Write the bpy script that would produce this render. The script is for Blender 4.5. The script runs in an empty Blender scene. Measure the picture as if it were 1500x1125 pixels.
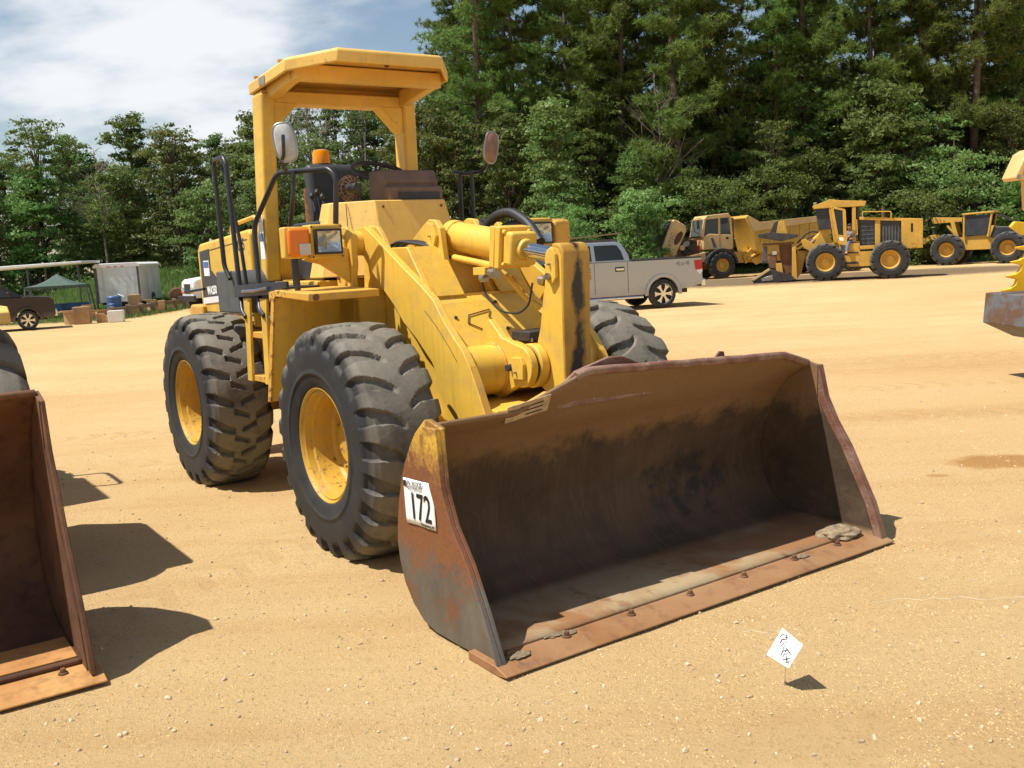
import bpy, bmesh, math, random
import numpy as np
from mathutils import Vector, Matrix, noise
random.seed(7); RNG = np.random.default_rng(11)
PI = math.pi; R_ = math.radians
scene = bpy.context.scene
COL = scene.collection

# ------------------------------------------------------------------ camera
F_PX, HZ, CAM_H, ROLL = 1414.85, 367.86, 1.823, -0.0522      # for a 1500 x 1125 frame
PITCH = math.atan((562.5 - HZ) / F_PX)
cam_d = bpy.data.cameras.new('camera'); cam = bpy.data.objects.new('camera', cam_d); COL.objects.link(cam)
cam_d.sensor_width = 36.0; cam_d.lens = F_PX / 1500 * 36.0; cam_d.clip_start = 0.05; cam_d.clip_end = 3000
fwd = Vector((0, math.cos(PITCH), -math.sin(PITCH))); up0 = Vector((0, math.sin(PITCH), math.cos(PITCH))); rt0 = Vector((1, 0, 0))
# the picture's horizon rises to the right
rt = rt0 * math.cos(ROLL) + up0 * math.sin(ROLL)
up = up0 * math.cos(ROLL) - rt0 * math.sin(ROLL)
cam.matrix_world = Matrix(((rt.x, up.x, -fwd.x, 0), (rt.y, up.y, -fwd.y, 0), (rt.z, up.z, -fwd.z, CAM_H), (0, 0, 0, 1)))
scene.camera = cam

# ------------------------------------------------------------------ loader frame (used for the sun too)
LX, LY, LA = -0.2071, 6.5529, 0.60100
LF = Vector((math.sin(LA), -math.cos(LA), 0)); LL = Vector((math.cos(LA), math.sin(LA), 0))
LROT = math.atan2(LF.y, LF.x)

# ------------------------------------------------------------------ sun and sky
SUNV = (LF * 0.20 + LL * 0.50 + Vector((0, 0, -1))).normalized()      # way the light travels
sun_d = bpy.data.lights.new('sun', 'SUN'); sun = bpy.data.objects.new('sun', sun_d); COL.objects.link(sun)
sun_d.energy = 5.0; sun_d.angle = R_(0.53); sun_d.color = (1.0, 0.95, 0.86)
sun.rotation_euler = SUNV.to_track_quat('-Z', 'Y').to_euler()
SUN_EL = math.asin(-SUNV.z); SUN_AZ = math.atan2(-SUNV.x, -SUNV.y)    # from +Y, towards +X
world = bpy.data.worlds.new('World'); scene.world = world; world.use_nodes = True
nt = world.node_tree; nt.nodes.clear()
wo = nt.nodes.new('ShaderNodeOutputWorld'); wb = nt.nodes.new('ShaderNodeBackground')
sky = nt.nodes.new('ShaderNodeTexSky'); sky.sky_type = 'NISHITA'; sky.sun_disc = False
sky.sun_elevation = SUN_EL; sky.sun_rotation = SUN_AZ; sky.altitude = 50; sky.air_density = 1.3; sky.dust_density = 0.15; sky.ozone_density = 3.0
tc = nt.nodes.new('ShaderNodeTexCoord'); sep = nt.nodes.new('ShaderNodeSeparateXYZ'); nt.links.new(tc.outputs['Generated'], sep.inputs[0])
def wmath(op, a, b=None, clamp=False):
    n = nt.nodes.new('ShaderNodeMath'); n.operation = op; n.use_clamp = clamp
    for i, v in enumerate((a, b)):
        if v is None: continue
        if isinstance(v, (int, float)): n.inputs[i].default_value = v
        else: nt.links.new(v, n.inputs[i])
    return n.outputs[0]
zz = wmath('ADD', wmath('MAXIMUM', sep.outputs[2], 0.0), 0.34)
comb = nt.nodes.new('ShaderNodeCombineXYZ')
nt.links.new(wmath('DIVIDE', sep.outputs[0], zz), comb.inputs[0]); nt.links.new(wmath('DIVIDE', sep.outputs[1], zz), comb.inputs[1])
cmap = nt.nodes.new('ShaderNodeMapping'); cmap.inputs['Location'].default_value = (4.62, 8.25, 0); cmap.inputs['Scale'].default_value = (0.55, 0.8, 1)
nt.links.new(comb.outputs[0], cmap.inputs[0])
cn = nt.nodes.new('ShaderNodeTexNoise'); cn.inputs['Scale'].default_value = 1.7; cn.inputs['Detail'].default_value = 9; cn.inputs['Roughness'].default_value = 0.56
nt.links.new(cmap.outputs[0], cn.inputs['Vector'])
cr = nt.nodes.new('ShaderNodeValToRGB'); cr.color_ramp.elements[0].position = 0.49; cr.color_ramp.elements[1].position = 0.64
cr.color_ramp.interpolation = 'EASE'; cr.color_ramp.elements[0].color = (0.08, 0.08, 0.08, 1)
nt.links.new(cn.outputs['Fac'], cr.inputs[0])
mixc = nt.nodes.new('ShaderNodeMix'); mixc.data_type = 'RGBA'
nt.links.new(wmath('MULTIPLY', cr.outputs[0], wmath('MULTIPLY', sep.outputs[2], 30.0, True)), mixc.inputs['Factor']); nt.links.new(sky.outputs[0], mixc.inputs['A']); mixc.inputs['B'].default_value = (9.6, 9.9, 10.2, 1)
nt.links.new(mixc.outputs['Result'], wb.inputs['Color']); wb.inputs['Strength'].default_value = 0.074
nt.links.new(wb.outputs[0], wo.inputs[0])
scene.view_settings.view_transform = 'Standard'; scene.view_settings.look = 'None'
scene.view_settings.exposure = 0.36; scene.view_settings.gamma = 1.0; scene.view_settings.use_curve_mapping = False

# ------------------------------------------------------------------ node material helper
class NM:
    def __init__(s, name):
        s.m = bpy.data.materials.new(name); s.m.use_nodes = True; s.t = s.m.node_tree; s.t.nodes.clear()
        s.out = s.t.nodes.new('ShaderNodeOutputMaterial'); s.b = s.t.nodes.new('ShaderNodeBsdfPrincipled')
        s.t.links.new(s.b.outputs[0], s.out.inputs[0]); s.tc = s.t.nodes.new('ShaderNodeTexCoord')
    def link(s, a, b): s.t.links.new(a, b)
    def set(s, k, v):
        if hasattr(v, 'node'): s.link(v, s.b.inputs[k])
        else: s.b.inputs[k].default_value = (tuple(v) + (1,) if isinstance(v, (tuple, list)) and len(v) == 3 else v)
    def co(s, scale=(1, 1, 1), loc=(0, 0, 0), src='Object'):
        n = s.t.nodes.new('ShaderNodeMapping'); n.inputs['Scale'].default_value = scale; n.inputs['Location'].default_value = loc
        s.link(s.tc.outputs[src], n.inputs[0]); return n.outputs[0]
    def noise(s, scale, detail=4, rough=0.55, vec=None, dist=0.0):
        n = s.t.nodes.new('ShaderNodeTexNoise'); n.inputs['Scale'].default_value = scale; n.inputs['Detail'].default_value = detail
        n.inputs['Roughness'].default_value = rough; n.inputs['Distortion'].default_value = dist
        s.link(vec if vec is not None else s.tc.outputs['Object'], n.inputs['Vector']); return n.outputs['Fac']
    def voro(s, scale, vec=None, feat='F1', out='Distance'):
        n = s.t.nodes.new('ShaderNodeTexVoronoi'); n.inputs['Scale'].default_value = scale; n.feature = feat
        s.link(vec if vec is not None else s.tc.outputs['Object'], n.inputs['Vector']); return n.outputs[out]
    def ramp(s, fac, a, b, ca=(0, 0, 0), cb=(1, 1, 1)):
        n = s.t.nodes.new('ShaderNodeValToRGB'); e = n.color_ramp.elements
        e[0].position = a; e[1].position = b; e[0].color = tuple(ca) + (1,); e[1].color = tuple(cb) + (1,)
        s.link(fac, n.inputs[0]); return n.outputs[0]
    def mix(s, fac, a, b, mode='MIX'):
        n = s.t.nodes.new('ShaderNodeMix'); n.data_type = 'RGBA'; n.blend_type = mode
        for k, v in (('Factor', fac), ('A', a), ('B', b)):
            if isinstance(v, (int, float)): n.inputs[k].default_value = v
            elif isinstance(v, (tuple, list)): n.inputs[k].default_value = tuple(v) + (1,)
            else: s.link(v, n.inputs[k])
        return n.outputs['Result']
    def math(s, op, a, b=0.0, clamp=False):
        n = s.t.nodes.new('ShaderNodeMath'); n.operation = op; n.use_clamp = clamp
        for i, v in enumerate((a, b)):
            if isinstance(v, (int, float)): n.inputs[i].default_value = v
            else: s.link(v, n.inputs[i])
        return n.outputs[0]
    def xyz(s, src='Object'):
        n = s.t.nodes.new('ShaderNodeSeparateXYZ'); s.link(s.tc.outputs[src], n.inputs[0]); return n.outputs
    def bump(s, h, strength=0.3, dist=0.01):
        n = s.t.nodes.new('ShaderNodeBump'); n.inputs['Strength'].default_value = strength; n.inputs['Distance'].default_value = dist
        s.link(h, n.inputs['Height']); s.link(n.outputs[0], s.b.inputs['Normal'])

MAT = {}
def plain(name, col, rough=0.6, metal=0.0, var=0.18, scale=6.0, bump=0.0, spec=0.5):
    m = NM(name); n = m.noise(scale, 5)
    d = tuple(c * (1 - var) for c in col); l = tuple(min(1, c * (1 + var)) for c in col)
    m.set('Base Color', m.mix(m.ramp(n, 0.3, 0.7), d, l)); m.set('Roughness', rough); m.set('Metallic', metal)
    m.b.inputs['Specular IOR Level'].default_value = spec
    if bump: m.bump(m.noise(scale * 8, 4), bump, 0.01)
    MAT[name] = m.m; return m.m
def paint(name, col, rust=0.3, dirt=0.35, rough=0.38, fade=0.2, edge=0.0):
    m = NM(name); big = m.noise(1.7, 5, 0.6); fine = m.noise(23, 6, 0.65); mid = m.noise(6.5, 5, 0.6)
    c = m.mix(m.ramp(big, 0.35, 0.7), col, tuple(min(1, x * (1 + fade) + 0.02 * fade) for x in col))
    dm = m.math('MULTIPLY', m.ramp(mid, 0.48, 0.75), dirt)
    c = m.mix(dm, c, (0.36, 0.25, 0.11))
    st = m.noise(1.0, 5, 0.6, m.co((26, 26, 1.6)))
    c = m.mix(m.math('MULTIPLY', m.ramp(st, 0.56, 0.8), dirt * 0.9), c, (0.22, 0.12, 0.04))
    rm = m.ramp(m.math('ADD', m.math('MULTIPLY', fine, 0.6), m.math('MULTIPLY', big, 0.4)), 0.64 - 0.1 * rust, 0.67 - 0.1 * rust)
    rcol = m.mix(m.noise(40, 3), (0.17, 0.06, 0.02), (0.3, 0.12, 0.04))
    c = m.mix(m.math('MULTIPLY', rm, min(1, rust * 2.2)), c, rcol)
    if edge:      # paint rubbed through along the edges
        bv = m.t.nodes.new('ShaderNodeBevel'); bv.samples = 3; bv.inputs['Radius'].default_value = 0.014
        gm = m.t.nodes.new('ShaderNodeNewGeometry'); dt = m.t.nodes.new('ShaderNodeVectorMath'); dt.operation = 'DOT_PRODUCT'
        m.link(bv.outputs[0], dt.inputs[0]); m.link(gm.outputs['Normal'], dt.inputs[1])
        em = m.math('MULTIPLY', m.ramp(dt.outputs['Value'], 0.80, 0.97, (1, 1, 1), (0, 0, 0)), m.ramp(m.noise(9, 6, 0.7), 0.5, 0.62))
        c = m.mix(m.math('MULTIPLY', em, edge), c, rcol)
        sm_ = m.ramp(m.noise(0.9, 5, 0.65, dist=1.0), 0.56, 0.72); c = m.mix(m.math('MULTIPLY', sm_, 0.28), c, (0.24, 0.14, 0.05))
    m.set('Base Color', c); m.set('Roughness', m.mix(m.ramp(mid, 0.3, 0.8), (rough,) * 3, (rough + 0.25,) * 3))
    m.bump(m.noise(70, 3), 0.06, 0.004)
    MAT[name] = m.m; return m.m
YEL = (0.67, 0.415, 0.055)
paint('yellow', YEL, rust=0.22, dirt=0.42, edge=0.8)
paint('yellow_worn', (0.62, 0.33, 0.045), rust=0.75, dirt=0.55, rough=0.5, edge=0.9)
paint('yellow_pale', (0.68, 0.43, 0.10), rust=0.2, dirt=0.3, rough=0.5)
paint('yellow_far', (0.54, 0.31, 0.04), rust=0.4, dirt=0.7, rough=0.5)
paint('yellow_tan', (0.60, 0.40, 0.17), rust=0.2, dirt=0.3, rough=0.5)
paint('yellow_bright', (0.72, 0.47, 0.02), rust=0.05, dirt=0.2, rough=0.4)
paint('rim_yellow', (0.50, 0.29, 0.03), rust=0.6, dirt=0.85, rough=0.5)
plain('black_paint', (0.022, 0.024, 0.03), 0.4, var=0.4)
plain('dark_panel', (0.03, 0.033, 0.04), 0.5, var=0.35)
plain('grey_panel', (0.085, 0.09, 0.09), 0.6, var=0.25)
plain('navy_paint', (0.014, 0.018, 0.04), 0.4, var=0.3)
plain('hose', (0.018, 0.018, 0.02), 0.55)
plain('black_plastic', (0.02, 0.02, 0.02), 0.5)
plain('chrome', (0.62, 0.64, 0.66), 0.12, 1.0, var=0.05)
plain('steel', (0.35, 0.34, 0.33), 0.4, 1.0)
plain('rusty_steel', (0.16, 0.075, 0.035), 0.8, var=0.5, scale=20, bump=0.4)
plain('dark_steel', (0.05, 0.045, 0.04), 0.6, 0.3, var=0.4)
plain('brown_plastic', (0.16, 0.10, 0.072), 0.6, var=0.25)
plain('white_paint', (0.74, 0.74, 0.72), 0.5, var=0.06)
plain('paper', (0.84, 0.84, 0.83), 0.7, var=0.02)
plain('ink', (0.015, 0.014, 0.014), 0.6)
plain('ink_grey', (0.2, 0.2, 0.2), 0.6)
plain('decal_blue', (0.06, 0.16, 0.36), 0.5)
plain('decal_tan', (0.42, 0.32, 0.2), 0.7, var=0.3, scale=30)
plain('cardboard', (0.40, 0.25, 0.12), 0.85, var=0.15)
plain('cardboard_pale', (0.52, 0.36, 0.2), 0.85, var=0.15)
plain('wood_post', (0.19, 0.14, 0.09), 0.9, var=0.3, scale=12)
plain('tent_green', (0.06, 0.10, 0.075), 0.7, var=0.15)
plain('blue_plastic', (0.04, 0.11, 0.27), 0.5)
plain('red_lamp', (0.45, 0.015, 0.02), 0.2)
plain('lamp_white', (0.55, 0.53, 0.48), 0.3)
plain('mirror_back', (0.45, 0.46, 0.46), 0.35, var=0.25, scale=12)
plain('mirror_brown', (0.30, 0.16, 0.11), 0.5, var=0.5, scale=7)
plain('skin_tone', (0.42, 0.25, 0.17), 0.6)
plain('denim', (0.13, 0.19, 0.28), 0.85)
plain('shirt_grey', (0.2, 0.22, 0.25), 0.85)
plain('hair_dark', (0.03, 0.02, 0.015), 0.7)
plain('bark', (0.11, 0.08, 0.055), 0.9, var=0.4, scale=5, bump=0.5)
plain('bark_pale', (0.2, 0.17, 0.135), 0.9, var=0.4, scale=5, bump=0.5)
plain('stone', (0.52, 0.40, 0.25), 0.9, var=0.4, scale=18)
plain('grain_tan', (0.62, 0.445, 0.215), 0.9, var=0.3, scale=60)
plain('grain_dark', (0.30, 0.19, 0.09), 0.9, var=0.4, scale=60)
plain('stone_pale', (0.72, 0.66, 0.56), 0.9, var=0.2, scale=18)
plain('cord_white', (0.66, 0.56, 0.40), 0.9)
plain('mud_clod', (0.31, 0.23, 0.14), 0.95, var=0.4, scale=30, bump=0.8)
def carpaint(name, col, metal=0.4, rough=0.28):
    m = NM(name); n = m.noise(2.2, 4); z = m.xyz()[2]
    dust = m.ramp(m.math('ADD', z, m.math('MULTIPLY', n, 0.5)), 0.45, 0.95, (1, 1, 1), (0, 0, 0))
    m.set('Base Color', m.mix(m.math('MULTIPLY', dust, 0.4), col, (0.42, 0.29, 0.15))); m.set('Metallic', m.mix(dust, (metal,) * 3, (0.0,) * 3)); m.set('Roughness', m.mix(dust, (rough,) * 3, (0.7,) * 3))
    MAT[name] = m.m
carpaint('silver_paint', (0.37, 0.39, 0.42), 0.5, 0.22); carpaint('dark_car_paint', (0.03, 0.022, 0.02), 0.2)
def glass(name, col, rough=0.05, trans=0.0, alpha=1.0):
    m = NM(name); m.set('Base Color', col); m.set('Roughness', rough); m.set('Transmission Weight', trans); m.set('IOR', 1.45); MAT[name] = m.m
glass('tinted_glass', (0.02, 0.024, 0.027), 0.06)
glass('grey_glass', (0.10, 0.11, 0.11), 0.08)
glass('lamp_glass', (0.9, 0.92, 0.94), 0.05, 0.95)
glass('amber_lens', (0.75, 0.19, 0.01), 0.22)
glass('beacon_lens', (0.95, 0.36, 0.01), 0.18, 0.25)
glass('mirror_glass', (0.8, 0.8, 0.8), 0.03); MAT['mirror_glass'].node_tree.nodes['Principled BSDF'].inputs['Metallic'].default_value = 1

def rubber(name, dust):
    m = NM(name); g = m.t.nodes.new('ShaderNodeSeparateXYZ'); m.link(m.tc.outputs['Object'], g.inputs[0])
    x, y, z = g.outputs
    rad = m.math('SQRT', m.math('ADD', m.math('MULTIPLY', x, x), m.math('MULTIPLY', z, z)))
    n = m.noise(7, 6, 0.62); f = m.noise(45, 4)
    tr = m.ramp(rad, 0.655, 0.73)                       # the rolling face carries the dust
    side = m.math('MULTIPLY', m.ramp(n, 0.45, 0.8), 0.09)
    a = m.math('ADD', m.math('MULTIPLY', m.math('MULTIPLY', tr, dust), m.ramp(n, 0.1, 0.5)), side, True)
    c = m.mix(a, (0.018, 0.018, 0.019), m.mix(f, (0.215, 0.19, 0.14), (0.31, 0.275, 0.21)))
    m.set('Base Color', c); m.set('Roughness', 0.72); m.bump(m.math('ADD', m.math('MULTIPLY', n, 0.6), f), 0.25, 0.004)
    MAT[name] = m.m
rubber('tyre_rubber', 0.62); rubber('tyre_rubber_far', 0.35)

# bucket steel: rust, remaining yellow paint, bare ground steel, mud
def bucket_mat(name, kind):
    m = NM(name); x, y, z = m.xyz(); n1 = m.noise(1.6, 6, 0.62, dist=0.6); n2 = m.noise(7, 6, 0.65); n3 = m.noise(34, 5, 0.7)
    st = m.noise(1.0, 6, 0.6, m.co((3.0, 14, 2.2)))
    if kind == 'inside':
        c = m.mix(m.ramp(n1, 0.3, 0.7), (0.036, 0.022, 0.012), (0.110, 0.062, 0.029))
        c = m.mix(m.math('MULTIPLY', m.ramp(st, 0.42, 0.75), 0.45), c, (0.026, 0.02, 0.016)); sc = m.noise(1.0, 7, 0.7, m.co((2.5, 60, 3.5))); c = m.mix(m.math('MULTIPLY', m.ramp(sc, 0.55, 0.66), 0.35), c, (0.16, 0.10, 0.058)); c = m.mix(m.math('MULTIPLY', m.ramp(n2, 0.52, 0.70), 0.3), c, (0.13, 0.085, 0.048)); c = m.mix(m.math('MULTIPLY', m.ramp(n3, 0.5, 0.75), 0.25), c, (0.12, 0.085, 0.055))
        hi = m.ramp(m.math('ADD', z, m.math('MULTIPLY', n2, 0.35)), 0.88, 1.3)
        c = m.mix(m.math('MULTIPLY', hi, 0.8), c, m.mix(n3, (0.20, 0.105, 0.038), (0.27, 0.165, 0.075)))
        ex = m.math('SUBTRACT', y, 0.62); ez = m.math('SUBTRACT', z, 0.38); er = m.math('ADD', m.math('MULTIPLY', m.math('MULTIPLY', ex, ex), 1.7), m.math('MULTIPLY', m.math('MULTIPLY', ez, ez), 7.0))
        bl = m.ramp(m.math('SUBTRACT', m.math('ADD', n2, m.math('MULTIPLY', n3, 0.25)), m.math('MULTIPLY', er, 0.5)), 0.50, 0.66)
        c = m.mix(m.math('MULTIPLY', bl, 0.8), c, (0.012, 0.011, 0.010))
        lo = m.ramp(z, 0.055, 0.085, (1, 1, 1), (0, 0, 0))
        fl = m.mix(m.ramp(n1, 0.45, 0.62), (0.31, 0.145, 0.055), (0.40, 0.30, 0.17))
        fl = m.mix(m.ramp(n2, 0.56, 0.7), fl, (0.22, 0.105, 0.05))
        c = m.mix(m.math('MULTIPLY', lo, 0.9), c, fl)
        m.set('Roughness', 0.75)
    elif kind == 'side':
        rust = m.mix(n3, (0.13, 0.045, 0.02), (0.27, 0.11, 0.045))
        zz = m.math('ADD', m.math('ADD', z, m.math('MULTIPLY', m.math('SUBTRACT', n2, 0.5), 0.5)), m.math('MULTIPLY', m.math('SUBTRACT', n3, 0.5), 0.35))
        c = m.mix(m.ramp(zz, 0.80, 1.0), rust, YEL)
        c = m.mix(m.math('MULTIPLY', m.ramp(n2, 0.48, 0.6), 0.8), c, rust)
        bare = m.ramp(m.math('ADD', zz, m.math('MULTIPLY', n3, 0.12)), 0.33, 0.50, (1, 1, 1), (0, 0, 0))
        grey = m.mix(m.ramp(st, 0.35, 0.7), (0.185, 0.165, 0.135), (0.085, 0.078, 0.07))
        grey = m.mix(m.ramp(n2, 0.5, 0.66), grey, (0.2, 0.095, 0.045))
        c = m.mix(bare, c, grey); m.set('Metallic', m.mix(bare, (0.0,) * 3, (0.35,) * 3)); m.set('Roughness', 0.55)
    elif kind == 'edge':
        c = m.mix(m.ramp(n1, 0.38, 0.68), (0.29, 0.13, 0.048), (0.36, 0.215, 0.105))
        c = m.mix(m.math('MULTIPLY', m.ramp(n2, 0.52, 0.68), 0.75), c, (0.18, 0.085, 0.045))
        c = m.mix(m.math('MULTIPLY', m.ramp(st, 0.6, 0.72), 0.5), c, (0.05, 0.035, 0.025)); m.set('Roughness', 0.62); m.set('Metallic', 0.15)
    else:   # lip
        c = m.mix(m.ramp(n2, 0.4, 0.62), (0.165, 0.065, 0.042), (0.26, 0.16, 0.11))
        c = m.mix(m.ramp(n3, 0.6, 0.72), c, (0.36, 0.30, 0.27)); m.set('Roughness', 0.7)
    m.set('Base Color', c); m.bump(m.math('ADD', n2, m.math('MULTIPLY', n3, 0.5)), 0.45, 0.008)
    MAT[name] = m.m
for k in ('inside', 'side', 'edge', 'lip'): bucket_mat('bucket_' + k, k)
def rust_mat(name, a, b):
    m = NM(name); n1 = m.noise(2.2, 6, 0.6); n2 = m.noise(11, 5, 0.65)
    c = m.mix(m.ramp(n1, 0.35, 0.65), a, b); c = m.mix(m.math('MULTIPLY', m.ramp(n2, 0.5, 0.7), 0.6), c, tuple(v * 0.45 for v in a))
    m.set('Base Color', c); m.set('Roughness', 0.8); m.bump(n2, 0.4, 0.006); MAT[name] = m.m
rust_mat('rust_dark', (0.085, 0.033, 0.015), (0.17, 0.075, 0.03)); rust_mat('rust_orange', (0.40, 0.18, 0.05), (0.50, 0.27, 0.09))
def grease_mat():
    m = NM('yellow_greasy'); x, y, z = m.xyz(); n = m.noise(6, 6, 0.65); big = m.noise(2.6, 4, .6)
    band = m.math('ADD', m.math('ABSOLUTE', m.math('SUBTRACT', y, 0.008)), m.math('MULTIPLY', m.math('SUBTRACT', n, 0.5), 0.16))
    band = m.math('SUBTRACT', band, m.math('MULTIPLY', m.math('SUBTRACT', big, 0.42), 0.16))
    k = m.ramp(band, 0.0, 0.035, (1, 1, 1), (0, 0, 0))
    top = m.ramp(m.math('ADD', z, m.math('MULTIPLY', n, 0.12)), 1.76, 1.85)
    k = m.math('MAXIMUM', k, m.math('MULTIPLY', top, 0.9))
    base = m.mix(m.math('MULTIPLY', m.ramp(n, 0.4, 0.7), 0.5), (0.52, 0.29, 0.035), (0.22, 0.11, 0.03))
    c = m.mix(k, base, (0.013, 0.011, 0.009)); m.set('Base Color', c); m.set('Roughness', m.mix(k, (0.5,) * 3, (0.38,) * 3)); m.bump(n, .2, .006); MAT['yellow_greasy'] = m.m
grease_mat()

def leaf_mat(name, a, b, trans=0.35):
    m = NM(name); oi = m.t.nodes.new('ShaderNodeObjectInfo'); n = m.noise(0.55, 3, 0.6); f = m.noise(3.5, 3)
    c = m.mix(m.ramp(n, 0.35, 0.65), a, b)
    c = m.mix(m.math('MULTIPLY', f, 0.5), c, tuple(v * 1.35 for v in b))
    hsv = m.t.nodes.new('ShaderNodeHueSaturation'); m.link(c, hsv.inputs['Color'])
    m.link(m.math('ADD', m.math('MULTIPLY', oi.outputs['Random'], 0.06), 0.465), hsv.inputs['Hue'])
    m.link(m.math('ADD', m.math('MULTIPLY', oi.outputs['Random'], 0.55), 0.75), hsv.inputs['Value'])
    m.set('Base Color', hsv.outputs[0]); m.set('Roughness', 0.5); m.b.inputs['Specular IOR Level'].default_value = 0.25
    tr = m.t.nodes.new('ShaderNodeBsdfTranslucent'); m.link(hsv.outputs[0], tr.inputs[0])
    mx = m.t.nodes.new('ShaderNodeMixShader'); mx.inputs[0].default_value = trans
    m.link(m.b.outputs[0], mx.inputs[1]); m.link(tr.outputs[0], mx.inputs[2]); m.link(mx.outputs[0], m.out.inputs[0]); MAT[name] = m.m
leaf_mat('pine_needles', (0.080, 0.14, 0.034), (0.18, 0.255, 0.06), 0.45)
leaf_mat('dark_leaves', (0.066, 0.112, 0.03), (0.16, 0.215, 0.058), 0.42)
leaf_mat('bright_leaves', (0.10, 0.18, 0.045), (0.18, 0.27, 0.075), 0.42)
leaf_mat('dull_leaves', (0.08, 0.11, 0.05), (0.14, 0.17, 0.08))
leaf_mat('grass_blades', (0.10, 0.17, 0.04), (0.17, 0.24, 0.07))

# ------------------------------------------------------------------ mesh builder
class MB:
    def __init__(s): s.v = []; s.f = []
    def add(s, vs, fs):
        o = len(s.v); s.v += [tuple(v) for v in vs]; s.f += [tuple(i + o for i in f) for f in fs]; return s
    def box(s, x0, x1, y0, y1, z0, z1, M=None):
        vs = [(x, y, z) for x in (x0, x1) for y in (y0, y1) for z in (z0, z1)]
        if M is not None: vs = [M @ Vector(v) for v in vs]
        return s.add(vs, [(0, 1, 3, 2), (4, 6, 7, 5), (0, 4, 5, 1), (2, 3, 7, 6), (0, 2, 6, 4), (1, 5, 7, 3)])
    def prism(s, poly, a0, a1, ax='y'):
        mp = {'y': lambda p, a: (p[0], a, p[1]), 'x': lambda p, a: (a, p[0], p[1]), 'z': lambda p, a: (p[0], p[1], a)}[ax]
        n = len(poly); vs = [mp(p, a0) for p in poly] + [mp(p, a1) for p in poly]
        return s.add(vs, [tuple(range(n - 1, -1, -1)), tuple(range(n, 2 * n))] + [(i, (i + 1) % n, n + (i + 1) % n, n + i) for i in range(n)])
    def cyl(s, p0, p1, r0, r1=None, n=20, caps=True):
        p0, p1 = Vector(p0), Vector(p1); r1 = r0 if r1 is None else r1
        d = (p1 - p0).normalized(); a = d.orthogonal().normalized(); b = d.cross(a)
        vs = []
        for p, r in ((p0, r0), (p1, r1)):
            vs += [p + (a * math.cos(2 * PI * i / n) + b * math.sin(2 * PI * i / n)) * r for i in range(n)]
        fs = [(i, (i + 1) % n, n + (i + 1) % n, n + i) for i in range(n)]
        if caps: fs += [tuple(range(n - 1, -1, -1)), tuple(range(n, 2 * n))]
        return s.add(vs, fs)
    def tube(s, pts, r, n=10, rad=0.0, steps=5):
        P = [Vector(p) for p in pts]
        if rad > 0:
            Q = [P[0]]
            for i in range(1, len(P) - 1):
                a, b, c = P[i - 1], P[i], P[i + 1]; k = min(rad, (a - b).length * .45, (c - b).length * .45)
                s0 = b + (a - b).normalized() * k; s1 = b + (c - b).normalized() * k
                for j in range(steps + 1):
                    t = j / steps; Q.append(s0 * (1 - t) ** 2 + b * 2 * t * (1 - t) + s1 * t * t)
            Q.append(P[-1]); P = Q
        rs = r if isinstance(r, (list, tuple)) else [r] * len(P)
        ref = None; vs = []
        for i, p in enumerate(P):
            d = (P[min(i + 1, len(P) - 1)] - P[max(i - 1, 0)]).normalized()
            if ref is None: ref = d.orthogonal().normalized()
            a = (ref - d * ref.dot(d)).normalized(); ref = a; b = d.cross(a)
            vs += [p + (a * math.cos(2 * PI * k / n) + b * math.sin(2 * PI * k / n)) * rs[min(i, len(rs) - 1)] for k in range(n)]
        fs = [(i * n + k, i * n + (k + 1) % n, (i + 1) * n + (k + 1) % n, (i + 1) * n + k) for i in range(len(P) - 1) for k in range(n)]
        fs += [tuple(range(n - 1, -1, -1)), tuple(range((len(P) - 1) * n, len(P) * n))]
        return s.add(vs, fs)
    def lathe(s, prof, n=48, c=(0, 0, 0), ax='y'):
        """prof: (axial, radius) pairs"""
        vs = []
        for i in range(n):
            t = 2 * PI * i / n
            for a, r in prof:
                p = {'y': (r * math.cos(t), a, r * math.sin(t)), 'x': (a, r * math.cos(t), r * math.sin(t)), 'z': (r * math.cos(t), r * math.sin(t), a)}[ax]
                vs.append((p[0] + c[0], p[1] + c[1], p[2] + c[2]))
        m = len(prof)
        return s.add(vs, [(i * m + j, i * m + j + 1, ((i + 1) % n) * m + j + 1, ((i + 1) % n) * m + j) for i in range(n) for j in range(m - 1)])
    def sheet(s, poly, lift=0): return s.add(poly, [tuple(range(len(poly)))])
    def mesh(s, name, mat):
        me = bpy.data.meshes.new(name); me.from_pydata(s.v, [], s.f); me.update()
        bm = bmesh.new(); bm.from_mesh(me); bmesh.ops.recalc_face_normals(bm, faces=bm.faces); bm.to_mesh(me); bm.free()
        me.materials.append(MAT[mat]); return me
    def build(s, name, mat, parent=None, bevel=0.0, smooth=32, loc=None, rot=None, seg=2):
        me = s.mesh(name, mat); o = bpy.data.objects.new(name, me); COL.objects.link(o)
        if parent is not None: o.parent = parent
        if loc is not None: o.location = loc
        if rot is not None: o.rotation_euler = rot
        if smooth:
            me.shade_smooth(); me.set_sharp_from_angle(angle=R_(smooth))
        if bevel:
            b = o.modifiers.new('bevel', 'BEVEL'); b.width = bevel; b.segments = seg; b.limit_method = 'ANGLE'; b.angle_limit = R_(35); b.harden_normals = False
        return o
def empty(name, loc=(0, 0, 0), rz=0.0, scale=1.0):
    o = bpy.data.objects.new(name, None); COL.objects.link(o); o.location = loc; o.rotation_euler = (0, 0, rz); o.scale = (scale,) * 3
    o.empty_display_size = 0.2; return o
def tag(o, label=None, cat=None, group=None, kind=None):
    if label: o['label'] = label
    if cat: o['category'] = cat
    if group: o['group'] = group
    if kind: o['kind'] = kind
    return o
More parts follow.
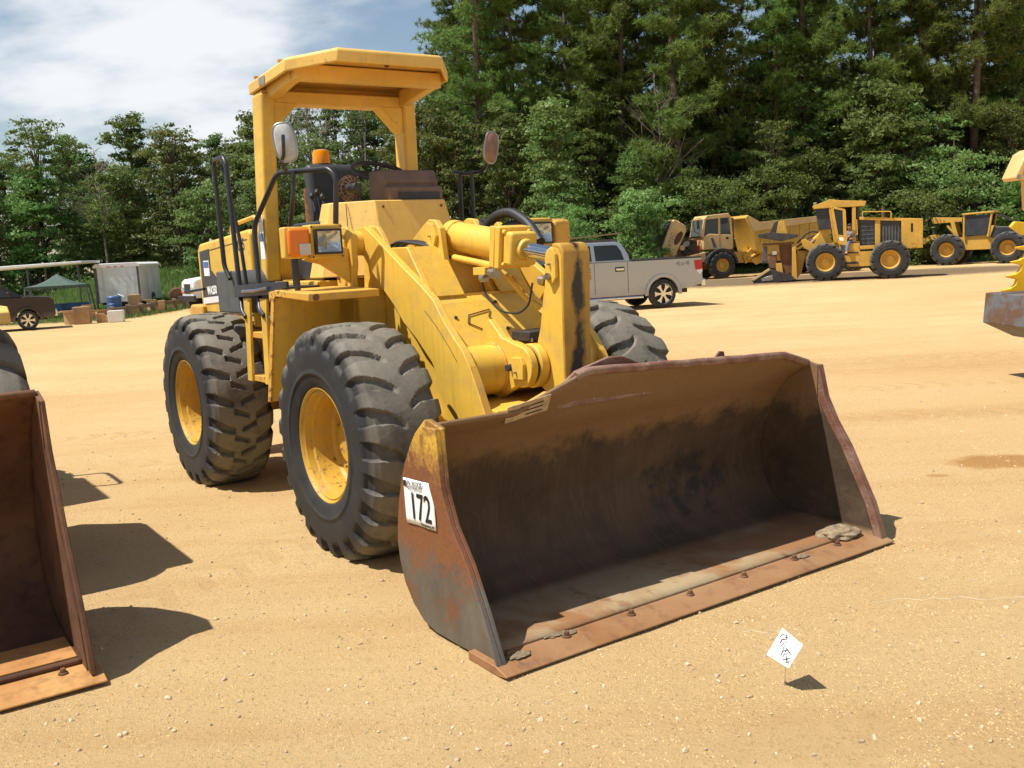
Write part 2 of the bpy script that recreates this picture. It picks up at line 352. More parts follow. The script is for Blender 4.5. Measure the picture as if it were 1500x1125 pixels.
def copy_tree(o, parent=None):
    c = o.copy(); COL.objects.link(c); c.parent = parent
    for ch in list(o.children): copy_tree(ch, c)
    return c
def fast_mesh(name, verts, k, mat):
    """verts (N,3) grouped k per face"""
    nv = len(verts); nf = nv // k
    me = bpy.data.meshes.new(name); me.vertices.add(nv); me.vertices.foreach_set('co', np.asarray(verts, np.float32).ravel())
    me.loops.add(nv); me.loops.foreach_set('vertex_index', np.arange(nv, dtype=np.int32))
    me.polygons.add(nf); me.polygons.foreach_set('loop_start', np.arange(nf, dtype=np.int32) * k)
    me.update(calc_edges=True); me.materials.append(MAT[mat]); return me
def link(name, me, parent=None, loc=None):
    o = bpy.data.objects.new(name, me); COL.objects.link(o); o.parent = parent
    if loc is not None: o.location = loc
    return o
def text_mesh(s, size, mat, name='lettering', ext=0.0005, shear=0.0, bold=0.0, align='CENTER'):
    cu = bpy.data.curves.new(name, 'FONT'); cu.body = s; cu.size = size; cu.align_x = align; cu.align_y = 'CENTER'; cu.extrude = ext; cu.shear = shear; cu.offset = bold
    cu.resolution_u = 3
    ob = bpy.data.objects.new(name, cu); COL.objects.link(ob); dg = bpy.context.evaluated_depsgraph_get()
    me = bpy.data.meshes.new_from_object(ob.evaluated_get(dg)); bpy.data.objects.remove(ob); bpy.data.curves.remove(cu)
    me.name = name; me.materials.clear(); me.materials.append(MAT[mat]); return me
def lettering(s, size, mat, parent, M, sx=1.0, bold=0.0, name='lettering'):
    me = text_mesh(s, size, mat, name, bold=bold); o = bpy.data.objects.new(name, me); COL.objects.link(o); o.parent = parent
    o.matrix_local = M @ Matrix.Diagonal((sx, 1, 1, 1)); return o
def frame(origin, xdir, ydir):
    x = Vector(xdir).normalized(); y = Vector(ydir); y = (y - x * y.dot(x)).normalized(); z = x.cross(y); o = Vector(origin)
    return Matrix(((x.x, y.x, z.x, o.x), (x.y, y.y, z.y, o.y), (x.z, y.z, z.z, o.z), (0, 0, 0, 1)))

# ================================================================== GROUND
def ground_mat():
    m = NM('sand_ground'); P = m.tc.outputs['Object']
    n0 = m.noise(0.09, 5, 0.6); n1 = m.noise(0.55, 6, 0.6, dist=0.4); n2 = m.noise(5, 6, 0.65); n3 = m.noise(62, 6, 0.78); n4 = m.noise(210, 4, 0.75)
    trk = m.noise(0.9, 6, 0.6, m.co((0.16, 1.5, 1), (3, 0, 0)))
    c = m.mix(m.ramp(n1, 0.3, 0.7), (0.62, 0.43, 0.202), (0.70, 0.50, 0.256))
    c = m.mix(m.math('MULTIPLY', m.ramp(n0, 0.40, 0.60), 0.7), c, (0.60, 0.37, 0.165))
    c = m.mix(m.math('MULTIPLY', m.ramp(trk, 0.5, 0.64), 0.34), c, (0.52, 0.29, 0.115))
    c = m.mix(m.math('MULTIPLY', m.ramp(trk, 0.30, 0.44, (1, 1, 1), (0, 0, 0)), 0.35), c, (0.66, 0.49, 0.27))
    c = m.mix(m.math('MULTIPLY', m.ramp(n2, 0.4, 0.75), 0.35), c, (0.69, 0.49, 0.24))
    c = m.mix(m.math('MULTIPLY', m.ramp(n3, 0.54, 0.66), 0.62), c, (0.27, 0.155, 0.055))
    n5 = m.noise(21, 5, 0.7); c = m.mix(m.math('MULTIPLY', m.ramp(n5, 0.55, 0.72), 0.4), c, (0.36, 0.22, 0.085))
    vz = m.voro(95); c = m.mix(m.math('MULTIPLY', m.ramp(vz, 0.10, 0.2, (1, 1, 1), (0, 0, 0)), m.ramp(n5, 0.45, 0.6)), c, m.mix(n4, (0.16, 0.10, 0.05), (0.78, 0.66, 0.46)))
    c = m.mix(m.math('MULTIPLY', m.ramp(n3, 0.26, 0.40, (1, 1, 1), (0, 0, 0)), 0.65), c, (0.74, 0.58, 0.34))
    x, y, z = m.xyz()
    def spot(cx, cy, rx, ry, soft=0.35):
        dx = m.math('DIVIDE', m.math('SUBTRACT', x, cx), rx); dy = m.math('DIVIDE', m.math('SUBTRACT', y, cy), ry)
        d = m.math('ADD', m.math('SQRT', m.math('ADD', m.math('MULTIPLY', dx, dx), m.math('MULTIPLY', dy, dy))), m.math('MULTIPLY', m.math('SUBTRACT', n2, 0.5), 0.7))
        return m.ramp(d, 1 - soft, 1 + soft * 0.2, (1, 1, 1), (0, 0, 0))
    c = m.mix(m.math('MULTIPLY', spot(3.78, 7.38, 0.45, 0.27), 0.8), c, (0.40, 0.19, 0.05))          # damp patch
    c = m.mix(m.math('MULTIPLY', m.math('MULTIPLY', spot(6.5, 13.5, 5.0, 1.6, .8), m.ramp(n5, 0.3, 0.62)), 0.55), c, (0.44, 0.25, 0.10))
    c = m.mix(m.math('MULTIPLY', m.math('MULTIPLY', spot(4.6, 9.4, 2.6, 0.5, .8), m.ramp(n5, 0.3, 0.62)), 0.5), c, (0.46, 0.27, 0.11))
    c = m.mix(m.math('MULTIPLY', m.math('MULTIPLY', spot(-6.5, 14, 3.5, 1.2, .8), m.ramp(n5, 0.3, 0.62)), 0.4), c, (0.48, 0.30, 0.13))
    c = m.mix(m.math('MULTIPLY', spot(3.15, 7.05, 0.10, 0.06), 0.6), c, (0.40, 0.20, 0.06))
    c = m.mix(m.math('MULTIPLY', spot(14.0, 42.0, 13.0, 5.2), 0.85), c, (0.115, 0.082, 0.055))         # bark mulch under the parked machines
    c = m.mix(m.math('MULTIPLY', m.ramp(m.math('ADD', y, m.math('MULTIPLY', n1, 9)), 0, 1), 0), c, c)
    gy = m.ramp(m.math('MULTIPLY', m.math('ADD', y, m.math('MULTIPLY', n1, 8)), 0.01), 0.52, 0.585)
    c = m.mix(gy, c, m.mix(n2, (0.07, 0.075, 0.025), (0.17, 0.14, 0.06)))                               # weeds and litter at the wood's edge
    lx = m.ramp(m.math('MULTIPLY', m.math('ADD', m.math('ADD', x, 13.5), m.math('MULTIPLY', m.math('SUBTRACT', y, 40), -0.12)), -0.1), 0.02, 0.18)
    ly = m.ramp(m.math('MULTIPLY', m.math('ADD', y, m.math('MULTIPLY', n1, 5)), 0.01), 0.375, 0.41)
    c = m.mix(m.math('MULTIPLY', m.math('MULTIPLY', lx, ly), m.ramp(n2, 0.35, 0.6)), c, m.mix(n3, (0.11, 0.12, 0.04), (0.22, 0.19, 0.09)))
    m.set('Base Color', c); m.set('Roughness', 0.95); m.b.inputs['Specular IOR Level'].default_value = 0.15
    def track(px, py, ang, off):
        s_ = m.math('ADD', m.math('MULTIPLY', m.math('SUBTRACT', x, px), math.cos(ang)), m.math('MULTIPLY', m.math('SUBTRACT', y, py), math.sin(ang)))
        d_ = m.math('ADD', m.math('MULTIPLY', m.math('SUBTRACT', x, px), -math.sin(ang)), m.math('MULTIPLY', m.math('SUBTRACT', y, py), math.cos(ang)))
        d_ = m.math('ADD', d_, m.math('MULTIPLY', m.math('SINE', m.math('MULTIPLY', s_, 0.35)), 0.35))
        d_ = m.math('ABSOLUTE', m.math('SUBTRACT', m.math('ABSOLUTE', d_), off))
        w_ = m.ramp(d_, 0.17, 0.26, (1, 1, 1), (0, 0, 0))
        return m.math('MULTIPLY', m.math('MULTIPLY', w_, m.ramp(m.math('SINE', m.math('ADD', m.math('MULTIPLY', s_, 23.0), m.math('MULTIPLY', d_, 16.0))), -0.2, 0.6)), m.ramp(n1, 0.36, 0.6))
    tk = m.math('ADD', track(3.0, 10.4, 0.10, 0.95), m.math('ADD', track(0.0, 15.5, -0.05, 0.95), track(-2.2, 5.0, 1.15, 0.0)))
    c = m.mix(m.math('MULTIPLY', tk, 0.3), c, (0.47, 0.29, 0.12)); m.set('Base Color', c)
    h = m.math('ADD', m.math('ADD', m.math('MULTIPLY', n2, 0.5), m.math('MULTIPLY', n3, 1.25)), m.math('MULTIPLY', n4, 0.6))
    h = m.math('ADD', h, m.math('MULTIPLY', tk, -0.55)); m.bump(h, 0.85, 0.016); MAT['sand_ground'] = m.m
ground_mat()
def gz(x, y):
    d = math.hypot(x, y - 4)
    w = min(1, max(0, (d - 3) / 10))
    near = 0.007 * noise.noise(Vector((x * 1.3, y * 1.3, 0))) + 0.004 * noise.noise(Vector((x * 4.1, y * 4.1, 3)))
    return near - 0.004 + w * 0.03 * noise.noise(Vector((x * 0.22, y * 0.22, 5)))
def axis(lo, hi, fine0, fine1, fs, k):
    a = list(np.arange(fine0, fine1 + 1e-6, fs)); s = fs; v = fine1
    while v < hi: s *= k; v += s; a.append(min(v, hi))
    s = fs; v = fine0; b = []
    while v > lo: s *= k; v -= s; b.append(max(v, lo))
    return sorted(set(b + a))
xs = axis(-420, 420, -4.5, 5.5, 0.07, 1.07); ys = axis(-60, 900, 2.0, 10.0, 0.07, 1.06)
gv = [(x, y, gz(x, y)) for y in ys for x in xs]; nx = len(xs)
gf = [(j * nx + i, j * nx + i + 1, (j + 1) * nx + i + 1, (j + 1) * nx + i) for j in range(len(ys) - 1) for i in range(nx - 1)]
me = bpy.data.meshes.new('ground'); me.from_pydata(gv, [], gf); me.materials.append(MAT['sand_ground']); me.shade_smooth()
ground = link('ground', me); tag(ground, 'packed sandy yard ground', None, None, 'structure')

# loose gravel lying on the sand
ico = [(0, 0, 1), (.894, 0, .447), (.276, .851, .447), (-.724, .526, .447), (-.724, -.526, .447), (.276, -.851, .447), (.724, .526, -.447), (-.276, .851, -.447), (-.894, 0, -.447), (-.276, -.851, -.447), (.724, -.526, -.447), (0, 0, -1)]
icf = [(0, 1, 2), (0, 2, 3), (0, 3, 4), (0, 4, 5), (0, 5, 1), (1, 6, 2), (2, 7, 3), (3, 8, 4), (4, 9, 5), (5, 10, 1), (2, 6, 7), (3, 7, 8), (4, 8, 9), (5, 9, 10), (1, 10, 6), (6, 11, 7), (7, 11, 8), (8, 11, 9), (9, 11, 10), (10, 11, 6)]
def gravel(n, mat, rmin, rmax, seed, label):
    rg = np.random.default_rng(seed); tri = np.array([ico[i] for f in icf for i in f]); out = []
    for k in range(n):
        y = 2.3 + 9.5 * rg.random() ** 1.5; x = (rg.random() * 2 - 1) * (0.62 * y + 0.5)
        if math.fmod(noise.noise(Vector((x * .8, y * .8, 9))) * 3 + 5, 1) < .25: continue
        r = rmin + (rmax - rmin) * rg.random() ** 6
        S = np.diag(r * (0.6 + 0.7 * rg.random(3)) * np.array([1, 1, .7])); a = rg.random() * 6.28; b = rg.random() * 1.2
        Rz = np.array([[math.cos(a), -math.sin(a), 0], [math.sin(a), math.cos(a), 0], [0, 0, 1]]); Rx = np.array([[1, 0, 0], [0, math.cos(b), -math.sin(b)], [0, math.sin(b), math.cos(b)]])
        jit = np.array(ico) * (1 + 0.35 * (rg.random((12, 1)) - .5)); tri = np.array([jit[i] for f in icf for i in f])
        out.append(tri @ (Rz @ Rx @ S).T + np.array([x, y, gz(x, y) + r * 0.15]))
    o = link('gravel', fast_mesh('gravel', np.concatenate(out), 3, mat)); tag(o, label, None, None, 'stuff'); return o
gravel(11000, 'stone', 0.0022, 0.015, 3, 'small tan stones and grit scattered over the sand')
gravel(420, 'stone_pale', 0.002, 0.008, 4, 'small pale pebbles scattered over the sand')

def grit(n, mat, rmin, rmax, seed, label):
    rg = np.random.default_rng(seed); y = 2.2 + 7.5 * rg.random(n) ** 1.4; x = (rg.random(n) * 2 - 1) * (0.60 * y + 0.4)
    keep = np.array([noise.noise(Vector((a * 1.1, b * 1.1, 7))) + 0.5 * noise.noise(Vector((a * 4, b * 4, 1))) > -0.25 for a, b in zip(x, y)]); x, y = x[keep], y[keep]; n = len(x)
    z = np.array([gz(a, b) for a, b in zip(x, y)]); r = rmin + (rmax - rmin) * rg.random(n) ** 3
    o = np.array([(1, 0, 0), (0, 1, 0), (-1, 0, 0), (0, -1, 0), (0, 0, 1)], float); f = [(0, 1, 4), (1, 2, 4), (2, 3, 4), (3, 0, 4)]
    V = o[None] * (0.6 + 0.8 * rg.random((n, 5, 1))); a = rg.random(n) * 6.28; ca, sa = np.cos(a)[:, None], np.sin(a)[:, None]
    X = V[..., 0] * ca - V[..., 1] * sa; Y = V[..., 0] * sa + V[..., 1] * ca
    P3 = np.stack([X * r[:, None] + x[:, None], Y * r[:, None] + y[:, None], V[..., 2] * r[:, None] * 0.9 + z[:, None] - 0.0005], -1)
    ob = link('gravel', fast_mesh('gravel', P3[:, np.array(f).ravel()].reshape(-1, 3), 3, mat)); tag(ob, label, None, None, 'stuff')
grit(90000, 'grain_tan', 0.002, 0.006, 21, 'fine tan grit loose on the sand')
grit(26000, 'grain_dark', 0.002, 0.0055, 22, 'fine dark grit loose on the sand')

# ================================================================== WHEELS
def tyre_mesh(name, R=0.745, hw=0.262, bead=0.345, nl=19, depth=0.028, style=0, nt=684, clamp=True, mat='tyre_rubber', zc=0.69, rim_k=1.0):
    # profile from the outer bead (-y) over the tread to the inner bead
    k = R / 0.745
    key = [(-0.205, bead), (-0.232, bead + 0.012), (-0.246, bead + 0.035), (-0.262, bead + 0.09), (-0.2645, bead + 0.10), (-0.271, bead + 0.106), (-0.271, bead + 0.118), (-0.266, bead + 0.124), (-0.268, 0.52 * k), (-0.268, 0.57 * k), (-0.264, 0.62 * k), (-0.256, 0.665 * k), (-0.238, 0.703 * k), (-0.205, 0.727 * k), (-0.13, 0.740 * k), (0, 0.745 * k)]
    key = [(y * hw / 0.262, r) for y, r in key]
    key = key + [(-y, r) for y, r in key[-2::-1]]
    # resample
    pts = [np.array(p) for p in key]; prof = []
    for a, b in zip(pts[:-1], pts[1:]):
        fine = min(a[1], b[1]) > 0.615 * k; st = 0.0115 if fine else 0.03
        m = max(1, int(round(np.linalg.norm(b - a) / st)))
        for j in range(m): prof.append(a + (b - a) * j / m)
    prof.append(pts[-1]); prof = np.array(prof)
    th = np.linspace(0, 2 * PI, nt, endpoint=False)
    T, Yp = np.meshgrid(th, prof[:, 0], indexing='ij'); Rp = np.broadcast_to(prof[:, 1], T.shape)
    sm = lambda x: np.clip(x, 0, 1) ** 2 * (3 - 2 * np.clip(x, 0, 1))
    pitch = 2 * PI / nl; g = np.zeros_like(T)
    wob = 0.012 * np.sin(T * 3.0) 
    for s in (-1, 1):
        t = s * Yp
        if style == 0:     # worn block tread: grooves with a hooked inner end, closed centre
            cen = (0.5 * pitch if s > 0 else 0) + (0.26 * t - 4.2 * np.clip(0.125 - t, 0, 1) ** 2) / R
            wdt = 0.034 + 0.085 * np.clip((t - 0.03) / 0.23, 0, 1.2)
            act = sm((t - 0.028) / 0.018)
        else:              # stepped bars meeting past the middle
            stp = np.where(t < 0.09, -0.055, 0.0)
            cen = (0.5 * pitch if s > 0 else 0) + (0.42 * t + stp) / R
            wdt = 0.038 + 0.06 * np.clip((t - 0.05) / 0.2, 0, 1.2)
            act = sm((t + 0.035) / 0.015)
        d = (T - cen + pitch / 2) % pitch - pitch / 2
        gg = sm((wdt / 2 - np.abs(d) * R) / 0.007 + 0.5) * act
        g = np.maximum(g, gg)
    fade = sm((Rp - 0.60 * k) / (0.06 * k))
    Rn = Rp - depth * g * fade - 0.004 * fade * (np.random.default_rng(5).random(T.shape) - .5) * 0.3
    # shoulder lugs bulge a little
    X = Rn * np.cos(T); Z = Rn * np.sin(T); Y = Yp * (1 - 0.07 * g * fade * (np.abs(Yp) > 0.2 * hw / .262))
    if clamp: Z = np.maximum(Z, -zc + 0.004)
    m = prof.shape[0]; V = np.stack([X, Y, Z], -1).reshape(-1, 3)
    i = np.arange(nt)[:, None]; j = np.arange(m - 1)[None, :]
    q = np.stack([i * m + j, ((i + 1) % nt) * m + j, ((i + 1) % nt) * m + j + 1, i * m + j + 1], -1).reshape(-1, 4)
    me = bpy.data.meshes.new(name); me.vertices.add(len(V)); me.vertices.foreach_set('co', V.astype(np.float32).ravel())
    me.loops.add(q.size); me.loops.foreach_set('vertex_index', q.astype(np.int32).ravel()); me.polygons.add(len(q)); me.polygons.foreach_set('loop_start', np.arange(len(q), dtype=np.int32) * 4)
    me.update(calc_edges=True); me.validate(); me.materials.append(MAT[mat]); me.shade_smooth(); me.set_sharp_from_angle(angle=R_(48)); return me
def rim_mesh(name, r=0.372, mat='rim_yellow', dish=0.2, off=-0.222):
    pr = [(0.02, r * .93), (0, r), (-0.012, r * .995), (-0.016, r * .965), (-0.006, r * .945), (0.004, r * .93), (0.0, r * .905), (0.008, r * .88), (0.05, r * .865), (0.06, r * .83), (dish - .02, r * .80), (dish, r * .76), (dish + .01, r * .45), (dish - .02, r * .43), (dish - .03, r * .3), (dish - .03, 0.001)]
    b = MB(); b.lathe([(a + off, q) for a, q in pr], 64); return b.mesh(name, mat)
def hub_mesh(name, r=0.372, off=-0.222, dish=0.2, mat='rim_yellow'):
    b = MB(); b.cyl((0, off + dish, 0), (0, off + dish - 0.045, 0), r * .4, r * .37, 28)
    for i in range(10):
        t = 2 * PI * i / 10; c = (r * .6 * math.cos(t), 0, r * .6 * math.sin(t)); b.cyl((c[0], off + dish + .02, c[2]), (c[0], off + dish - 0.02, c[2]), 0.014, n=6)
    return b.mesh(name, mat)
TY_F = tyre_mesh('tyre', nl=22, style=0); TY_R = tyre_mesh('tyre', nl=21, style=1, depth=0.034)
RIM = rim_mesh('rim'); HUB = hub_mesh('hub')
for me_ in (RIM, HUB): me_.shade_smooth(); me_.set_sharp_from_angle(angle=R_(30))
def wheel(parent, x, y, z, side, ty=None, rim=None, hub=None, spin=0.0, scale=1.0):
    """side -1: outer face looks to -y"""
    w = bpy.data.objects.new('wheel', None); COL.objects.link(w); w.parent = parent; w.location = (x, y, z)
    w.rotation_euler = (0, 0, 0 if side < 0 else PI); w.scale = (scale,) * 3
    o = link('tyre', ty or TY_F, w); link('rim', rim or RIM, w); h = link('hub', hub or HUB, w); h.rotation_euler = (0, spin, 0)
    return w

# ================================================================== BUCKET
def lip_z(y):
    if y < -0.88: return 1.045
    if y < -0.42: return 1.045 + (y + 0.88) / 0.46 * 0.145
    if y < 1.10: return 1.19 - (y + 0.42) / 1.52 * 0.075
    return 1.115 - (min(y, 1.34) - 1.10) / 0.24 * 0.075
def make_bucket(root, hw=1.34, s=1.0, mats=('bucket_inside', 'bucket_side', 'bucket_edge', 'bucket_lip'), worn_lip=True, x0=0.0, bolts=None, strip_on=True):
    """s scales the profile about the cutting edge"""
    sx = lambda x: x0 + (x - 2.2) * s + 2.2; sz = lambda z: z * s
    bk = bpy.data.objects.new('bucket', None); COL.objects.link(bk); bk.parent = root
    prof = [(1.675, 1.06), (1.60, 1.005), (1.53, 0.955), (1.44, 0.86), (1.37, 0.74), (1.315, 0.60), (1.285, 0.47), (1.29, 0.36), (1.325, 0.25), (1.39, 0.16), (1.49, 0.095), (1.62, 0.062), (1.80, 0.05), (2.05, 0.045)]
    # finer
    P = []
    for a, b in zip(prof[:-1], prof[1:]):
        for j in range(3): t = j / 3; P.append((a[0] + (b[0] - a[0]) * t, a[1] + (b[1] - a[1]) * t))
    P.append(prof[-1]); ny = 84; m = len(P); vs = []
    for i in range(ny + 1):
        y = -hw + 2 * hw * i / ny; lz = lip_z(y) if worn_lip else 1.06
        for j, (x, z) in enumerate(P):
            if j < 6: z = z + (lz - 1.06) * (1 - j / 6)
            if j == 0: x += 0.012 * math.sin(y * 3.1)
            wx = 0.010 * noise.noise(Vector((y * 1.7, z * 2.3, 1))) + 0.006 * noise.noise(Vector((y * 5, z * 5, 4)))
            if j > m - 4: wx = 0
            vs.append((sx(x + wx), y, sz(z)))
    b = MB(); b.add(vs, [(i * m + j, i * m + j + 1, (i + 1) * m + j + 1, (i + 1) * m + j) for i in range(ny) for j in range(m - 1)])
    sh = b.build('shell', mats[0], bk, smooth=40); so = sh.modifiers.new('solid', 'SOLIDIFY'); so.thickness = 0.02; so.offset = 1 if False else 0
    # rounded rusty lip rolled along the top
    b = MB(); pts = []
    for i in range(61):
        y = -hw + 0.01 + (2 * hw - 0.02) * i / 60; lz = lip_z(y) if worn_lip else 1.06
        if worn_lip and y < -0.5: continue
        pts.append((sx(1.675 + 0.012 * math.sin(y * 3.1)), y, sz(lz) + 0.004 * noise.noise(Vector((y * 6, 0, 0)))))
    b.tube(pts, 0.024 if worn_lip else 0.02, 10); b.build('lip', mats[3], bk, smooth=60)
    plate = [(1.745, 1.035), (1.625, 1.065), (1.60, 1.06), (1.50, 0.985), (1.447, 0.923), (1.375, 0.82), (1.331, 0.735), (1.285, 0.61), (1.258, 0.50), (1.243, 0.397), (1.255, 0.30), (1.295, 0.19), (1.37, 0.10), (1.47, 0.035), (1.58, 0.012), (1.80, 0.010), (2.19, 0.03), (2.12, 0.235), (1.953, 0.56 if worn_lip else 0.5), (1.86, 0.70), (1.79, 0.84)]
    plate_r = [(p if i < 16 else q) for i, (p, q) in enumerate(zip(plate, plate[:16] + [(2.165, 0.03), (2.067, 0.239), (1.954, 0.443), (1.832, 0.60), (1.765, 0.76)]))]
    for sgn in (-1, 1):
        pl = plate_r if (sgn < 0 and worn_lip) else plate
        b = MB(); b.prism([(sx(x), sz(z)) for x, z in pl], sgn * (hw - 0.006), sgn * (hw + 0.016)); p = b.build('side_plate', mats[1] if sgn < 0 else mats[3], bk, bevel=0.004)
        # raised wear strip on the outside of the front edge
        fr = pl[16:] + [pl[0]]; back = [(x - 0.006 - (0.085 + 0.03 * z) * min(1, z / 0.6), z) for x, z in fr]
        strip = [(sx(x), sz(z)) for x, z in fr] + [(sx(x), sz(z)) for x, z in back[::-1]]
        b = MB(); b.prism([(sx(x), sz(z)) for x, z in [(p[0] - (0.05 if 16 <= i else 0), p[1]) for i, p in enumerate(pl)]], sgn * (hw - 0.0065), sgn * (hw - 0.012)); b.build('side_liner', mats[0], p, smooth=0)
        if strip_on: b = MB(); b.prism(strip, sgn * (hw + 0.0165), sgn * (hw + 0.045)); b.build('wear_strip', mats[1] if sgn < 0 else mats[3], p, bevel=0.004)
    b = MB(); b.prism([(sx(1.93), -0.002), (sx(2.17), -0.002), (sx(2.235), 0.010), (sx(2.235), 0.018), (sx(2.15), 0.040), (sx(1.93), 0.040)], -hw - 0.05, hw + 0.05); b.build('cutting_edge', mats[2], bk, bevel=0.004)
    # floor wear plate showing in the sun
    for y in (bolts or [-1.29, -0.96, -0.56, -0.16, 0.24, 0.65, 1.03]):
        b = MB(); b.cyl((sx(2.105), y, 0.036), (sx(2.105), y, 0.050), 0.024, 0.020, 12); b.cyl((sx(2.105), y, 0.049), (sx(2.105), y, 0.068), 0.015, 0.013, 6); b.build('bolt', 'rusty_steel', bk, bevel=0.003)
    # hinge plates behind
    for y in (-0.60, -0.42, 0.42, 0.60):
        b = MB(); b.prism([(sx(1.29), sz(0.60)), (sx(1.18), sz(0.45)), (sx(1.10), sz(0.30)), (sx(1.14), sz(0.2)), (sx(1.29), sz(0.20)), (sx(1.262), sz(0.4))], y - 0.015, y + 0.015); b.build('hinge_plate', 'yellow_worn', bk, bevel=0.004)
    for y in (-0.09, 0.09):
        b = MB(); b.prism([(sx(1.46), sz(0.93)), (sx(1.36), sz(0.96)), (sx(1.24), sz(0.86)), (sx(1.22), sz(0.78)), (sx(1.27), sz(0.62)), (sx(1.345), sz(0.74))], y - 0.015, y + 0.015); b.build('link_plate', 'yellow_worn', bk, bevel=0.004)
    return bk

# ================================================================== THE LOADER
CY = -0.06      # the rear frame stands slightly off the front frame's line
def rear(y, z): return y + CY - 0.03 * (2.0 - z)      # small lean of the cab structure
def lamp_reflector(par, x, yc, zc, hy, hz):
    b = MB(); n, m = 14, 10; vs = []
    for i in range(n + 1):
        for j in range(m + 1):
            u, v = -1 + 2 * i / n, -1 + 2 * j / m; d = 0.012 * (1 - u * u) * (1 - v * v) * 3 + 0.0015 * math.sin(u * 22)
            vs.append((x - d, yc + hy * u, zc + hz * v))
    b.add(vs, [(i * (m + 1) + j, (i + 1) * (m + 1) + j, (i + 1) * (m + 1) + j + 1, i * (m + 1) + j + 1) for i in range(n) for j in range(m)]); b.build('reflector', 'chrome', par, smooth=80)
    b = MB(); b.cyl((x - .03, yc, zc), (x - 0.002, yc, zc), 0.014, n=12); b.build('bulb', 'white_paint', par)
def make_loader():
    root = empty('wheel_loader', (LX, LY, 0), LROT)
    tag(root, 'yellow wheel loader with open canopy and rusty bucket bearing lot number 172', 'wheel loader')
    wheel(root, 0, -0.955, 0.69, -1, spin=.3); wheel(root, 0, 0.955, 0.69, 1)
    wheel(root, -2.735, -0.975, 0.69, -1, TY_R, spin=.2); wheel(root, -2.735, 0.935, 0.69, 1, TY_R)
    Y, YW, YP = 'yellow', 'yellow_worn', 'yellow_pale'
    # --- front frame
    b = MB(); b.cyl((0, -0.75, 0.69), (0, 0.75, 0.69), 0.17, n=24); b.cyl((0, -0.35, 0.69), (0, 0.35, 0.69), 0.25, n=24); b.build('front_axle', YW, root, bevel=0.01)
    b = MB(); b.cyl((-2.735, -0.75, 0.69), (-2.735, 0.75, 0.69), 0.16, n=24); b.cyl((-2.735, -0.3, 0.69), (-2.735, 0.3, 0.69), 0.24, n=24); b.build('rear_axle', YW, root, bevel=0.01)
    tw = MB()
    tw.prism([(-0.78, 0.62), (-0.78, 1.80), (-0.70, 1.89), (-0.20, 1.885), (0.075, 1.54), (0.12, 1.515), (0.42, 1.20), (0.46, 0.98), (0.30, 0.62)], -0.40, -0.36)
    tw.prism([(-0.78, 0.62), (-0.78, 1.80), (-0.70, 1.89), (-0.20, 1.885), (0.075, 1.54), (0.12, 1.515), (0.42, 1.20), (0.46, 0.98), (0.30, 0.62)], 0.36, 0.40)
    tw.build('tower_side', Y, root, bevel=0.006)
    b = MB(); b.add([(-0.70, -0.36, 1.875), (-0.70, 0.36, 1.875), (-0.205, 0.36, 1.872), (-0.205, -0.36, 1.872)], [(0, 1, 2, 3)])
    for ya, yb in ((-0.36, -0.145), (0.145, 0.36)):
        b.add([(-0.205, ya, 1.872), (-0.205, yb, 1.872), (0.065, yb, 1.545), (0.065, ya, 1.545)], [(0, 1, 2, 3)])
    b.add([(0.065, -0.36, 1.545), (0.065, 0.36, 1.545), (0.115, 0.36, 1.508), (0.115, -0.36, 1.508)], [(0, 1, 2, 3)])
    b.add([(0.115, -0.36, 1.508), (0.115, 0.36, 1.508), (0.41, 0.36, 1.195), (0.41, -0.36, 1.195)], [(0, 1, 2, 3)])
    b.add([(0.41, -0.36, 1.195), (0.41, 0.36, 1.195), (0.44, 0.36, 0.7), (0.44, -0.36, 0.7)], [(0, 1, 2, 3)])
    b.add([(-0.30, -0.145, 1.872), (-0.30, 0.145, 1.872), (-0.15, 0.145, 1.53), (-0.15, -0.145, 1.53)], [(0, 1, 2, 3)])
    b.add([(-0.15, -0.145, 1.53), (-0.15, 0.145, 1.53), (0.065, 0.145, 1.54), (0.065, -0.145, 1.54)], [(0, 1, 2, 3)])
    fp = b.build('tower_plate', Y, root, smooth=0); so = fp.modifiers.new('solid', 'SOLIDIFY'); so.thickness = 0.02; so.offset = -1
    # arrow weld mark and holes on the lower plate
    def onplate(u, v):   # u along y, v down the slope
        return Vector((0.115 + 0.295 * v, u, 1.508 - 0.313 * v)) + Vector((0.0055, 0, 0.0052))
    arrow = [(-0.20, .28), (-0.02, .20), (-0.055, .33), (-0.02, .55), (-0.14, .60), (-0.235, .43)]
    pts = [onplate(u, v) for u, v in arrow]; b = MB(); b.tube(pts + [pts[0]], 0.0045, 6); b.build('weld_mark', 'rusty_steel', fp)
    for u, v in ((-0.30, .30), (0.06, .06), (-0.09, .78), (-0.03, .8), (0.04, .6)):
        p = onplate(u, v); n = Vector((.72, 0, .69)); b = MB(); b.cyl(p - n * .006, p + n * .003, 0.012, n=10); b.build('bolt_hole', 'dark_steel', fp)
    # tilt cylinder clevis plates on the tower
    for y0, y1 in ((-0.175, -0.13), (0.13, 0.175)):
        b = MB(); b.prism([(-0.62, 1.885), (-0.36, 2.03), (-0.28, 2.065), (-0.20, 2.055), (-0.14, 2.0), (-0.13, 1.92), (-0.105, 1.75), (-0.03, 1.60), (0.06, 1.50), (-0.3, 1.50)], y0, y1); b.build('cylinder_bracket', Y, root, bevel=0.006)
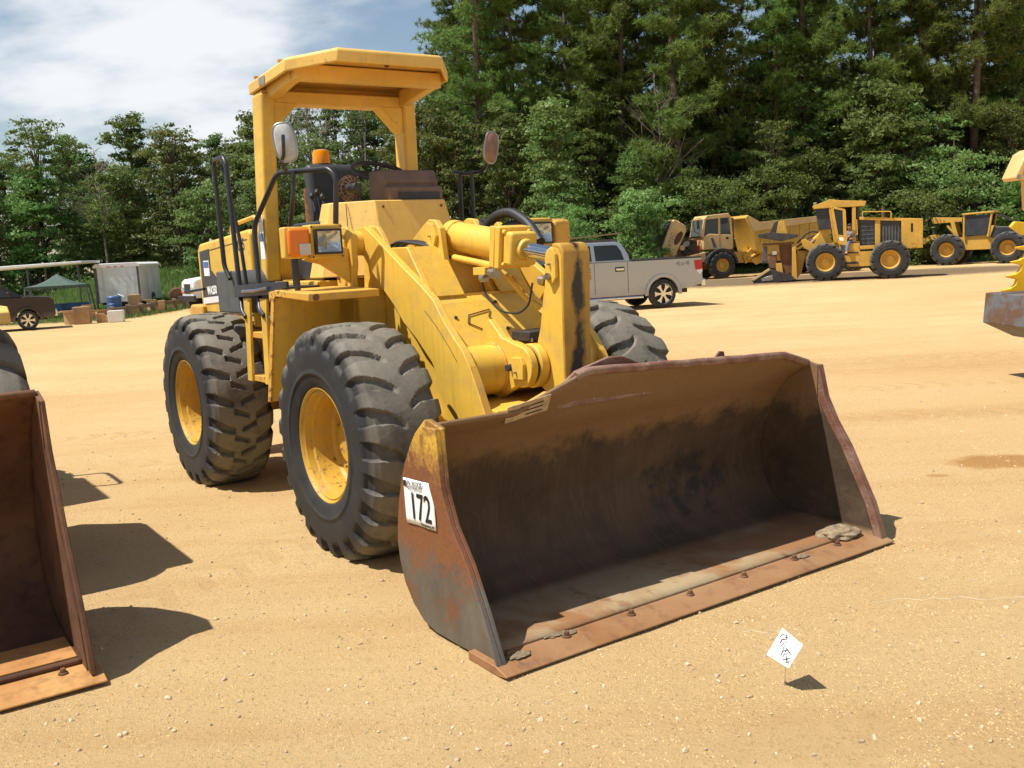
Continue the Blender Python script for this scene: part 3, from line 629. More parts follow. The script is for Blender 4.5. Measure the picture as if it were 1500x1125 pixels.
    for sg in (-1, 1):
        b = MB(); b.prism([(-0.275, 2.045), (-0.205, 2.03), (-0.16, 1.95), (-0.21, 1.86), (-0.265, 1.84), (-0.29, 1.90)], sg * 0.176, sg * 0.198); p = b.build('pin_cover', Y, root, bevel=0.004)
        b = MB(); b.cyl((-0.28, sg * 0.18, 1.885), (-0.28, sg * 0.212, 1.885), 0.02, n=8); b.build('bolt', 'steel', p)
    # lift arm pivots: paired plates standing on the tower sides
    for sg in (-1, 1):
        b = MB(); b.prism([(-0.80, 1.0), (-0.80, 1.96), (-0.745, 2.04), (-0.60, 2.045), (-0.54, 1.99), (-0.53, 1.79), (-0.56, 1.70), (-0.56, 1.0)], sg * 0.60, sg * 0.645); b.build('pivot_plate', Y, root, bevel=0.006)
        b = MB(); b.prism([(-0.80, 1.6), (-0.76, 2.0), (-0.66, 2.05), (-0.54, 2.035), (-0.46, 1.96), (-0.36, 1.80), (-0.36, 1.6)], sg * 0.402, sg * 0.44); b.build('pivot_plate', Y, root, bevel=0.006)
        b = MB(); b.cyl((-0.655, sg * 0.44, 1.93), (-0.655, sg * 0.60, 1.93), 0.085, n=28); b.build('pivot_pin', Y, root, bevel=0.006)
        b = MB(); b.prism([(-0.70, 1.98), (-0.645, 1.995), (-0.60, 1.95), (-0.60, 1.85), (-0.645, 1.80), (-0.69, 1.83)], sg * 0.646, sg * 0.668); p = b.build('pin_cover', Y, root, bevel=0.004)
        b = MB(); b.cyl((-0.665, sg * 0.66, 1.835), (-0.665, sg * 0.69, 1.835), 0.022, n=8); b.build('bolt', 'dark_steel', p)
        # side wall carrying the fender
        b = MB(); b.box(-0.80, -0.56, sg * 0.645, sg * 0.40, 0.75, 1.62); b.build('frame_wall', Y, root, bevel=0.006)
    # --- lift arms
    up_ = [(-0.745, 1.93), (-0.72, 1.99), (-0.655, 2.035), (-0.56, 2.04), (-0.486, 2.004), (-0.158, 1.817), (0.139, 1.656), (0.31, 1.555), (0.42, 1.43), (0.54, 1.318), (0.625, 1.252), (0.699, 1.155), (0.765, 1.037), (0.83, 0.904), (0.93, 0.70), (1.10, 0.50), (1.25, 0.40), (1.28, 0.30), (1.22, 0.20), (1.10, 0.19)]
    lo_ = [(0.92, 0.32), (0.72, 0.55), (0.56, 0.76), (0.46, 0.845), (0.395, 0.90), (0.331, 1.0), (0.306, 1.071), (0.257, 1.154), (0.08, 1.293), (-0.086, 1.398), (-0.203, 1.508), (-0.389, 1.648), (-0.543, 1.779), (-0.60, 1.84), (-0.70, 1.86)]
    for sg in (-1, 1):
        b = MB(); b.prism(up_ + lo_, sg * 0.475, sg * 0.527); a = b.build('lift_arm', Y, root, bevel=0.005)
        # worn rusty front edge band
        band = [(0.699, 1.155), (0.765, 1.037), (0.83, 0.904), (0.93, 0.70)]
        b = MB()
        for (xa, za), (xb, zb) in zip(band[:-1], band[1:]):
            n = Vector((za - zb, 0, xb - xa)).normalized() * 0.003
            b.add([(xa + n.x, sg * 0.478, za + n.z), (xb + n.x, sg * 0.478, zb + n.z), (xb + n.x, sg * 0.524, zb + n.z), (xa + n.x, sg * 0.524, za + n.z)], [(0, 1, 2, 3)])
        b.build('worn_edge', YW, a, smooth=0)
        # scratched weld line on the face
        ln = [(-0.0, 1.62), (0.22, 1.50), (0.36, 1.40), (0.50, 1.275), (0.57, 1.20)] if sg < 0 else []
        if ln: b = MB(); b.tube([(x - 0.01, -0.5275, z - 0.02) for x, z in ln[1:]], 0.003, 6); b.build('crack_line', 'rusty_steel', a)
        # lift cylinder behind the arm
        b = MB(); b.cyl((-0.55, sg * 0.31, 0.92), (0.15, sg * 0.31, 0.86), 0.075, n=24); b.build('lift_cylinder_barrel', Y, root)
        b = MB(); b.cyl((0.15, sg * 0.31, 0.86), (0.75, sg * 0.31, 0.82), 0.042, n=20); b.build('lift_cylinder_rod', 'chrome', root)
    b = MB(); b.cyl((0.52, -0.475, 1.10), (0.52, 0.475, 1.10), 0.155, n=40); b.build('cross_tube', Y, root)
    b = MB(); b.prism([(0.36, 0.87), (0.52, 0.83), (0.86, 0.84), (0.90, 0.87), (0.88, 0.905), (0.40, 0.925)], -0.474, 0.474); b.build('cross_plate', Y, root, bevel=0.006)
    # bell crank brackets welded to the tube
    for y0, y1 in ((-0.235, -0.185), (0.185, 0.235)):
        circ = [(0.80 + 0.125 * math.cos(t), 1.13 + 0.125 * math.sin(t)) for t in np.linspace(-1.9, 1.45, 14)]
        b = MB(); b.prism([(0.40, 1.00), (0.46, 0.93), (0.55, 0.915)] + circ + [(0.72, 1.275), (0.62, 1.30), (0.54, 1.37), (0.49, 1.41), (0.42, 1.36), (0.37, 1.25)], y0, y1); b.build('crank_bracket', Y, root, bevel=0.006)
    b = MB(); b.cyl((0.80, -0.184, 1.13), (0.80, 0.184, 1.13), 0.11, n=32); b.build('crank_pin', 'dark_steel', root)
    b = MB(); b.cyl((0.80, -0.165, 1.13), (0.80, -0.105, 1.13), 0.135, n=32); b.cyl((0.80, 0.105, 1.13), (0.80, 0.165, 1.13), 0.135, n=32); b.build('crank_boss', Y, root, bevel=0.008)
    b = MB(); b.prism([(0.755, 1.19), (0.845, 1.19), (0.87, 1.15), (0.865, 1.06), (0.76, 1.055), (0.745, 1.09)], -0.262, -0.236); p = b.build('pin_cover', Y, root, bevel=0.004)
    b = MB(); b.cyl((0.735, -0.236, 1.125), (0.735, -0.285, 1.125), 0.022, n=8); b.build('bolt', 'dark_steel', p)
    # --- bell crank
    side = [(0.975, 1.835), (1.01, 1.85), (1.06, 1.843), (1.09, 1.80), (1.075, 1.45), (1.065, 1.10), (1.12, 0.92), (1.22, 0.80), (1.19, 0.74), (1.08, 0.74), (0.93, 0.93), (0.78, 1.02), (0.70, 1.10), (0.72, 1.20), (0.80, 1.26), (0.84, 1.36), (0.88, 1.535), (0.905, 1.635), (0.915, 1.77), (0.935, 1.82)]
    for y0, y1 in ((-0.100, -0.045), (0.045, 0.100)):
        b = MB(); b.prism(side, y0, y1); b.build('bell_crank_plate', Y, root, bevel=0.012, seg=3)
    b = MB(); b.prism([(1.035, 1.60), (1.07, 1.58), (1.058, 1.10), (1.10, 0.93), (1.06, 0.90), (0.98, 1.1), (0.97, 1.5)], -0.0455, 0.0455); b.build('bell_crank_web', 'yellow_greasy', root, bevel=0.004)
    b = MB(); b.prism([(0.99, 1.853), (1.03, 1.856), (1.066, 1.848), (1.095, 1.81), (1.0985, 1.79), (1.081, 1.45), (1.071, 1.10), (1.076, 1.06), (1.05, 1.06), (1.056, 1.45), (1.07, 1.78), (1.05, 1.82), (0.99, 1.83)], -0.101, 0.101)
    b.build('greasy_face', 'yellow_greasy', root, bevel=0.01, seg=3)
    b = MB(); b.cyl((1.0, -0.045, 1.77), (1.0, 0.045, 1.77), 0.075, n=24); b.build('rod_eye', 'dark_steel', root)
    b = MB(); b.prism([(0.955, 1.79), (0.985, 1.825), (1.025, 1.825), (1.05, 1.79), (1.05, 1.66), (1.02, 1.625), (0.975, 1.625), (0.95, 1.66)], -0.124, -0.101); p = b.build('pin_cover', Y, root, bevel=0.004)
    b = MB(); b.cyl((0.985, -0.12, 1.665), (0.985, -0.142, 1.665), 0.022, n=8); b.build('bolt', 'steel', p)
    # bucket link
    b = MB(); b.cyl((1.15, 0, 0.80), (1.26, 0, 0.83), 0.055, n=16); b.build('bucket_link', YW, root)
    # --- tilt cylinder
    A = Vector((-0.24, 0, 1.945)); Bp = Vector((1.0, 0, 1.77)); d = (Bp - A).normalized(); up3 = Vector((d.z, 0, -d.x)) * -1
    b = MB(); b.cyl(A + d * 0.02, A + d * 0.62, 0.102, n=36); b.cyl(A - d * 0.02, A + d * 0.06, 0.11, n=30); b.build('tilt_cylinder_barrel', Y, root, bevel=0.004)
    Mx = frame(A + d * 0.62, d, (0, 1, 0))
    b = MB(); b.box(0, 0.055, -0.125, 0.125, -0.13, 0.13, Mx); b.box(0.058, 0.11, -0.125, 0.125, -0.13, 0.13, Mx); hd = b.build('cylinder_head', Y, root, bevel=0.006)
    b = MB(); b.box(0.1105, 0.21, -0.10, 0.10, -0.105, 0.105, Mx); b.build('head_block', Y, hd, bevel=0.02, seg=3)
    for yy in (-.095, .095):
        for z_ in (-.1, .1):
            b = MB(); c0 = Mx @ Vector((0.11, yy, z_)); b.cyl(c0, c0 + d * .03, 0.016, n=8); b.build('bolt', Y, hd)
    b = MB(); b.cyl(A + d * 0.83, A + d * 0.865, 0.07, 0.062, n=28); b.build('gland', Y, hd)
    b = MB(); b.cyl(A + d * 0.80, Bp, 0.048, n=28); b.build('tilt_cylinder_rod', 'chrome', root)
    b = MB(); b.cyl((-0.10, -0.10, 1.80), (0.45, -0.10, 1.725), 0.022, n=12); b.box(0.22, 0.36, -0.16, -0.06, 1.68, 1.73); b.build('oil_pipe', Y, root, bevel=0.004)
    for q0, q1, q2 in (((0.38, -0.13, 1.69), (0.44, -0.13, 1.685), 0.032), ((0.30, -0.15, 1.66), (0.35, -0.15, 1.66), 0.024), ((0.86, -0.09, 1.64), (0.90, -0.09, 1.635), 0.03)):
        b = MB(); b.cyl(q0, q1, q2, n=10); b.build('pipe_fitting', 'steel', root)
    b = MB(); b.tube([(-0.15, 0.14, 1.93), (0.0, 0.17, 2.06), (0.16, 0.2, 2.085), (0.36, 0.2, 2.0), (0.52, 0.17, 1.87)], 0.034, 12, rad=0.15); b.build('hose', 'hose', root)
    b = MB(); b.tube([(-0.05, 0.19, 1.93), (0.10, 0.22, 2.005), (0.26, 0.24, 2.0), (0.45, 0.2, 1.9)], 0.026, 12, rad=0.12); b.build('hose', 'hose', root)
    b = MB(); b.tube([(0.22, -0.10, 1.67), (0.26, -0.10, 1.55), (0.40, -0.08, 1.44), (0.54, -0.04, 1.43), (0.60, 0.0, 1.48), (0.62, 0.02, 1.62)], 0.007, 8, rad=0.08); b.build('grease_line', 'hose', root)
    b = MB(); b.tube([(0.28, 0.06, 1.67), (0.42, 0.1, 1.52), (0.52, 0.14, 1.45)], 0.018, 8, rad=0.06); b.tube([(0.30, 0.10, 1.66), (0.46, 0.15, 1.51), (0.54, 0.18, 1.46)], 0.016, 8, rad=0.06); b.build('steel_line', Y, root)
    b = MB(); b.box(0.46, 0.66, -0.05, 0.15, 1.26, 1.32); b.build('bump_stop', 'dark_steel', root, bevel=0.006)
    # --- front fenders, lamps
    for sg in (-1, 1):
        ya, yb = sorted((sg * 0.646, sg * 1.14))
        b = MB(); b.prism([(-0.84, 1.56), (-0.84, 1.63), (-0.72, 1.645), (-0.16, 1.625), (-0.16, 1.575), (-0.72, 1.60)], ya, yb); fd = b.build('fender', YW, root, bevel=0.006)
        b = MB(); b.prism([(-0.76, 1.59), (-0.745, 1.59), (-0.985, 0.86), (-1.0, 0.86)], ya, yb); b.build('fender_skirt', Y, fd, bevel=0.003)
        b = MB(); yo = sg * 1.143; b.prism([(-0.79, 1.60), (-0.735, 1.60), (-0.965, 0.86), (-1.02, 0.86)], min(yo, yo - sg * .012), max(yo, yo - sg * .012)); b.build('skirt_edge', YW, fd, bevel=0.002)
        b = MB(); b.cyl((-0.19, sg * 1.09, 1.60), (-0.155, sg * 1.09, 1.60), 0.022, n=10); b.build('bolt', 'rusty_steel', fd)
        # lamp box
        lb = bpy.data.objects.new('headlight', None); COL.objects.link(lb); lb.parent = root
        y1, y2 = sorted((sg * 0.755, sg * 0.985))
        b = MB(); b.prism([(y1, 1.835), (y2, 1.835), (y2, 2.06), (y1, 2.06)], -0.56, -0.42, 'x'); b.build('housing', 'yellow_tan' if 0 else Y, lb, bevel=0.012)
        b = MB(); ya_, yb2, za_, zb_ = y1 + 0.022, y2 - 0.022, 1.865, 2.028
        b.box(-0.4195, -0.384, ya_, ya_ + .012, za_, zb_); b.box(-0.4195, -0.384, yb2 - .012, yb2, za_, zb_); b.box(-0.4195, -0.3845, ya_ + .012, yb2 - .012, za_, za_ + .012); b.box(-0.4195, -0.3845, ya_ + .012, yb2 - .012, zb_ - .012, zb_); b.build('bezel', 'black_plastic', lb)
        lamp_reflector(lb, -0.388, (y1 + y2) / 2, 1.9465, (y2 - y1) / 2 - 0.034, 0.068)
        b = MB(); b.box(-0.3865, -0.380, y1 + 0.0345, y2 - 0.0345, 1.878, 2.0155); b.build('lens', 'lamp_glass', lb, bevel=0.008)
        for yy in (y1 + .012, y2 - .012):
            for z_ in (1.85, 2.045):
                b = MB(); b.cyl((-0.4195, yy, z_), (-0.413, yy, z_), 0.007, n=8); b.build('screw', 'rusty_steel', lb)
        y3, y4 = sorted((sg * 0.988, sg * 1.15))
        b = MB(); b.prism([(y3, 1.845), (y4, 1.845), (y4, 2.05), (y3, 2.05)], -0.54, -0.45, 'x'); b.build('signal_housing', Y, lb, bevel=0.012)
        b = MB(); b.box(-0.4495, -0.40, y3 + 0.01, y4 - 0.004, 1.86, 2.038); ts = b.build('turn_signal', 'amber_lens' if sg < 0 else 'yellow_worn', lb, bevel=0.02, seg=3)
        ym = y3 + 0.06 if sg > 0 else y4 - 0.06
        if sg < 0:
            b = MB(); b.box(-0.3995, -0.393, -1.075, -0.995, 1.865, 1.94); b.build('side_lens', 'lamp_white', ts, bevel=0.006)
        b = MB(); b.cyl((-0.49, sg * 1.07, 1.64), (-0.49, sg * 1.07, 1.845), 0.02, n=10); b.build('lamp_post', 'black_paint', lb)
        b = MB(); b.prism([(sg * 0.646, 1.90), (sg * 0.755, 1.93), (sg * 0.985, 1.835), (sg * 0.86, 1.80), (sg * 0.646, 1.66)], -0.60, -0.575, 'x'); b.build('lamp_bracket', Y, lb, bevel=0.004)
    # --- rear frame, deck
    b = MB(); b.box(-3.70, -1.0, CY - 0.42, CY + 0.42, 0.55, 1.25); b.build('rear_frame', YW, root, bevel=0.01)
    b = MB(); b.cyl((-1.15, CY, 0.5), (-1.15, CY, 1.3), 0.12, n=20); b.box(-1.1, -0.75, -0.3, 0.3, 0.6, 0.75); b.box(-1.1, -0.75, -0.3, 0.3, 1.1, 1.2); b.build('articulation_joint', YW, root, bevel=0.008)
    b = MB(); b.prism([(-2.35, 1.60), (-0.98, 1.60), (-0.98, 1.68), (-2.35, 1.68)], CY - 0.66, CY + 0.66); b.build('cab_floor', Y, root, bevel=0.006)
    b = MB(); b.prism([(-2.35, 1.10), (-1.15, 1.10), (-0.98, 1.35), (-0.98, 1.599), (-2.35, 1.599)], CY - 0.60, CY + 0.60); b.build('cab_base', Y, root, bevel=0.008)
    for sg in (-1, 1):
        ya, yb = sorted((CY + sg * 0.661, sg * 1.085))
        b = MB(); b.box(-1.64, -0.93, ya, yb, 1.625, 1.655); st = b.build('side_step', 'dark_steel', root, bevel=0.004)
        yo = sg * 1.075
        b = MB(); b.prism([(-1.66, 1.585), (-0.93, 1.61), (-0.70, 1.655), (-0.62, 1.655), (-0.62, 1.70), (-0.93, 1.695), (-1.66, 1.672)], min(yo, yo + sg * .02), max(yo, yo + sg * .02)); b.build('step_edge', 'navy_paint', st, bevel=0.003)
        b = MB(); b.tube([(-1.45, sg * 1.105, 1.63), (-1.2, sg * 1.105, 1.635), (-0.95, sg * 1.10, 1.655)], 0.013, 8); b.build('step_bar', 'steel', st)
    # battery box with rounded cover behind the step
    b = MB(); b.prism([(-2.38, 1.45), (-1.80, 1.45), (-1.80, 1.66), (-1.84, 1.73), (-1.92, 1.78), (-2.38, 1.78)], -0.99, CY - 0.58); b.build('battery_box', 'grey_panel', root, bevel=0.01)
    b = MB(); b.prism([(-2.38, 1.45), (-1.80, 1.45), (-1.80, 1.66), (-1.84, 1.73), (-1.92, 1.78), (-2.38, 1.78)], CY + 0.58, 0.93); b.build('battery_box', 'grey_panel', root, bevel=0.01)
    # --- ladder
    for sg in (-1, 1):
        yl = sg * 1.06; ld = bpy.data.objects.new('ladder', None); COL.objects.link(ld); ld.parent = root
        for xt, xb in ((-1.47, -1.53), (-1.13, -1.17)):
            b = MB(); b.prism([(xt - 0.055, 1.58), (xt + 0.075, 1.58), (xt + 0.05, 1.40), (xb + 0.05, 0.96), (xb - 0.045, 0.96), (xt - 0.055, 1.36)], min(yl, yl + sg * .02), max(yl, yl + sg * .02)); b.build('rail', Y, ld, bevel=0.003)
        for z_ in (1.31, 0.985):
            xo = -0.03 if z_ > 1.2 else -0.05
            b = MB(); b.box(-1.47 + xo, -1.10 + xo, min(yl - sg * .14, yl + sg * .004), max(yl - sg * .14, yl + sg * .004), z_ - 0.022, z_ + 0.022); b.build('step', YW, ld, bevel=0.004)
        b = MB(); b.cyl((-1.06, yl + sg * .01, 1.45), (-0.86, yl + sg * .01, 1.45), 0.009, n=8); b.build('stay_bar', 'steel', ld)
        b = MB(); b.prism([(-1.0, 1.58), (-0.86, 1.58), (-0.98, 1.1), (-1.10, 0.86), (-1.16, 0.86)], min(sg * .66, sg * .90), max(sg * .66, sg * .90)); b.build('tool_box', Y, root, bevel=0.006)
    # coil hose stripes seen behind the ladder
    b = MB()
    for i in range(9): b.cyl((-0.965 - 0.006 * i, -0.905, 1.54 - 0.018 * i), (-0.93 - 0.006 * i, -0.905, 1.535 - 0.018 * i), 0.006, n=6)
    b.build('warning_decal', 'ink', root)
    # --- hood
    h0 = [(CY - 0.66, 1.30), (CY - 0.66, 2.00), (CY - 0.60, 2.06), (CY + 0.60, 2.06), (CY + 0.66, 2.00), (CY + 0.66, 1.30)]
    hd = bpy.data.objects.new('hood', None); COL.objects.link(hd); hd.parent = root
    prof = [(-3.74, 1.30), (-3.74, 1.98), (-3.66, 2.04), (-2.34, 2.115), (-2.30, 2.08), (-2.30, 1.30)]
    b = MB(); b.prism(prof, CY - 0.65, CY + 0.65); b.build('hood_body', Y, hd, bevel=0.03, seg=3)
    b = MB(); b.prism([(-3.62, 1.955), (-2.36, 2.03), (-2.36, 2.036), (-3.62, 1.961)], CY - 0.6535, CY - 0.6505); b.build('panel_seam', 'rusty_steel', hd, smooth=0)
    b = MB(); b.prism([(-3.66, 1.50), (-3.66, 1.965), (-3.38, 1.985), (-3.38, 1.80), (-3.22, 1.72), (-2.40, 1.77), (-2.40, 1.565)], CY - 0.655, CY - 0.6515); b.build('dark_decal', 'navy_paint', hd, smooth=0)
    b = MB(); b.prism([(-3.66, 1.478), (-3.66, 1.535), (-2.40, 1.60), (-2.40, 1.545)], CY - 0.6585, CY - 0.6555); b.build('white_stripe', 'white_paint', hd, smooth=0)
    lettering('WA250', 0.10, 'paper', hd, frame((-3.38, CY - 0.6565, 1.605), (1, 0, 0.05), (0, 0, 1)), 0.85, 0.004)
    lettering('Z0025', 0.14, 'ink', hd, frame((-2.58, CY - 0.6525, 1.985), (1, 0, 0.05), (0, 0, 1)), 0.8)
    b = MB(); b.box(-3.56, -3.40, CY - 0.6580, CY - 0.6560, 1.74, 1.88); b.build('sticker', 'paper', hd, smooth=0)
    b = MB(); b.box(-3.55, -3.41, CY - 0.6600, CY - 0.6585, 1.815, 1.87); b.build('sticker_print', 'decal_blue', hd, smooth=0)
    b = MB(); b.tube([(-2.92, CY - 0.58, 2.06), (-2.92, CY - 0.58, 2.17), (-2.30, CY - 0.58, 2.215), (-2.30, CY - 0.58, 2.1)], 0.018, 10, rad=0.06); b.build('grab_rail', Y, hd)
    b = MB(); b.tube([(-2.92, CY + 0.58, 2.06), (-2.92, CY + 0.58, 2.17), (-2.30, CY + 0.58, 2.215), (-2.30, CY + 0.58, 2.1)], 0.018, 10, rad=0.06); b.build('grab_rail', Y, hd)
    b = MB(); b.cyl((-3.1, CY + 0.25, 2.05), (-3.1, CY + 0.25, 2.5), 0.05, n=16); b.build('exhaust_stack', 'rusty_steel', hd)
    b = MB(); b.box(-3.60, -2.36, CY - 0.655, CY - 0.6515, 1.40, 1.412); b.box(-3.3, -2.36, CY - 0.655, CY - 0.6515, 1.345, 1.352); b.build('panel_seam', 'rusty_steel', hd, smooth=0)
    b = MB(); b.prism([(-3.98, 0.75), (-3.98, 1.44), (-3.93, 1.47), (-3.60, 1.47), (-3.60, 0.75)], CY - 0.70, CY + 0.70); b.build('counterweight', YW, root, bevel=0.02)
    b = MB(); b.cyl((-3.80, -0.80, 1.60), (-3.60, -0.72, 1.62), 0.012, n=8); b.build('lamp_stay', 'black_paint', root)
    # --- dash cowl
    def cowl(zt, k):
        return None
    tp = [(-0.86, CY - 0.22), (-0.86, CY + 0.37), (-1.02, CY + 0.44), (-1.25, CY + 0.44), (-1.25, CY - 0.46), (-1.12, CY - 0.46)]
    bt = [(-0.72, CY - 0.22), (-0.72, CY + 0.44), (-0.86, CY + 0.52), (-1.25, CY + 0.52), (-1.25, CY - 0.60), (-1.00, CY - 0.60)]
    vs = [(x, y, 2.238) for x, y in tp] + [(x, y, 1.70) for x, y in bt]; n = 6
    b = MB(); b.add(vs, [tuple(range(n)), tuple(range(2 * n - 1, n - 1, -1))] + [(i, n + i, n + (i + 1) % n, (i + 1) % n) for i in range(n)])
    b.build('dash_cowl', 'yellow_pale', root, bevel=0.008)
    b = MB(); b.tube([(-1.01, CY - 0.375, 2.225), (-0.955, CY - 0.40, 2.05), (-0.91, CY - 0.40, 1.9)], 0.003, 5); b.build('wire', 'hose', root)
    b = MB(); b.prism([(-0.93, 2.24), (-0.93, 2.34), (-1.0, 2.345), (-0.985, 2.385), (-1.03, 2.47), (-1.25, 2.47), (-1.25, 2.24)], CY - 0.06, CY + 0.40); cs = b.build('instrument_console', 'brown_plastic', root, bevel=0.012)
    b = MB(); b.box(-0.9295, -0.922, CY + 0.02, CY + 0.37, 2.245, 2.30); b.build('vent_panel', 'dark_panel', cs)
    # steering wheel
    sw = bpy.data.objects.new('steering_wheel', None); COL.objects.link(sw); sw.parent = root; sw.location = (-1.38, CY + 0.10, 2.49); sw.rotation_euler = (0, R_(24), 0)
    b = MB(); b.lathe([(0.018 * math.sin(t), 0.205 + 0.018 * math.cos(t)) for t in np.linspace(0, 2 * PI, 13)], 40, ax='z'); b.build('rim', 'black_plastic', sw)
    b = MB(); b.cyl((0, 0, -0.04), (0, 0, 0.01), 0.04, n=16)
    for t in (0.5, 2.6, 4.7): b.cyl((0, 0, -0.01), (0.2 * math.cos(t), 0.2 * math.sin(t), 0), 0.011, n=8)
    b.build('spokes', 'black_plastic', sw)
    b = MB(); b.cyl((0, 0, -0.45), (0, 0, -0.03), 0.03, n=12); b.build('column', 'black_plastic', sw)
    # fan / work lamp on the cowl
    b = MB(); fc = Vector((-1.12, CY - 0.28, 2.34))
    for k in range(5):
        r = 0.095 * math.cos((k - 2) * 0.5); x = fc.x + 0.05 * (k - 2) * .5
        b.lathe([(x + 0.003 * math.cos(t), r + 0.003 * math.sin(t)) for t in np.linspace(0, 2 * PI, 7)], 28, (0, fc.y, fc.z), 'x')
    for k in range(16):
        t = 2 * PI * k / 16; b.tube([(fc.x + 0.05 * (j - 2) * .5, fc.y + 0.095 * math.cos((j - 2) * .5) * math.cos(t), fc.z + 0.095 * math.cos((j - 2) * .5) * math.sin(t)) for j in range(5)], 0.0022, 4)
    b.build('fan_cage', 'rusty_steel', root)
    b = MB(); b.cyl(fc + Vector((-.03, 0, 0)), fc + Vector((.09, 0.02, 0.0)), 0.04, n=12); b.cyl(fc + Vector((0.03, 0.03, -0.12)), fc + Vector((0.03, 0.03, -0.02)), 0.018, n=10); b.build('fan_motor', 'black_plastic', root, bevel=0.005)
    # seat
    stt = bpy.data.objects.new('seat', None); COL.objects.link(stt); stt.parent = root
    b = MB(); b.box(-2.05, -1.58, CY - 0.26, CY + 0.26, 2.02, 2.14); b.build('cushion', 'dark_panel', stt, bevel=0.04, seg=3)
    b = MB(); b.prism([(-2.04, 2.10), (-1.92, 2.10), (-1.99, 2.585), (-2.06, 2.62), (-2.13, 2.58)], CY - 0.22, CY + 0.22); b.build('backrest', 'dark_panel', stt, bevel=0.035, seg=3)
    b = MB(); b.box(-1.98, -1.68, CY - 0.2, CY + 0.2, 1.68, 2.02); b.build('pedestal', 'black_paint', stt, bevel=0.01)
    b = MB(); b.box(-1.75, -1.2, CY - 0.50, CY - 0.32, 1.68, 2.12); b.build('side_console', 'dark_panel', root, bevel=0.02)
    for k, (dx, h) in enumerate(((0, 2.30), (0.10, 2.32), (0.19, 2.28))):
        b = MB(); b.tube([(-1.50 + dx, CY - 0.42, 2.12), (-1.46 + dx, CY - 0.42, 2.2), (-1.50 + dx, CY - 0.42, h)], 0.008, 6); b.lathe([(h - 0.01, 0.004), (h, 0.018), (h + 0.02, 0.022), (h + 0.04, 0.012), (h + 0.045, 0.001)], 12, (-1.50 + dx, CY - 0.42, 0), 'z'); b.build('control_lever', 'black_plastic', root)
    # beacon on its post behind the seat
    bc = bpy.data.objects.new('beacon', None); COL.objects.link(bc); bc.parent = root
    b = MB(); b.lathe([(2.63, 0.075), (2.72, 0.073), (2.742, 0.062), (2.75, 0.03), (2.752, 0.001)], 28, (-2.2, -0.065, 0), 'z'); b.build('lens', 'beacon_lens', bc)
    b = MB(); b.cyl((-2.2, -0.065, 2.60), (-2.2, -0.065, 2.63), 0.08, n=24); b.cyl((-2.2, -0.065, 2.05), (-2.2, -0.065, 2.60), 0.025, n=12); b.build('base', 'black_plastic', bc)
    # --- canopy
    for sg in (-1, 1):
        yb_, yt_ = rear(sg * 0.645, 1.68), rear(sg * 0.62, 3.18); w = 0.06
        vs = []
        for (z_, yc) in ((1.68, yb_), (3.128, yt_)):
            vs += [(-2.00, yc - w, z_), (-1.81, yc - w, z_), (-1.81, yc + w, z_), (-2.00, yc + w, z_)]
        b = MB(); b.add(vs, [(3, 2, 1, 0), (4, 5, 6, 7), (0, 1, 5, 4), (1, 2, 6, 5), (2, 3, 7, 6), (3, 0, 4, 7)]); po = b.build('canopy_post', Y, root, bevel=0.022, seg=3)
        b = MB(); b.prism([(sg * 0.565 + rear(0, 3), 3.06), (sg * 0.36 + rear(0, 3), 3.06), (sg * 0.565 + rear(0, 3), 2.85)], -1.99, -1.83, 'x'); b.build('gusset', Y, po, bevel=0.004)
        if sg < 0:
            yo = rear(-0.645, 2.1) - w - 0.003
            b = MB(); b.box(-1.915, -1.825, yo - 0.002, yo, 1.86, 2.20); d1 = b.build('sticker', 'paper', po, smooth=0)
            b = MB(); b.box(-1.912, -1.828, yo - 0.0045, yo - 0.0025, 2.00, 2.06); b.build('sticker_band', 'decal_blue', d1, smooth=0)
            b = MB(); b.box(-1.90, -1.84, yo - 0.0045, yo - 0.0025, 2.15, 2.19); b.build('sticker_mark', 'ink_grey', d1, smooth=0)
        else:
            b = MB(); yo = rear(0.648, 2.6) - w - 0.003; b.box(-1.945, -1.865, yo - 0.002, yo, 2.50, 2.68); b.build('sticker', 'ink_grey', po, smooth=0)
    cz = lambda x: 3.135 + (x + 2.1) * 0.065
    out = [(-2.04, -0.685), (-1.28, -0.685), (-0.93, -0.43), (-0.93, 0.43), (-1.28, 0.685), (-2.04, 0.685)]
    oy = rear(0, 3.25)
    def ring(k, dz): return [((x + 1.5) * k - 1.5, y * k + oy, cz(x) + dz) for x, y in out]
    r0 = ring(1, 0.0); r1 = ring(1, 0.082); r2 = ring(0.965, 0.10); r3 = ring(0.965, 0.0); r4 = ring(0.965, 0.074)
    b = MB(); n = 6; b.add(r0 + r1 + r2 + r3 + r4, [(i, (i + 1) % n, n + (i + 1) % n, n + i) for i in range(n)] + [(n + i, n + (i + 1) % n, 2 * n + (i + 1) % n, 2 * n + i) for i in range(n)] + [tuple(range(2 * n, 3 * n))] + [(i, 3 * n + i, 3 * n + (i + 1) % n, (i + 1) % n) for i in range(n)] + [(3 * n + i, 4 * n + i, 4 * n + (i + 1) % n, 3 * n + (i + 1) % n) for i in range(n)] + [tuple(range(5 * n - 1, 4 * n - 1, -1))])
    rf = b.build('canopy_roof', 'yellow_pale', root, bevel=0.012, seg=2)
    b = MB(); b.box(-2.02, -1.84, oy - 0.66, oy + 0.66, 3.055, 3.15); b.build('rear_beam', 'yellow_pale', rf, bevel=0.01)
    b = MB(); b.box(-1.36, -1.28, oy - 0.62, oy + 0.62, 3.135, 3.25); b.build('cross_beam', 'yellow_pale', rf, bevel=0.008)
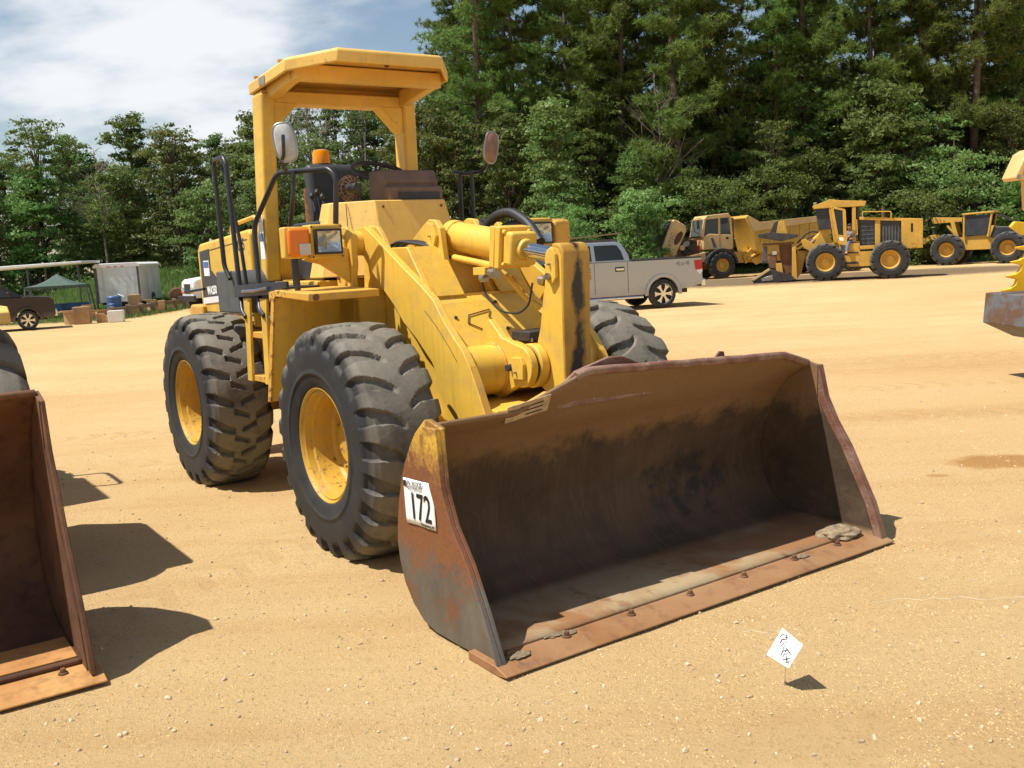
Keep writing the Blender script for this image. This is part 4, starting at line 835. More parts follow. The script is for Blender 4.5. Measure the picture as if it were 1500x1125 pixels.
    for sg in (-1, 1):
        b = MB(); b.add([(-1.84, oy + sg * 0.62, 3.07), (-1.84, oy + sg * 0.54, 3.07), (-1.32, oy + sg * 0.54, 3.145), (-1.32, oy + sg * 0.62, 3.145), (-1.84, oy + sg * 0.62, 3.20), (-1.84, oy + sg * 0.54, 3.20), (-1.32, oy + sg * 0.54, 3.24), (-1.32, oy + sg * 0.62, 3.24)], [(0, 1, 2, 3), (4, 5, 6, 7), (0, 1, 5, 4), (2, 3, 7, 6), (1, 2, 6, 5), (0, 3, 7, 4)]); b.build('side_beam', 'yellow_pale', rf, bevel=0.008)
        for x in (-1.95, -1.45):
            b = MB(); b.lathe([(0, 0.012), (0.018, 0.010), (0.02, 0.020), (0.034, 0.020), (0.037, 0.001)], 12, (x, oy + sg * 0.65, cz(x) + 0.09), 'z'); b.build('lifting_knob', 'yellow_worn', rf)
    b = MB(); x = -1.80; b.box(x, x + 0.12, oy - 0.6895, oy - 0.6875, cz(x) + 0.015, cz(x) + 0.075); b.build('sticker', 'ink_grey', rf, smooth=0)
    for sg in (-1, 1):
        b = MB(); b.cyl((-1.1 - .1 * sg, oy + sg * 0.1, cz(-1.1) + 0.05), (-1.1 - .1 * sg, oy + sg * 0.1, cz(-1.1) + 0.092), 0.018, n=8); b.build('bolt', 'rusty_steel', rf)
    # --- handrails and mirrors
    T = 0.0185
    yr = -1.0
    b = MB(); b.tube([(-1.95, -1.02, 1.72), (-2.03, -1.03, 1.82), (-2.06, -1.03, 2.58), (-2.02, -1.03, 2.635), (-1.83, -1.03, 2.64), (-1.78, -1.03, 2.58), (-1.66, -1.05, 1.62), (-1.55, -1.085, 1.48), (-1.48, -1.085, 1.44)], T, 12, rad=0.05); b.build('handrail', 'black_paint', root)
    b = MB(); b.tube([(-2.02, -0.985, 2.62), (-1.95, -0.98, 2.5), (-1.76, -0.98, 2.0), (-1.70, -0.98, 1.66)], 0.014, 10, rad=0.1); b.build('handrail_stay', 'black_paint', root)
    for sg in (-1, 1):
        k = lambda y: sg * abs(y)
        if sg > 0:
            for xx in (-1.42, -1.24):
                b = MB(); b.tube([(xx, 0.80, 1.66), (xx + .02, 0.80, 2.49)], 0.016, 10); b.build('handrail_stay', 'black_paint', root)
        if sg < 0: MB().tube([(-1.10, k(1.085), 1.46), (-1.19, k(1.085), 1.50), (-1.27, k(1.04), 1.62), (-1.33, k(1.02), 2.10), (-0.96, k(0.96), 2.44), (-0.46, k(0.80), 2.42), (-0.40, k(0.78), 2.36), (-0.46, k(0.78), 2.06)], T, 12, rad=0.07).build('handrail', 'black_paint', root)
        if sg < 0: MB().tube([(-0.76, k(0.92), 2.43), (-0.76, k(0.94), 2.26), (-0.80, k(0.94), 2.16), (-0.86, k(0.94), 2.05), (-0.84, k(0.94), 1.66)], 0.016, 10, rad=0.05).build('handrail_stay', 'black_paint', root)
        if False:
            b = MB(); b.tube([(-1.6, 1.0, 1.66), (-1.62, 1.0, 2.45), (-1.66, 0.98, 2.50), (-1.95, 0.8, 2.5)], T, 12, rad=0.05); b.build('handrail', 'black_paint', root)
        mr = bpy.data.objects.new('mirror', None); COL.objects.link(mr); mr.parent = root
        if sg < 0: mc = Vector((-0.60, -1.03, 2.60)); rz = R_(-28); base = [(-0.80, -0.96, 2.44), (-0.74, -1.0, 2.46), (-0.66, -1.03, 2.52), (-0.64, -1.03, 2.60)]
        else: mc = Vector((-1.04, 0.88, 2.65)); rz = R_(8); base = [(-1.50, 0.80, 2.50), (-1.35, 0.82, 2.47), (-1.16, 0.86, 2.47), (-1.10, 0.88, 2.53), (-1.09, 0.88, 2.64)]
        b = MB(); b.tube(base, 0.014, 8, rad=0.05); b.build('mirror_arm', 'black_paint', mr)
        if sg < 0: MB().tube([(-0.65, -1.05, 2.48), (-0.565, -1.06, 2.51), (-0.545, -1.065, 2.58), (-0.55, -1.06, 2.64)], 0.012, 8, rad=.03).build('mirror_bracket', 'black_paint', mr)
        Mm = Matrix.Translation(mc) @ Matrix.Rotation(rz, 4, 'Z') @ Matrix.Rotation(R_(8 if sg < 0 else -14), 4, 'X')
        def oval(w, h, x): 
            pts = []
            for t in np.linspace(0, 2 * PI, 28, endpoint=False):
                c, s_ = math.cos(t), math.sin(t); pts.append(Mm @ Vector((x, w * math.copysign(abs(c) ** .62, c), h * math.copysign(abs(s_) ** .75, s_))))
            return pts
        R0, R1, R2 = oval(0.068, 0.122, -0.012), oval(0.068, 0.122, 0.004), oval(0.048, 0.095, 0.022); n = 28
        b = MB(); b.add(R0 + R1 + R2, [(i, (i + 1) % n, n + (i + 1) % n, n + i) for i in range(n)] + [(n + i, n + (i + 1) % n, 2 * n + (i + 1) % n, 2 * n + i) for i in range(n)] + [tuple(range(2 * n, 3 * n))]); b.build('mirror_shell', 'mirror_back' if sg < 0 else 'mirror_brown', mr, smooth=50)
        b = MB(); b.add(oval(0.064, 0.118, -0.014), [tuple(range(n))]); b.build('mirror_face', 'mirror_glass', mr, smooth=0)
        q = [p for p in oval(0.070, 0.124, 0.0)]; b = MB(); b.tube(q + [q[0]], 0.008, 8); b.build('mirror_edge', 'steel', mr)
    # --- small fittings: hose bundle, nipples, bolts, weld beads
    for i, (dy, dz) in enumerate(((-.02, 0), (.03, .012), (.08, -.008))):
        b = MB(); b.tube([(-0.52, 0.24 + dy, 1.88), (-0.40, 0.24 + dy, 2.02 + dz), (-0.22, 0.21 + dy, 2.04 + dz), (-0.05, 0.15 + dy * .6, 1.98)], 0.016, 8, rad=.1); b.build('hose', 'hose', root)
    for i in range(3):
        b = MB(); b.tube([(-0.62, -0.33 + .05 * i, 1.885), (-0.5, -0.30 + .05 * i, 1.93), (-0.30, -0.22 + .03 * i, 1.90), (-0.12, -0.12, 1.80)], 0.013, 8, rad=.08); b.build('hose', 'hose', root)
    for p0, d0 in (((1.0, -0.124, 1.735), (0, -1, 0)), ((0.80, -0.262, 1.10), (0, -1, 0)), ((-0.23, -0.198, 1.95), (0, -1, 0)), ((-0.64, -0.668, 1.93), (0, -1, 0)), ((0.80, -0.135, 1.275), (0, 0, 1))):
        p = Vector(p0); d_ = Vector(d0); b = MB(); b.cyl(p, p + d_ * .012, 0.007, n=8); b.cyl(p + d_ * .012, p + d_ * .022, 0.004, n=6); b.build('grease_nipple', 'steel', root)
    for q in ((-0.76, 1.70), (-0.60, 1.70), (-0.76, 1.20), (-0.60, 1.20)):
        b = MB(); b.cyl((q[0], -0.645, q[1]), (q[0], -0.658, q[1]), 0.017, n=6); b.build('bolt', 'rusty_steel', root)
    for yy in (CY - 0.16, CY + 0.33):
        b = MB(); b.cyl((-0.853, yy, 2.19), (-0.842, yy, 2.19), 0.012, n=6); b.build('bolt', 'rusty_steel', root)
    for i in range(5):
        b = MB(); b.cyl((-3.5 + .28 * i, CY - 0.65, 1.325), (-3.5 + .28 * i, CY - 0.661, 1.325), 0.012, n=6); b.build('bolt', 'rusty_steel', root)
    for sg in (-1, 1):      # weld beads where the cross tube meets the arms and brackets
        for yy in (sg * 0.474, sg * 0.236):
            b = MB(); b.tube([(0.52 + 0.158 * math.cos(t), yy - sg * .006 * (1 if abs(yy) > .3 else -1), 1.10 + 0.158 * math.sin(t)) for t in np.linspace(0, 2 * PI, 30)], 0.009, 6); b.build('weld_bead', 'yellow_worn', root)
    # --- bucket
    bk = make_bucket(root)
    b = MB(); b.prism([(-0.62, 1.06), (-0.42, 1.185), (-0.20, 1.235), (-0.10, 1.23), (0.05, 1.17), (0.15, 1.10), (0.1, 1.0), (-0.55, 1.0)], 1.56, 1.585, 'x'); b.build('spill_guard', 'bucket_lip', bk, bevel=0.004)
    b = MB(); b.cyl((1.48, -0.70, 0.97), (1.52, -0.55, 1.04), 0.06, n=16); b.build('stop_block', 'yellow_worn', bk, bevel=0.01)
    b = MB(); b.prism([(0.56, 1.13), (0.62, 1.185), (0.65, 1.18), (0.66, 1.13)], 1.60, 1.615, 'x'); b.build('bent_tab', 'rusty_steel', bk)
    # bucket decal plate on the lip
    b = MB(); M4 = frame((1.66, -0.80, 1.045), (0.05, 1, 0.14), (0.55, 0, 0.8)); b.box(-0.13, 0.13, -0.055, 0.055, 0.0, 0.004, M4)
    b.build('data_plate', 'decal_tan', bk, smooth=0, bevel=0.001); 
    b = MB()
    for r in range(3): b.box(-0.05 + .02 * r, 0.09, 0.02 - 0.028 * r, 0.028 - 0.028 * r, 0.0042, 0.005, M4)
    b.build('plate_print', 'ink', bk, smooth=0)
    # lot sheet 172
    sh = bpy.data.objects.new('lot_sheet', None); COL.objects.link(sh); sh.parent = bk
    Ms = frame((1.512, -1.3965 + 0.035, 0.642), (1, 0, 0.045), (-0.065, 0, 1))
    nx_, ny_ = 10, 8; vs = []
    for j in range(ny_ + 1):
        for i in range(nx_ + 1):
            u = -0.143 + 0.286 * i / nx_; v = -0.112 + 0.224 * j / ny_; vs.append(Ms @ Vector((u, v, 0.002 + 0.0015 * math.sin(u * 30 + v * 9))))
    b = MB(); b.add(vs, [(j * (nx_ + 1) + i, j * (nx_ + 1) + i + 1, (j + 1) * (nx_ + 1) + i + 1, (j + 1) * (nx_ + 1) + i) for j in range(ny_) for i in range(nx_)]); pp = b.build('paper', 'paper', sh)
    so = pp.modifiers.new('solid', 'SOLIDIFY'); so.thickness = 0.0015
    Mt = Ms @ Matrix.Translation((0, 0, 0.0055))
    lettering('172', 0.19, 'ink', sh, Mt @ Matrix.Translation((0.012, -0.026, 0)), 0.74, 0.0012)
    lettering('J.M. WOOD', 0.04, 'ink_grey', sh, Mt @ Matrix.Translation((-0.03, 0.092, 0)), 0.8)
    lettering('AUCTION CO.', 0.026, 'ink_grey', sh, Mt @ Matrix.Translation((-0.03, 0.069, 0)), 0.9)
    b = MB(); b.box(-0.136, -0.112, 0.072, 0.102, 0, 0.0008, Mt); b.build('emblem', 'ink', sh, smooth=0)
    lettering('Montgomery, AL', 0.02, 'ink', sh, Mt @ Matrix.Translation((0.07, -0.1, 0)), 0.9)
    # dried mud in the far corner of the floor
    bmz = bmesh.new(); bmesh.ops.create_icosphere(bmz, subdivisions=4, radius=1.0)
    for v in bmz.verts:
        k = 1 + 0.35 * noise.noise(v.co * 2.2) + 0.15 * noise.noise(v.co * 6); v.co = Vector((v.co.x * 0.105 * k, v.co.y * 0.14 * k, v.co.z * 0.04 * k))
    me = bpy.data.meshes.new('mud_clod'); bmz.to_mesh(me); bmz.free(); me.materials.append(MAT['mud_clod']); me.shade_smooth()
    o = link('mud_clod', me, bk, (1.99, 1.18, 0.055))
    for (x, y, sx_) in ((2.10, 0.72, .25), (2.04, -0.99, .35), (2.08, -0.93, .22), (2.13, -1.25, .3)):
        c = link('mud_clod', me, bk, (x, y, 0.045)); c.scale = (sx_, sx_ * 1.4, sx_ * .5)
    return root
loader = make_loader()

# ================================================================== THE LOADER AT THE LEFT EDGE (mostly outside the frame)
TY_L = tyre_mesh('tyre', R=0.79, hw=0.28, nl=17, style=1, depth=0.05, zc=0.74)
def make_left_loader():
    o0 = Vector((LX, LY, 0)) + LF * (-1.2) + LL * (-4.16)
    root = empty('wheel_loader', o0, LROT)
    tag(root, 'wheel loader cut off by the left edge with a dark rusty empty bucket', 'wheel loader')
    for x, y in ((-0.05, -1.18), (-0.05, 1.20), (-2.95, -1.18), (-2.95, 1.20)): wheel(root, x, y, 0.74, -1 if y < 0 else 1, TY_L)
    b = MB(); b.cyl((-0.05, -0.9, 0.74), (-0.05, 0.9, 0.74), 0.18, n=20); b.cyl((-2.95, -0.9, 0.74), (-2.95, 0.9, 0.74), 0.18, n=20); b.build('axles', 'yellow_worn', root) if False else None
    for x in (-0.05, -2.95):
        b = MB(); b.cyl((x, -0.9, 0.74), (x, 0.9, 0.74), 0.18, n=20); b.build('axle', 'yellow_worn', root)
    b = MB(); b.prism([(-1.0, 0.6), (-1.0, 1.7), (-0.6, 1.95), (-0.2, 1.9), (0.45, 1.2), (0.45, 0.6)], -0.45, 0.45); b.build('front_frame', 'yellow', root, bevel=0.01)
    b = MB(); b.prism([(-3.9, 0.7), (-3.9, 1.7), (-3.7, 2.0), (-2.2, 2.1), (-1.2, 1.7), (-1.2, 0.7)], -0.65, 0.65); b.build('engine_hood', 'yellow', root, bevel=0.03)
    for sg in (-1, 1):
        b = MB(); b.prism([(-0.7, 1.95), (-0.5, 2.05), (0.3, 1.6), (0.85, 1.0), (1.05, 0.45), (0.95, 0.3), (0.8, 0.4), (0.3, 1.15), (-0.6, 1.8)], sg * 0.5, sg * 0.56); b.build('lift_arm', 'yellow', root, bevel=0.006)
        ya, yb = sorted((sg * 0.66, sg * 1.43))
        b = MB(); b.prism([(-0.78, 1.555), (-0.78, 1.655), (0.36, 1.655), (0.42, 1.62), (0.42, 1.555)], ya, yb); fd = b.build('fender', 'yellow_pale', root, bevel=0.008)
        b = MB(); b.prism([(-0.82, 1.62), (-0.78, 1.62), (-0.95, 0.9), (-0.99, 0.9)], ya, yb); b.build('fender_skirt', 'yellow', fd, bevel=0.004)
        b = MB(); b.box(-0.72, -0.5, sg * 0.95 - .2, sg * 0.95 + .2, 1.67, 1.95); lb = b.build('headlight_housing', 'yellow', root, bevel=0.01)
        b = MB(); b.box(-0.499, -0.48, sg * 0.95 - .16, sg * 0.95 + .1, 1.70, 1.92); b.build('lens', 'lamp_glass', lb)
        b = MB(); b.box(-3.1, -2.95, sg * 0.66 - .07, sg * 0.66 + .07, 1.68, 2.9); b.build('cab_post', 'yellow', root, bevel=0.01)
        b = MB(); b.box(-2.25, -2.17, sg * 0.66 - .05, sg * 0.66 + .05, 1.68, 2.9); b.build('cab_post', 'yellow', root, bevel=0.01)
        b = MB(); b.tube([(-2.5, sg * 1.2, 1.6), (-2.5, sg * 1.2, 2.5), (-3.1, sg * 1.2, 2.5), (-3.1, sg * 1.2, 1.6)], 0.02, 8, rad=.1); b.build('handrail', 'black_paint', root)
    b = MB(); b.box(-3.15, -2.1, -0.74, 0.74, 2.9, 3.02); b.build('cab_roof', 'yellow', root, bevel=0.02)
    b = MB(); b.prism([(0.62, 1.75), (0.72, 1.75), (0.80, 1.0), (0.95, 0.8), (0.85, 0.72), (0.6, 1.0)], -0.1, 0.1); b.build('bell_crank', 'yellow', root, bevel=0.008)
    bk = make_bucket(root, hw=1.355, s=1.19, mats=('rust_dark', 'rust_dark', 'rust_orange', 'rust_dark'), worn_lip=False, x0=0.03, strip_on=False, bolts=[1.25, 0.82, 0.4, -0.02, -0.44, -0.86, -1.28])
    b = MB(); b.box(1.72, 2.02, -1.33, 1.33, 0.064, 0.072); b.build('floor_plate', 'rust_orange', bk, bevel=0.002)
    return root
make_left_loader()

# ================================================================== FAR MACHINES
def trace(ox, oy, k, flip=-1):
    """side view points in pixels -> (x forward, z up) metres; flip -1: the machine looks left"""
    return lambda *pts: [((p[0] - ox) * k * flip, (oy - p[1]) * k) for p in pts]
TY_FAR = tyre_mesh('tyre', R=0.745, hw=0.262, nl=14, style=1, depth=0.06, nt=280, clamp=True, mat='tyre_rubber_far', zc=0.735)
TY_CAR = tyre_mesh('tyre', R=0.745, hw=0.25, bead=0.53, nl=40, depth=0.012, nt=320, clamp=False, mat='tyre_rubber_far')
RIM_FAR = rim_mesh('rim', 0.37, 'yellow_far', 0.16); HUB_FAR = hub_mesh('hub', 0.37, mat='yellow_far', dish=0.16)
def alloy():
    b = MB(); r = 0.545; off = -0.20
    b.lathe([(off + 0.10, r * .9), (off, r), (off - 0.012, r * .99), (off - 0.004, r * .94), (off + 0.03, r * .90), (off + 0.16, r * .88)], 40)
    for i in range(6):
        t0 = 2 * PI * i / 6
        ang = lambda t, q: (q * math.cos(t), q * math.sin(t))
        poly = [ang(t0 - .30, .16), ang(t0 - .20, .34), ang(t0 - .28, .49), ang(t0 + .28, .49), ang(t0 + .20, .34), ang(t0 + .30, .16)]
        b.prism(poly, off + 0.015, off + 0.05)
    b.cyl((0, off + 0.05, 0), (0, off + 0.0, 0), 0.17, 0.15, 20)
    return b.mesh('rim', 'chrome')
RIM_CAR = alloy(); b = MB(); b.cyl((0, -0.02, 0), (0, -0.05, 0), 0.5, n=28); HUB_CAR = b.mesh('brake_disc', 'dark_steel')
for me_ in (RIM_FAR, HUB_FAR, RIM_CAR): me_.shade_smooth(); me_.set_sharp_from_angle(angle=R_(30))
def heading(dx, dy): return math.atan2(dy, dx)
def P(b, poly, y0, y1, name, mat, par, bev=0.01): return MB().prism(poly, y0, y1).build(name, mat, par, bevel=bev)

# ---- pickup -----------------------------------------------------------------
def make_pickup(name, loc, rz, label, paintm, cat='pickup truck'):
    root = empty(name, loc, rz); tag(root, label, cat)
    # x forward; rear axle at 0; width 2.0
    W2 = 0.98
    low = [(-1.22, 0.62), (-1.24, 0.80), (-1.22, 1.38), (3.62, 1.36), (3.64, 1.40), (4.55, 1.32), (4.72, 1.20), (4.76, 0.60), (4.62, 0.50)]
    def arch(cx, r, n=12): return [(cx + r * math.cos(t), 0.40 + r * math.sin(t)) for t in np.linspace(0.05, PI - 0.05, n)]
    body = low + [(4.15, 0.45)] + arch(3.68, 0.47) + [(3.2, 0.42), (0.5, 0.42)] + arch(0, 0.47) + [(-0.5, 0.5)]
    P(None, body, -W2, W2, 'body', paintm, root, 0.03)
    cab = [(0.98, 1.37), (1.02, 1.60), (1.18, 1.87), (1.35, 1.93), (2.55, 1.93), (2.75, 1.89), (3.55, 1.38)]
    vs = []
    for y, k in ((-W2 + 0.04, 0), (-W2 + 0.17, 1), (W2 - 0.17, 1), (W2 - 0.04, 0)): pass
    bb = MB(); n = len(cab)
    def yz(z): return (W2 - 0.03) - max(0, z - 1.37) * 0.26
    vs = [(x, -yz(z), z) for x, z in cab] + [(x, yz(z), z) for x, z in cab]
    bb.add(vs, [tuple(range(n - 1, -1, -1)), tuple(range(n, 2 * n))] + [(i, (i + 1) % n, n + (i + 1) % n, n + i) for i in range(n)]); bb.build('cab', paintm, root, bevel=0.03)
    for sg in (-1, 1):
        def side(poly, name, mat, out=0.004):
            b = MB(); m = len(poly); v0 = [(x, sg * (yz(z) + out), z) for x, z in poly]; v1 = [(x, sg * (yz(z) + out - 0.02), z) for x, z in poly]
            b.add(v0 + v1, [tuple(range(m)), tuple(range(2 * m - 1, m - 1, -1))] + [(i, (i + 1) % m, m + (i + 1) % m, m + i) for i in range(m)]); return b.build(name, mat, root, bevel=0.004)
        side([(1.16, 1.42), (1.22, 1.66), (1.32, 1.82), (1.42, 1.84), (2.02, 1.84), (2.02, 1.42)], 'window', 'tinted_glass')
        side([(2.13, 1.42), (2.13, 1.84), (2.60, 1.84), (2.72, 1.80), (3.22, 1.42)], 'window', 'tinted_glass')
        for x0, x1 in ((1.08, 2.05), (2.08, 3.12)):
            b = MB(); b.box(x0 - 0.006, x0 + 0.006, sg * W2 - 0.004, sg * W2 + 0.003, 0.5, 1.36); b.build('door_seam', 'ink', root, smooth=0)
        for x in (1.20, 2.22):
            b = MB(); b.box(x, x + 0.24, min(sg * W2, sg * (W2 + 0.04)), max(sg * W2, sg * (W2 + 0.04)), 1.13, 1.20); b.build('door_handle', 'chrome', root, bevel=0.015)
            b = MB(); b.box(x - 0.02, x + 0.26, sg * W2 - .001, sg * (W2 + .004), 1.10, 1.23); b.build('handle_recess', 'ink', root, bevel=0.001)
        b = MB(); b.box(3.0, 3.14, min(sg * W2, sg * (W2 + .26)), max(sg * W2, sg * (W2 + .26)), 1.40, 1.62); b.build('door_mirror', 'black_plastic', root, bevel=0.03)
        b = MB(); b.prism([(-1.235, 1.30), (-1.235, 0.98), (-1.15, 0.90), (-1.02, 1.04), (-0.98, 1.30)], min(sg * (W2 - .05), sg * (W2 + .012)), max(sg * (W2 - .05), sg * (W2 + .012))); tl = b.build('tail_light', 'red_lamp', root, bevel=0.01)
        b = MB(); b.prism([(-1.238, 1.04), (-1.238, 0.97), (-1.15, 0.89), (-1.04, 1.02)], min(sg * W2, sg * (W2 + .0135)), max(sg * W2, sg * (W2 + .0135))); b.build('reverse_lens', 'white_paint', tl)
        # flared wheel arch
        for cx in (0, 3.68):
            b = MB(); r0, r1 = 0.47, 0.58; ts = np.linspace(-0.05, PI + 0.05, 16)
            poly = [(cx + r1 * math.cos(t), 0.40 + r1 * math.sin(t)) for t in ts] + [(cx + r0 * math.cos(t), 0.40 + r0 * math.sin(t)) for t in ts[::-1]]
            b.prism(poly, min(sg * (W2 - .03), sg * (W2 + .03)), max(sg * (W2 - .03), sg * (W2 + .03))); b.build('wheel_arch', paintm, root, bevel=0.02)
        b = MB(); b.cyl((0.62, sg * 0.93, 0.36), (3.1, sg * 0.93, 0.36), 0.05, n=12); b.build('step_bar', 'chrome', root)
        for cx in (0, 3.68): wheel(root, cx, sg * 0.86, 0.405, sg, TY_CAR, RIM_CAR, HUB_CAR, scale=0.545)
        b = MB(); b.box(4.55, 4.72, sg * 0.62 - .14, sg * 0.62 + .14, 0.98, 1.2); b.build('head_lamp', 'lamp_glass', root, bevel=0.02)
    b = MB(); b.box(-1.36, -1.22, -0.95, 0.95, 0.55, 0.76); b.build('rear_bumper', 'chrome', root, bevel=0.03)
    b = MB(); b.box(-1.20, 0.95, -0.90, 0.90, 1.375, 1.392); b.build('bed_cover', 'black_plastic', root, bevel=0.005)
    b = MB(); b.box(-1.22, 0.97, -0.985, -0.91, 1.36, 1.40); b.build('bed_rail', 'black_plastic', root, bevel=0.005)
    b = MB(); b.box(-1.22, 0.97, 0.91, 0.985, 1.36, 1.40); b.build('bed_rail', 'black_plastic', root, bevel=0.005)
    b = MB(); b.add([(2.80, -0.72, 1.86), (2.80, 0.72, 1.86), (3.52, 0.86, 1.41), (3.52, -0.86, 1.41)], [(0, 1, 2, 3)]); w = b.build('windscreen', 'tinted_glass', root, smooth=0); so = w.modifiers.new('s', 'SOLIDIFY'); so.thickness = .03; so.offset = 0
    b = MB(); b.box(-1.0, 4.4, -0.5, 0.5, 0.38, 0.5); b.build('chassis', 'dark_steel', root)
    b = MB(); b.box(4.70, 4.82, -0.9, 0.9, 0.5, 0.8); b.build('front_bumper', 'chrome', root, bevel=0.03)
    return root
hp = heading(-0.955, -0.30)
pk = make_pickup('pickup_truck', (4.12, 28.3, 0), hp, 'silver crew cab pickup truck parked beyond the loader', 'silver_paint')
lettering('4x4', 0.20, 'ink_grey', pk, frame((-0.62, 0.985, 1.22), (-1, 0, 0), (0, 0, 1)), 1.5)
sv = make_pickup('pickup_truck', (-19.45, 32.5, 0), heading(0.90, 0.43), 'dark maroon pickup truck at the left edge beside the green tent', 'dark_car_paint')
sv.scale = (0.82,) * 3

# ---- feller buncher ---------------------------------------------------------
def make_feller():
    k = 0.0276; root = empty('feller_buncher', (13.0, 39.6, 0), heading(-0.955, 0.297)); S = trace(1211, 411.5, k)
    tag(root, 'yellow wheeled feller buncher with cutting head, parked with its cab door open', 'feller buncher')
    YF = 'yellow_far'
    for x in (0, -2.4):
        for sg in (-1, 1): wheel(root, x, sg * 0.98, 0.735, sg, TY_FAR, RIM_FAR, HUB_FAR, spin=x)
    P(None, S((1230, 360), (1258, 360), (1258, 372), (1280, 372), (1280, 393), (1245, 393), (1232, 385)), -0.5, 0.95, 'belly_frame', YF, root)
    P(None, S((1195, 362), (1206, 335), (1213, 335), (1216, 345), (1225, 362), (1232, 386), (1200, 390)), -0.55, 0.55, 'front_frame', YF, root)
    # cab: floor, posts, roof, screens, open door
    P(None, S((1222, 357), (1258, 357), (1258, 366), (1222, 366)), -0.72, 0.72, 'cab_floor', YF, root)
    P(None, S((1194, 304), (1218, 296), (1232, 298), (1267, 301), (1265, 308), (1196, 308)), -0.82, 0.82, 'cab_roof', YF, root)
    for a in (((1216, 306), (1221, 306), (1229, 358), (1223, 358)), ((1248, 306), (1253, 306), (1253, 358), (1248, 358))):
        for sg in (-1, 1): P(None, S(*a), sg * 0.74 - .06, sg * 0.74 + .06, 'cab_post', YF, root)
    P(None, S((1198, 308), (1218, 308), (1222, 338), (1203, 338)), -0.70, 0.70, 'window_screen', 'dark_panel', root)
    P(None, S((1254, 308), (1258, 308), (1258, 340), (1254, 340)), -0.7, 0.7, 'rear_screen', 'dark_panel', root)
    P(None, S((1222, 306), (1250, 306), (1250, 350), (1226, 350)), -0.70, -0.66, 'far_screen', 'dark_panel', root)
    dr = bpy.data.objects.new('door', None); COL.objects.link(dr); dr.parent = root
    for a in (((1219, 306), (1222, 305), (1230, 352), (1226, 352)), ((1219, 306), (1238, 311), (1238, 314), (1220, 309)), ((1235, 312), (1239, 312), (1241, 362), (1236, 362))):
        P(None, S(*a), 1.02, 1.08, 'door_frame', YF, dr)
    P(None, S((1227, 346), (1240, 349), (1241, 363), (1229, 360)), 1.03, 1.07, 'door_panel', YF, dr)
    P(None, S((1223, 309), (1236, 313), (1238, 348), (1229, 346)), 1.045, 1.055, 'door_glass', 'tinted_glass', dr)
    P(None, S((1229, 350), (1236, 351), (1237, 356), (1231, 355)), 1.072, 1.075, 'door_sticker', 'paper', dr)
    b = MB(); b.tube([(x, 0.86, z) for x, z in S((1252, 327), (1254, 327), (1255, 348), (1252, 348))], 0.025, 6); b.build('grab_handle', YF, root)
    # engine bay with dark side doors
    P(None, S((1258, 325), (1316, 330), (1316, 370), (1258, 368)), -0.66, 0.66, 'engine_block', 'dark_panel', root)
    P(None, S((1258, 323), (1316, 328), (1316, 332), (1258, 327)), -0.74, 0.74, 'engine_cover', YF, root)
    P(None, S((1279, 328), (1286, 328), (1286, 366), (1279, 366)), -0.70, 0.70, 'engine_pillar', YF, root)
    P(None, S((1256, 364), (1278, 364), (1278, 369), (1256, 369)), 0.3, 0.95, 'side_step', YF, root)
    P(None, S((1314, 328), (1342, 330), (1342, 371), (1320, 371), (1314, 362)), -0.78, 0.78, 'counterweight', YF, root, 0.02)
    b = MB(); x, z = S((1330, 366))[0]; b.lathe([(0.781, 0.10), (0.79, 0.10), (0.79, 0.07), (0.781, 0.07)], 20, (x, 0, z)); b.build('tow_ring', YF, root)
    for x in (0, -2.4): b = MB(); b.cyl((x, -0.9, 0.735), (x, 0.9, 0.735), 0.15, n=14); b.build('axle', 'dark_steel', root)
    # boom cylinders and lift arms
    for sg in (-1, 1):
        (xa, za), (xb, zb) = S((1204, 344), (1186, 360)); b = MB(); b.cyl((xa, sg * .3, za), (xb, sg * .3, zb), 0.05, n=10); b.build('lift_rod', 'chrome', root)
        (xa, za), (xb, zb) = S((1212, 338), (1196, 352)); b = MB(); b.cyl((xa, sg * .3, za), (xb, sg * .3, zb), 0.085, n=10); b.build('lift_cylinder', YF, root)
        P(None, S((1178, 352), (1184, 350), (1212, 372), (1208, 380), (1180, 362)), sg * .48 - .05, sg * .48 + .05, 'lift_arm', YF, root)
    # cutting head
    P(None, S((1165, 362), (1170, 360), (1172, 408), (1164, 408)), -0.65, 0.65, 'head_plate', YF, root)
    P(None, S((1172, 366), (1184, 372), (1178, 400), (1170, 408)), -0.3, 0.3, 'head_bracket', YF, root)
    P(None, S((1146, 356), (1164, 356), (1164, 400), (1150, 400)), -0.42, 0.42, 'pocket_wall', 'rust_dark', root)
    P(None, S((1141, 384), (1150, 384), (1152, 400), (1143, 404)), -0.5, 0.5, 'saw_guard', YF, root)
    P(None, S((1106, 406), (1132, 391), (1164, 402), (1170, 409), (1130, 412), (1110, 411)), -0.80, 0.80, 'saw_housing', 'dark_steel', root)
    P(None, S((1120, 405), (1137, 400), (1138, 408), (1122, 409)), 0.805, 0.82, 'saw_tooth_guard', 'steel', root)
    P(None, S((1106, 406), (1132, 390), (1134, 393), (1110, 408)), 0.805, 0.85, 'guard_bar', 'cardboard_pale', root)
    P(None, S((1116, 340), (1134, 338), (1173, 343), (1173, 347), (1150, 352), (1118, 345)), -0.7, 0.7, 'top_plate', 'dark_steel', root)
    P(None, S((1142, 341), (1146, 322), (1154, 322), (1159, 341)), -0.12, 0.12, 'top_horn', YF, root)
    P(None, S((1133, 342), (1139, 324), (1147, 320), (1144, 342)), -0.36, -0.2, 'top_horn', 'dark_steel', root)
    P(None, S((1122, 354), (1168, 354), (1168, 357), (1122, 357)), -0.55, 0.55, 'upper_shelf', 'rusty_steel', root)
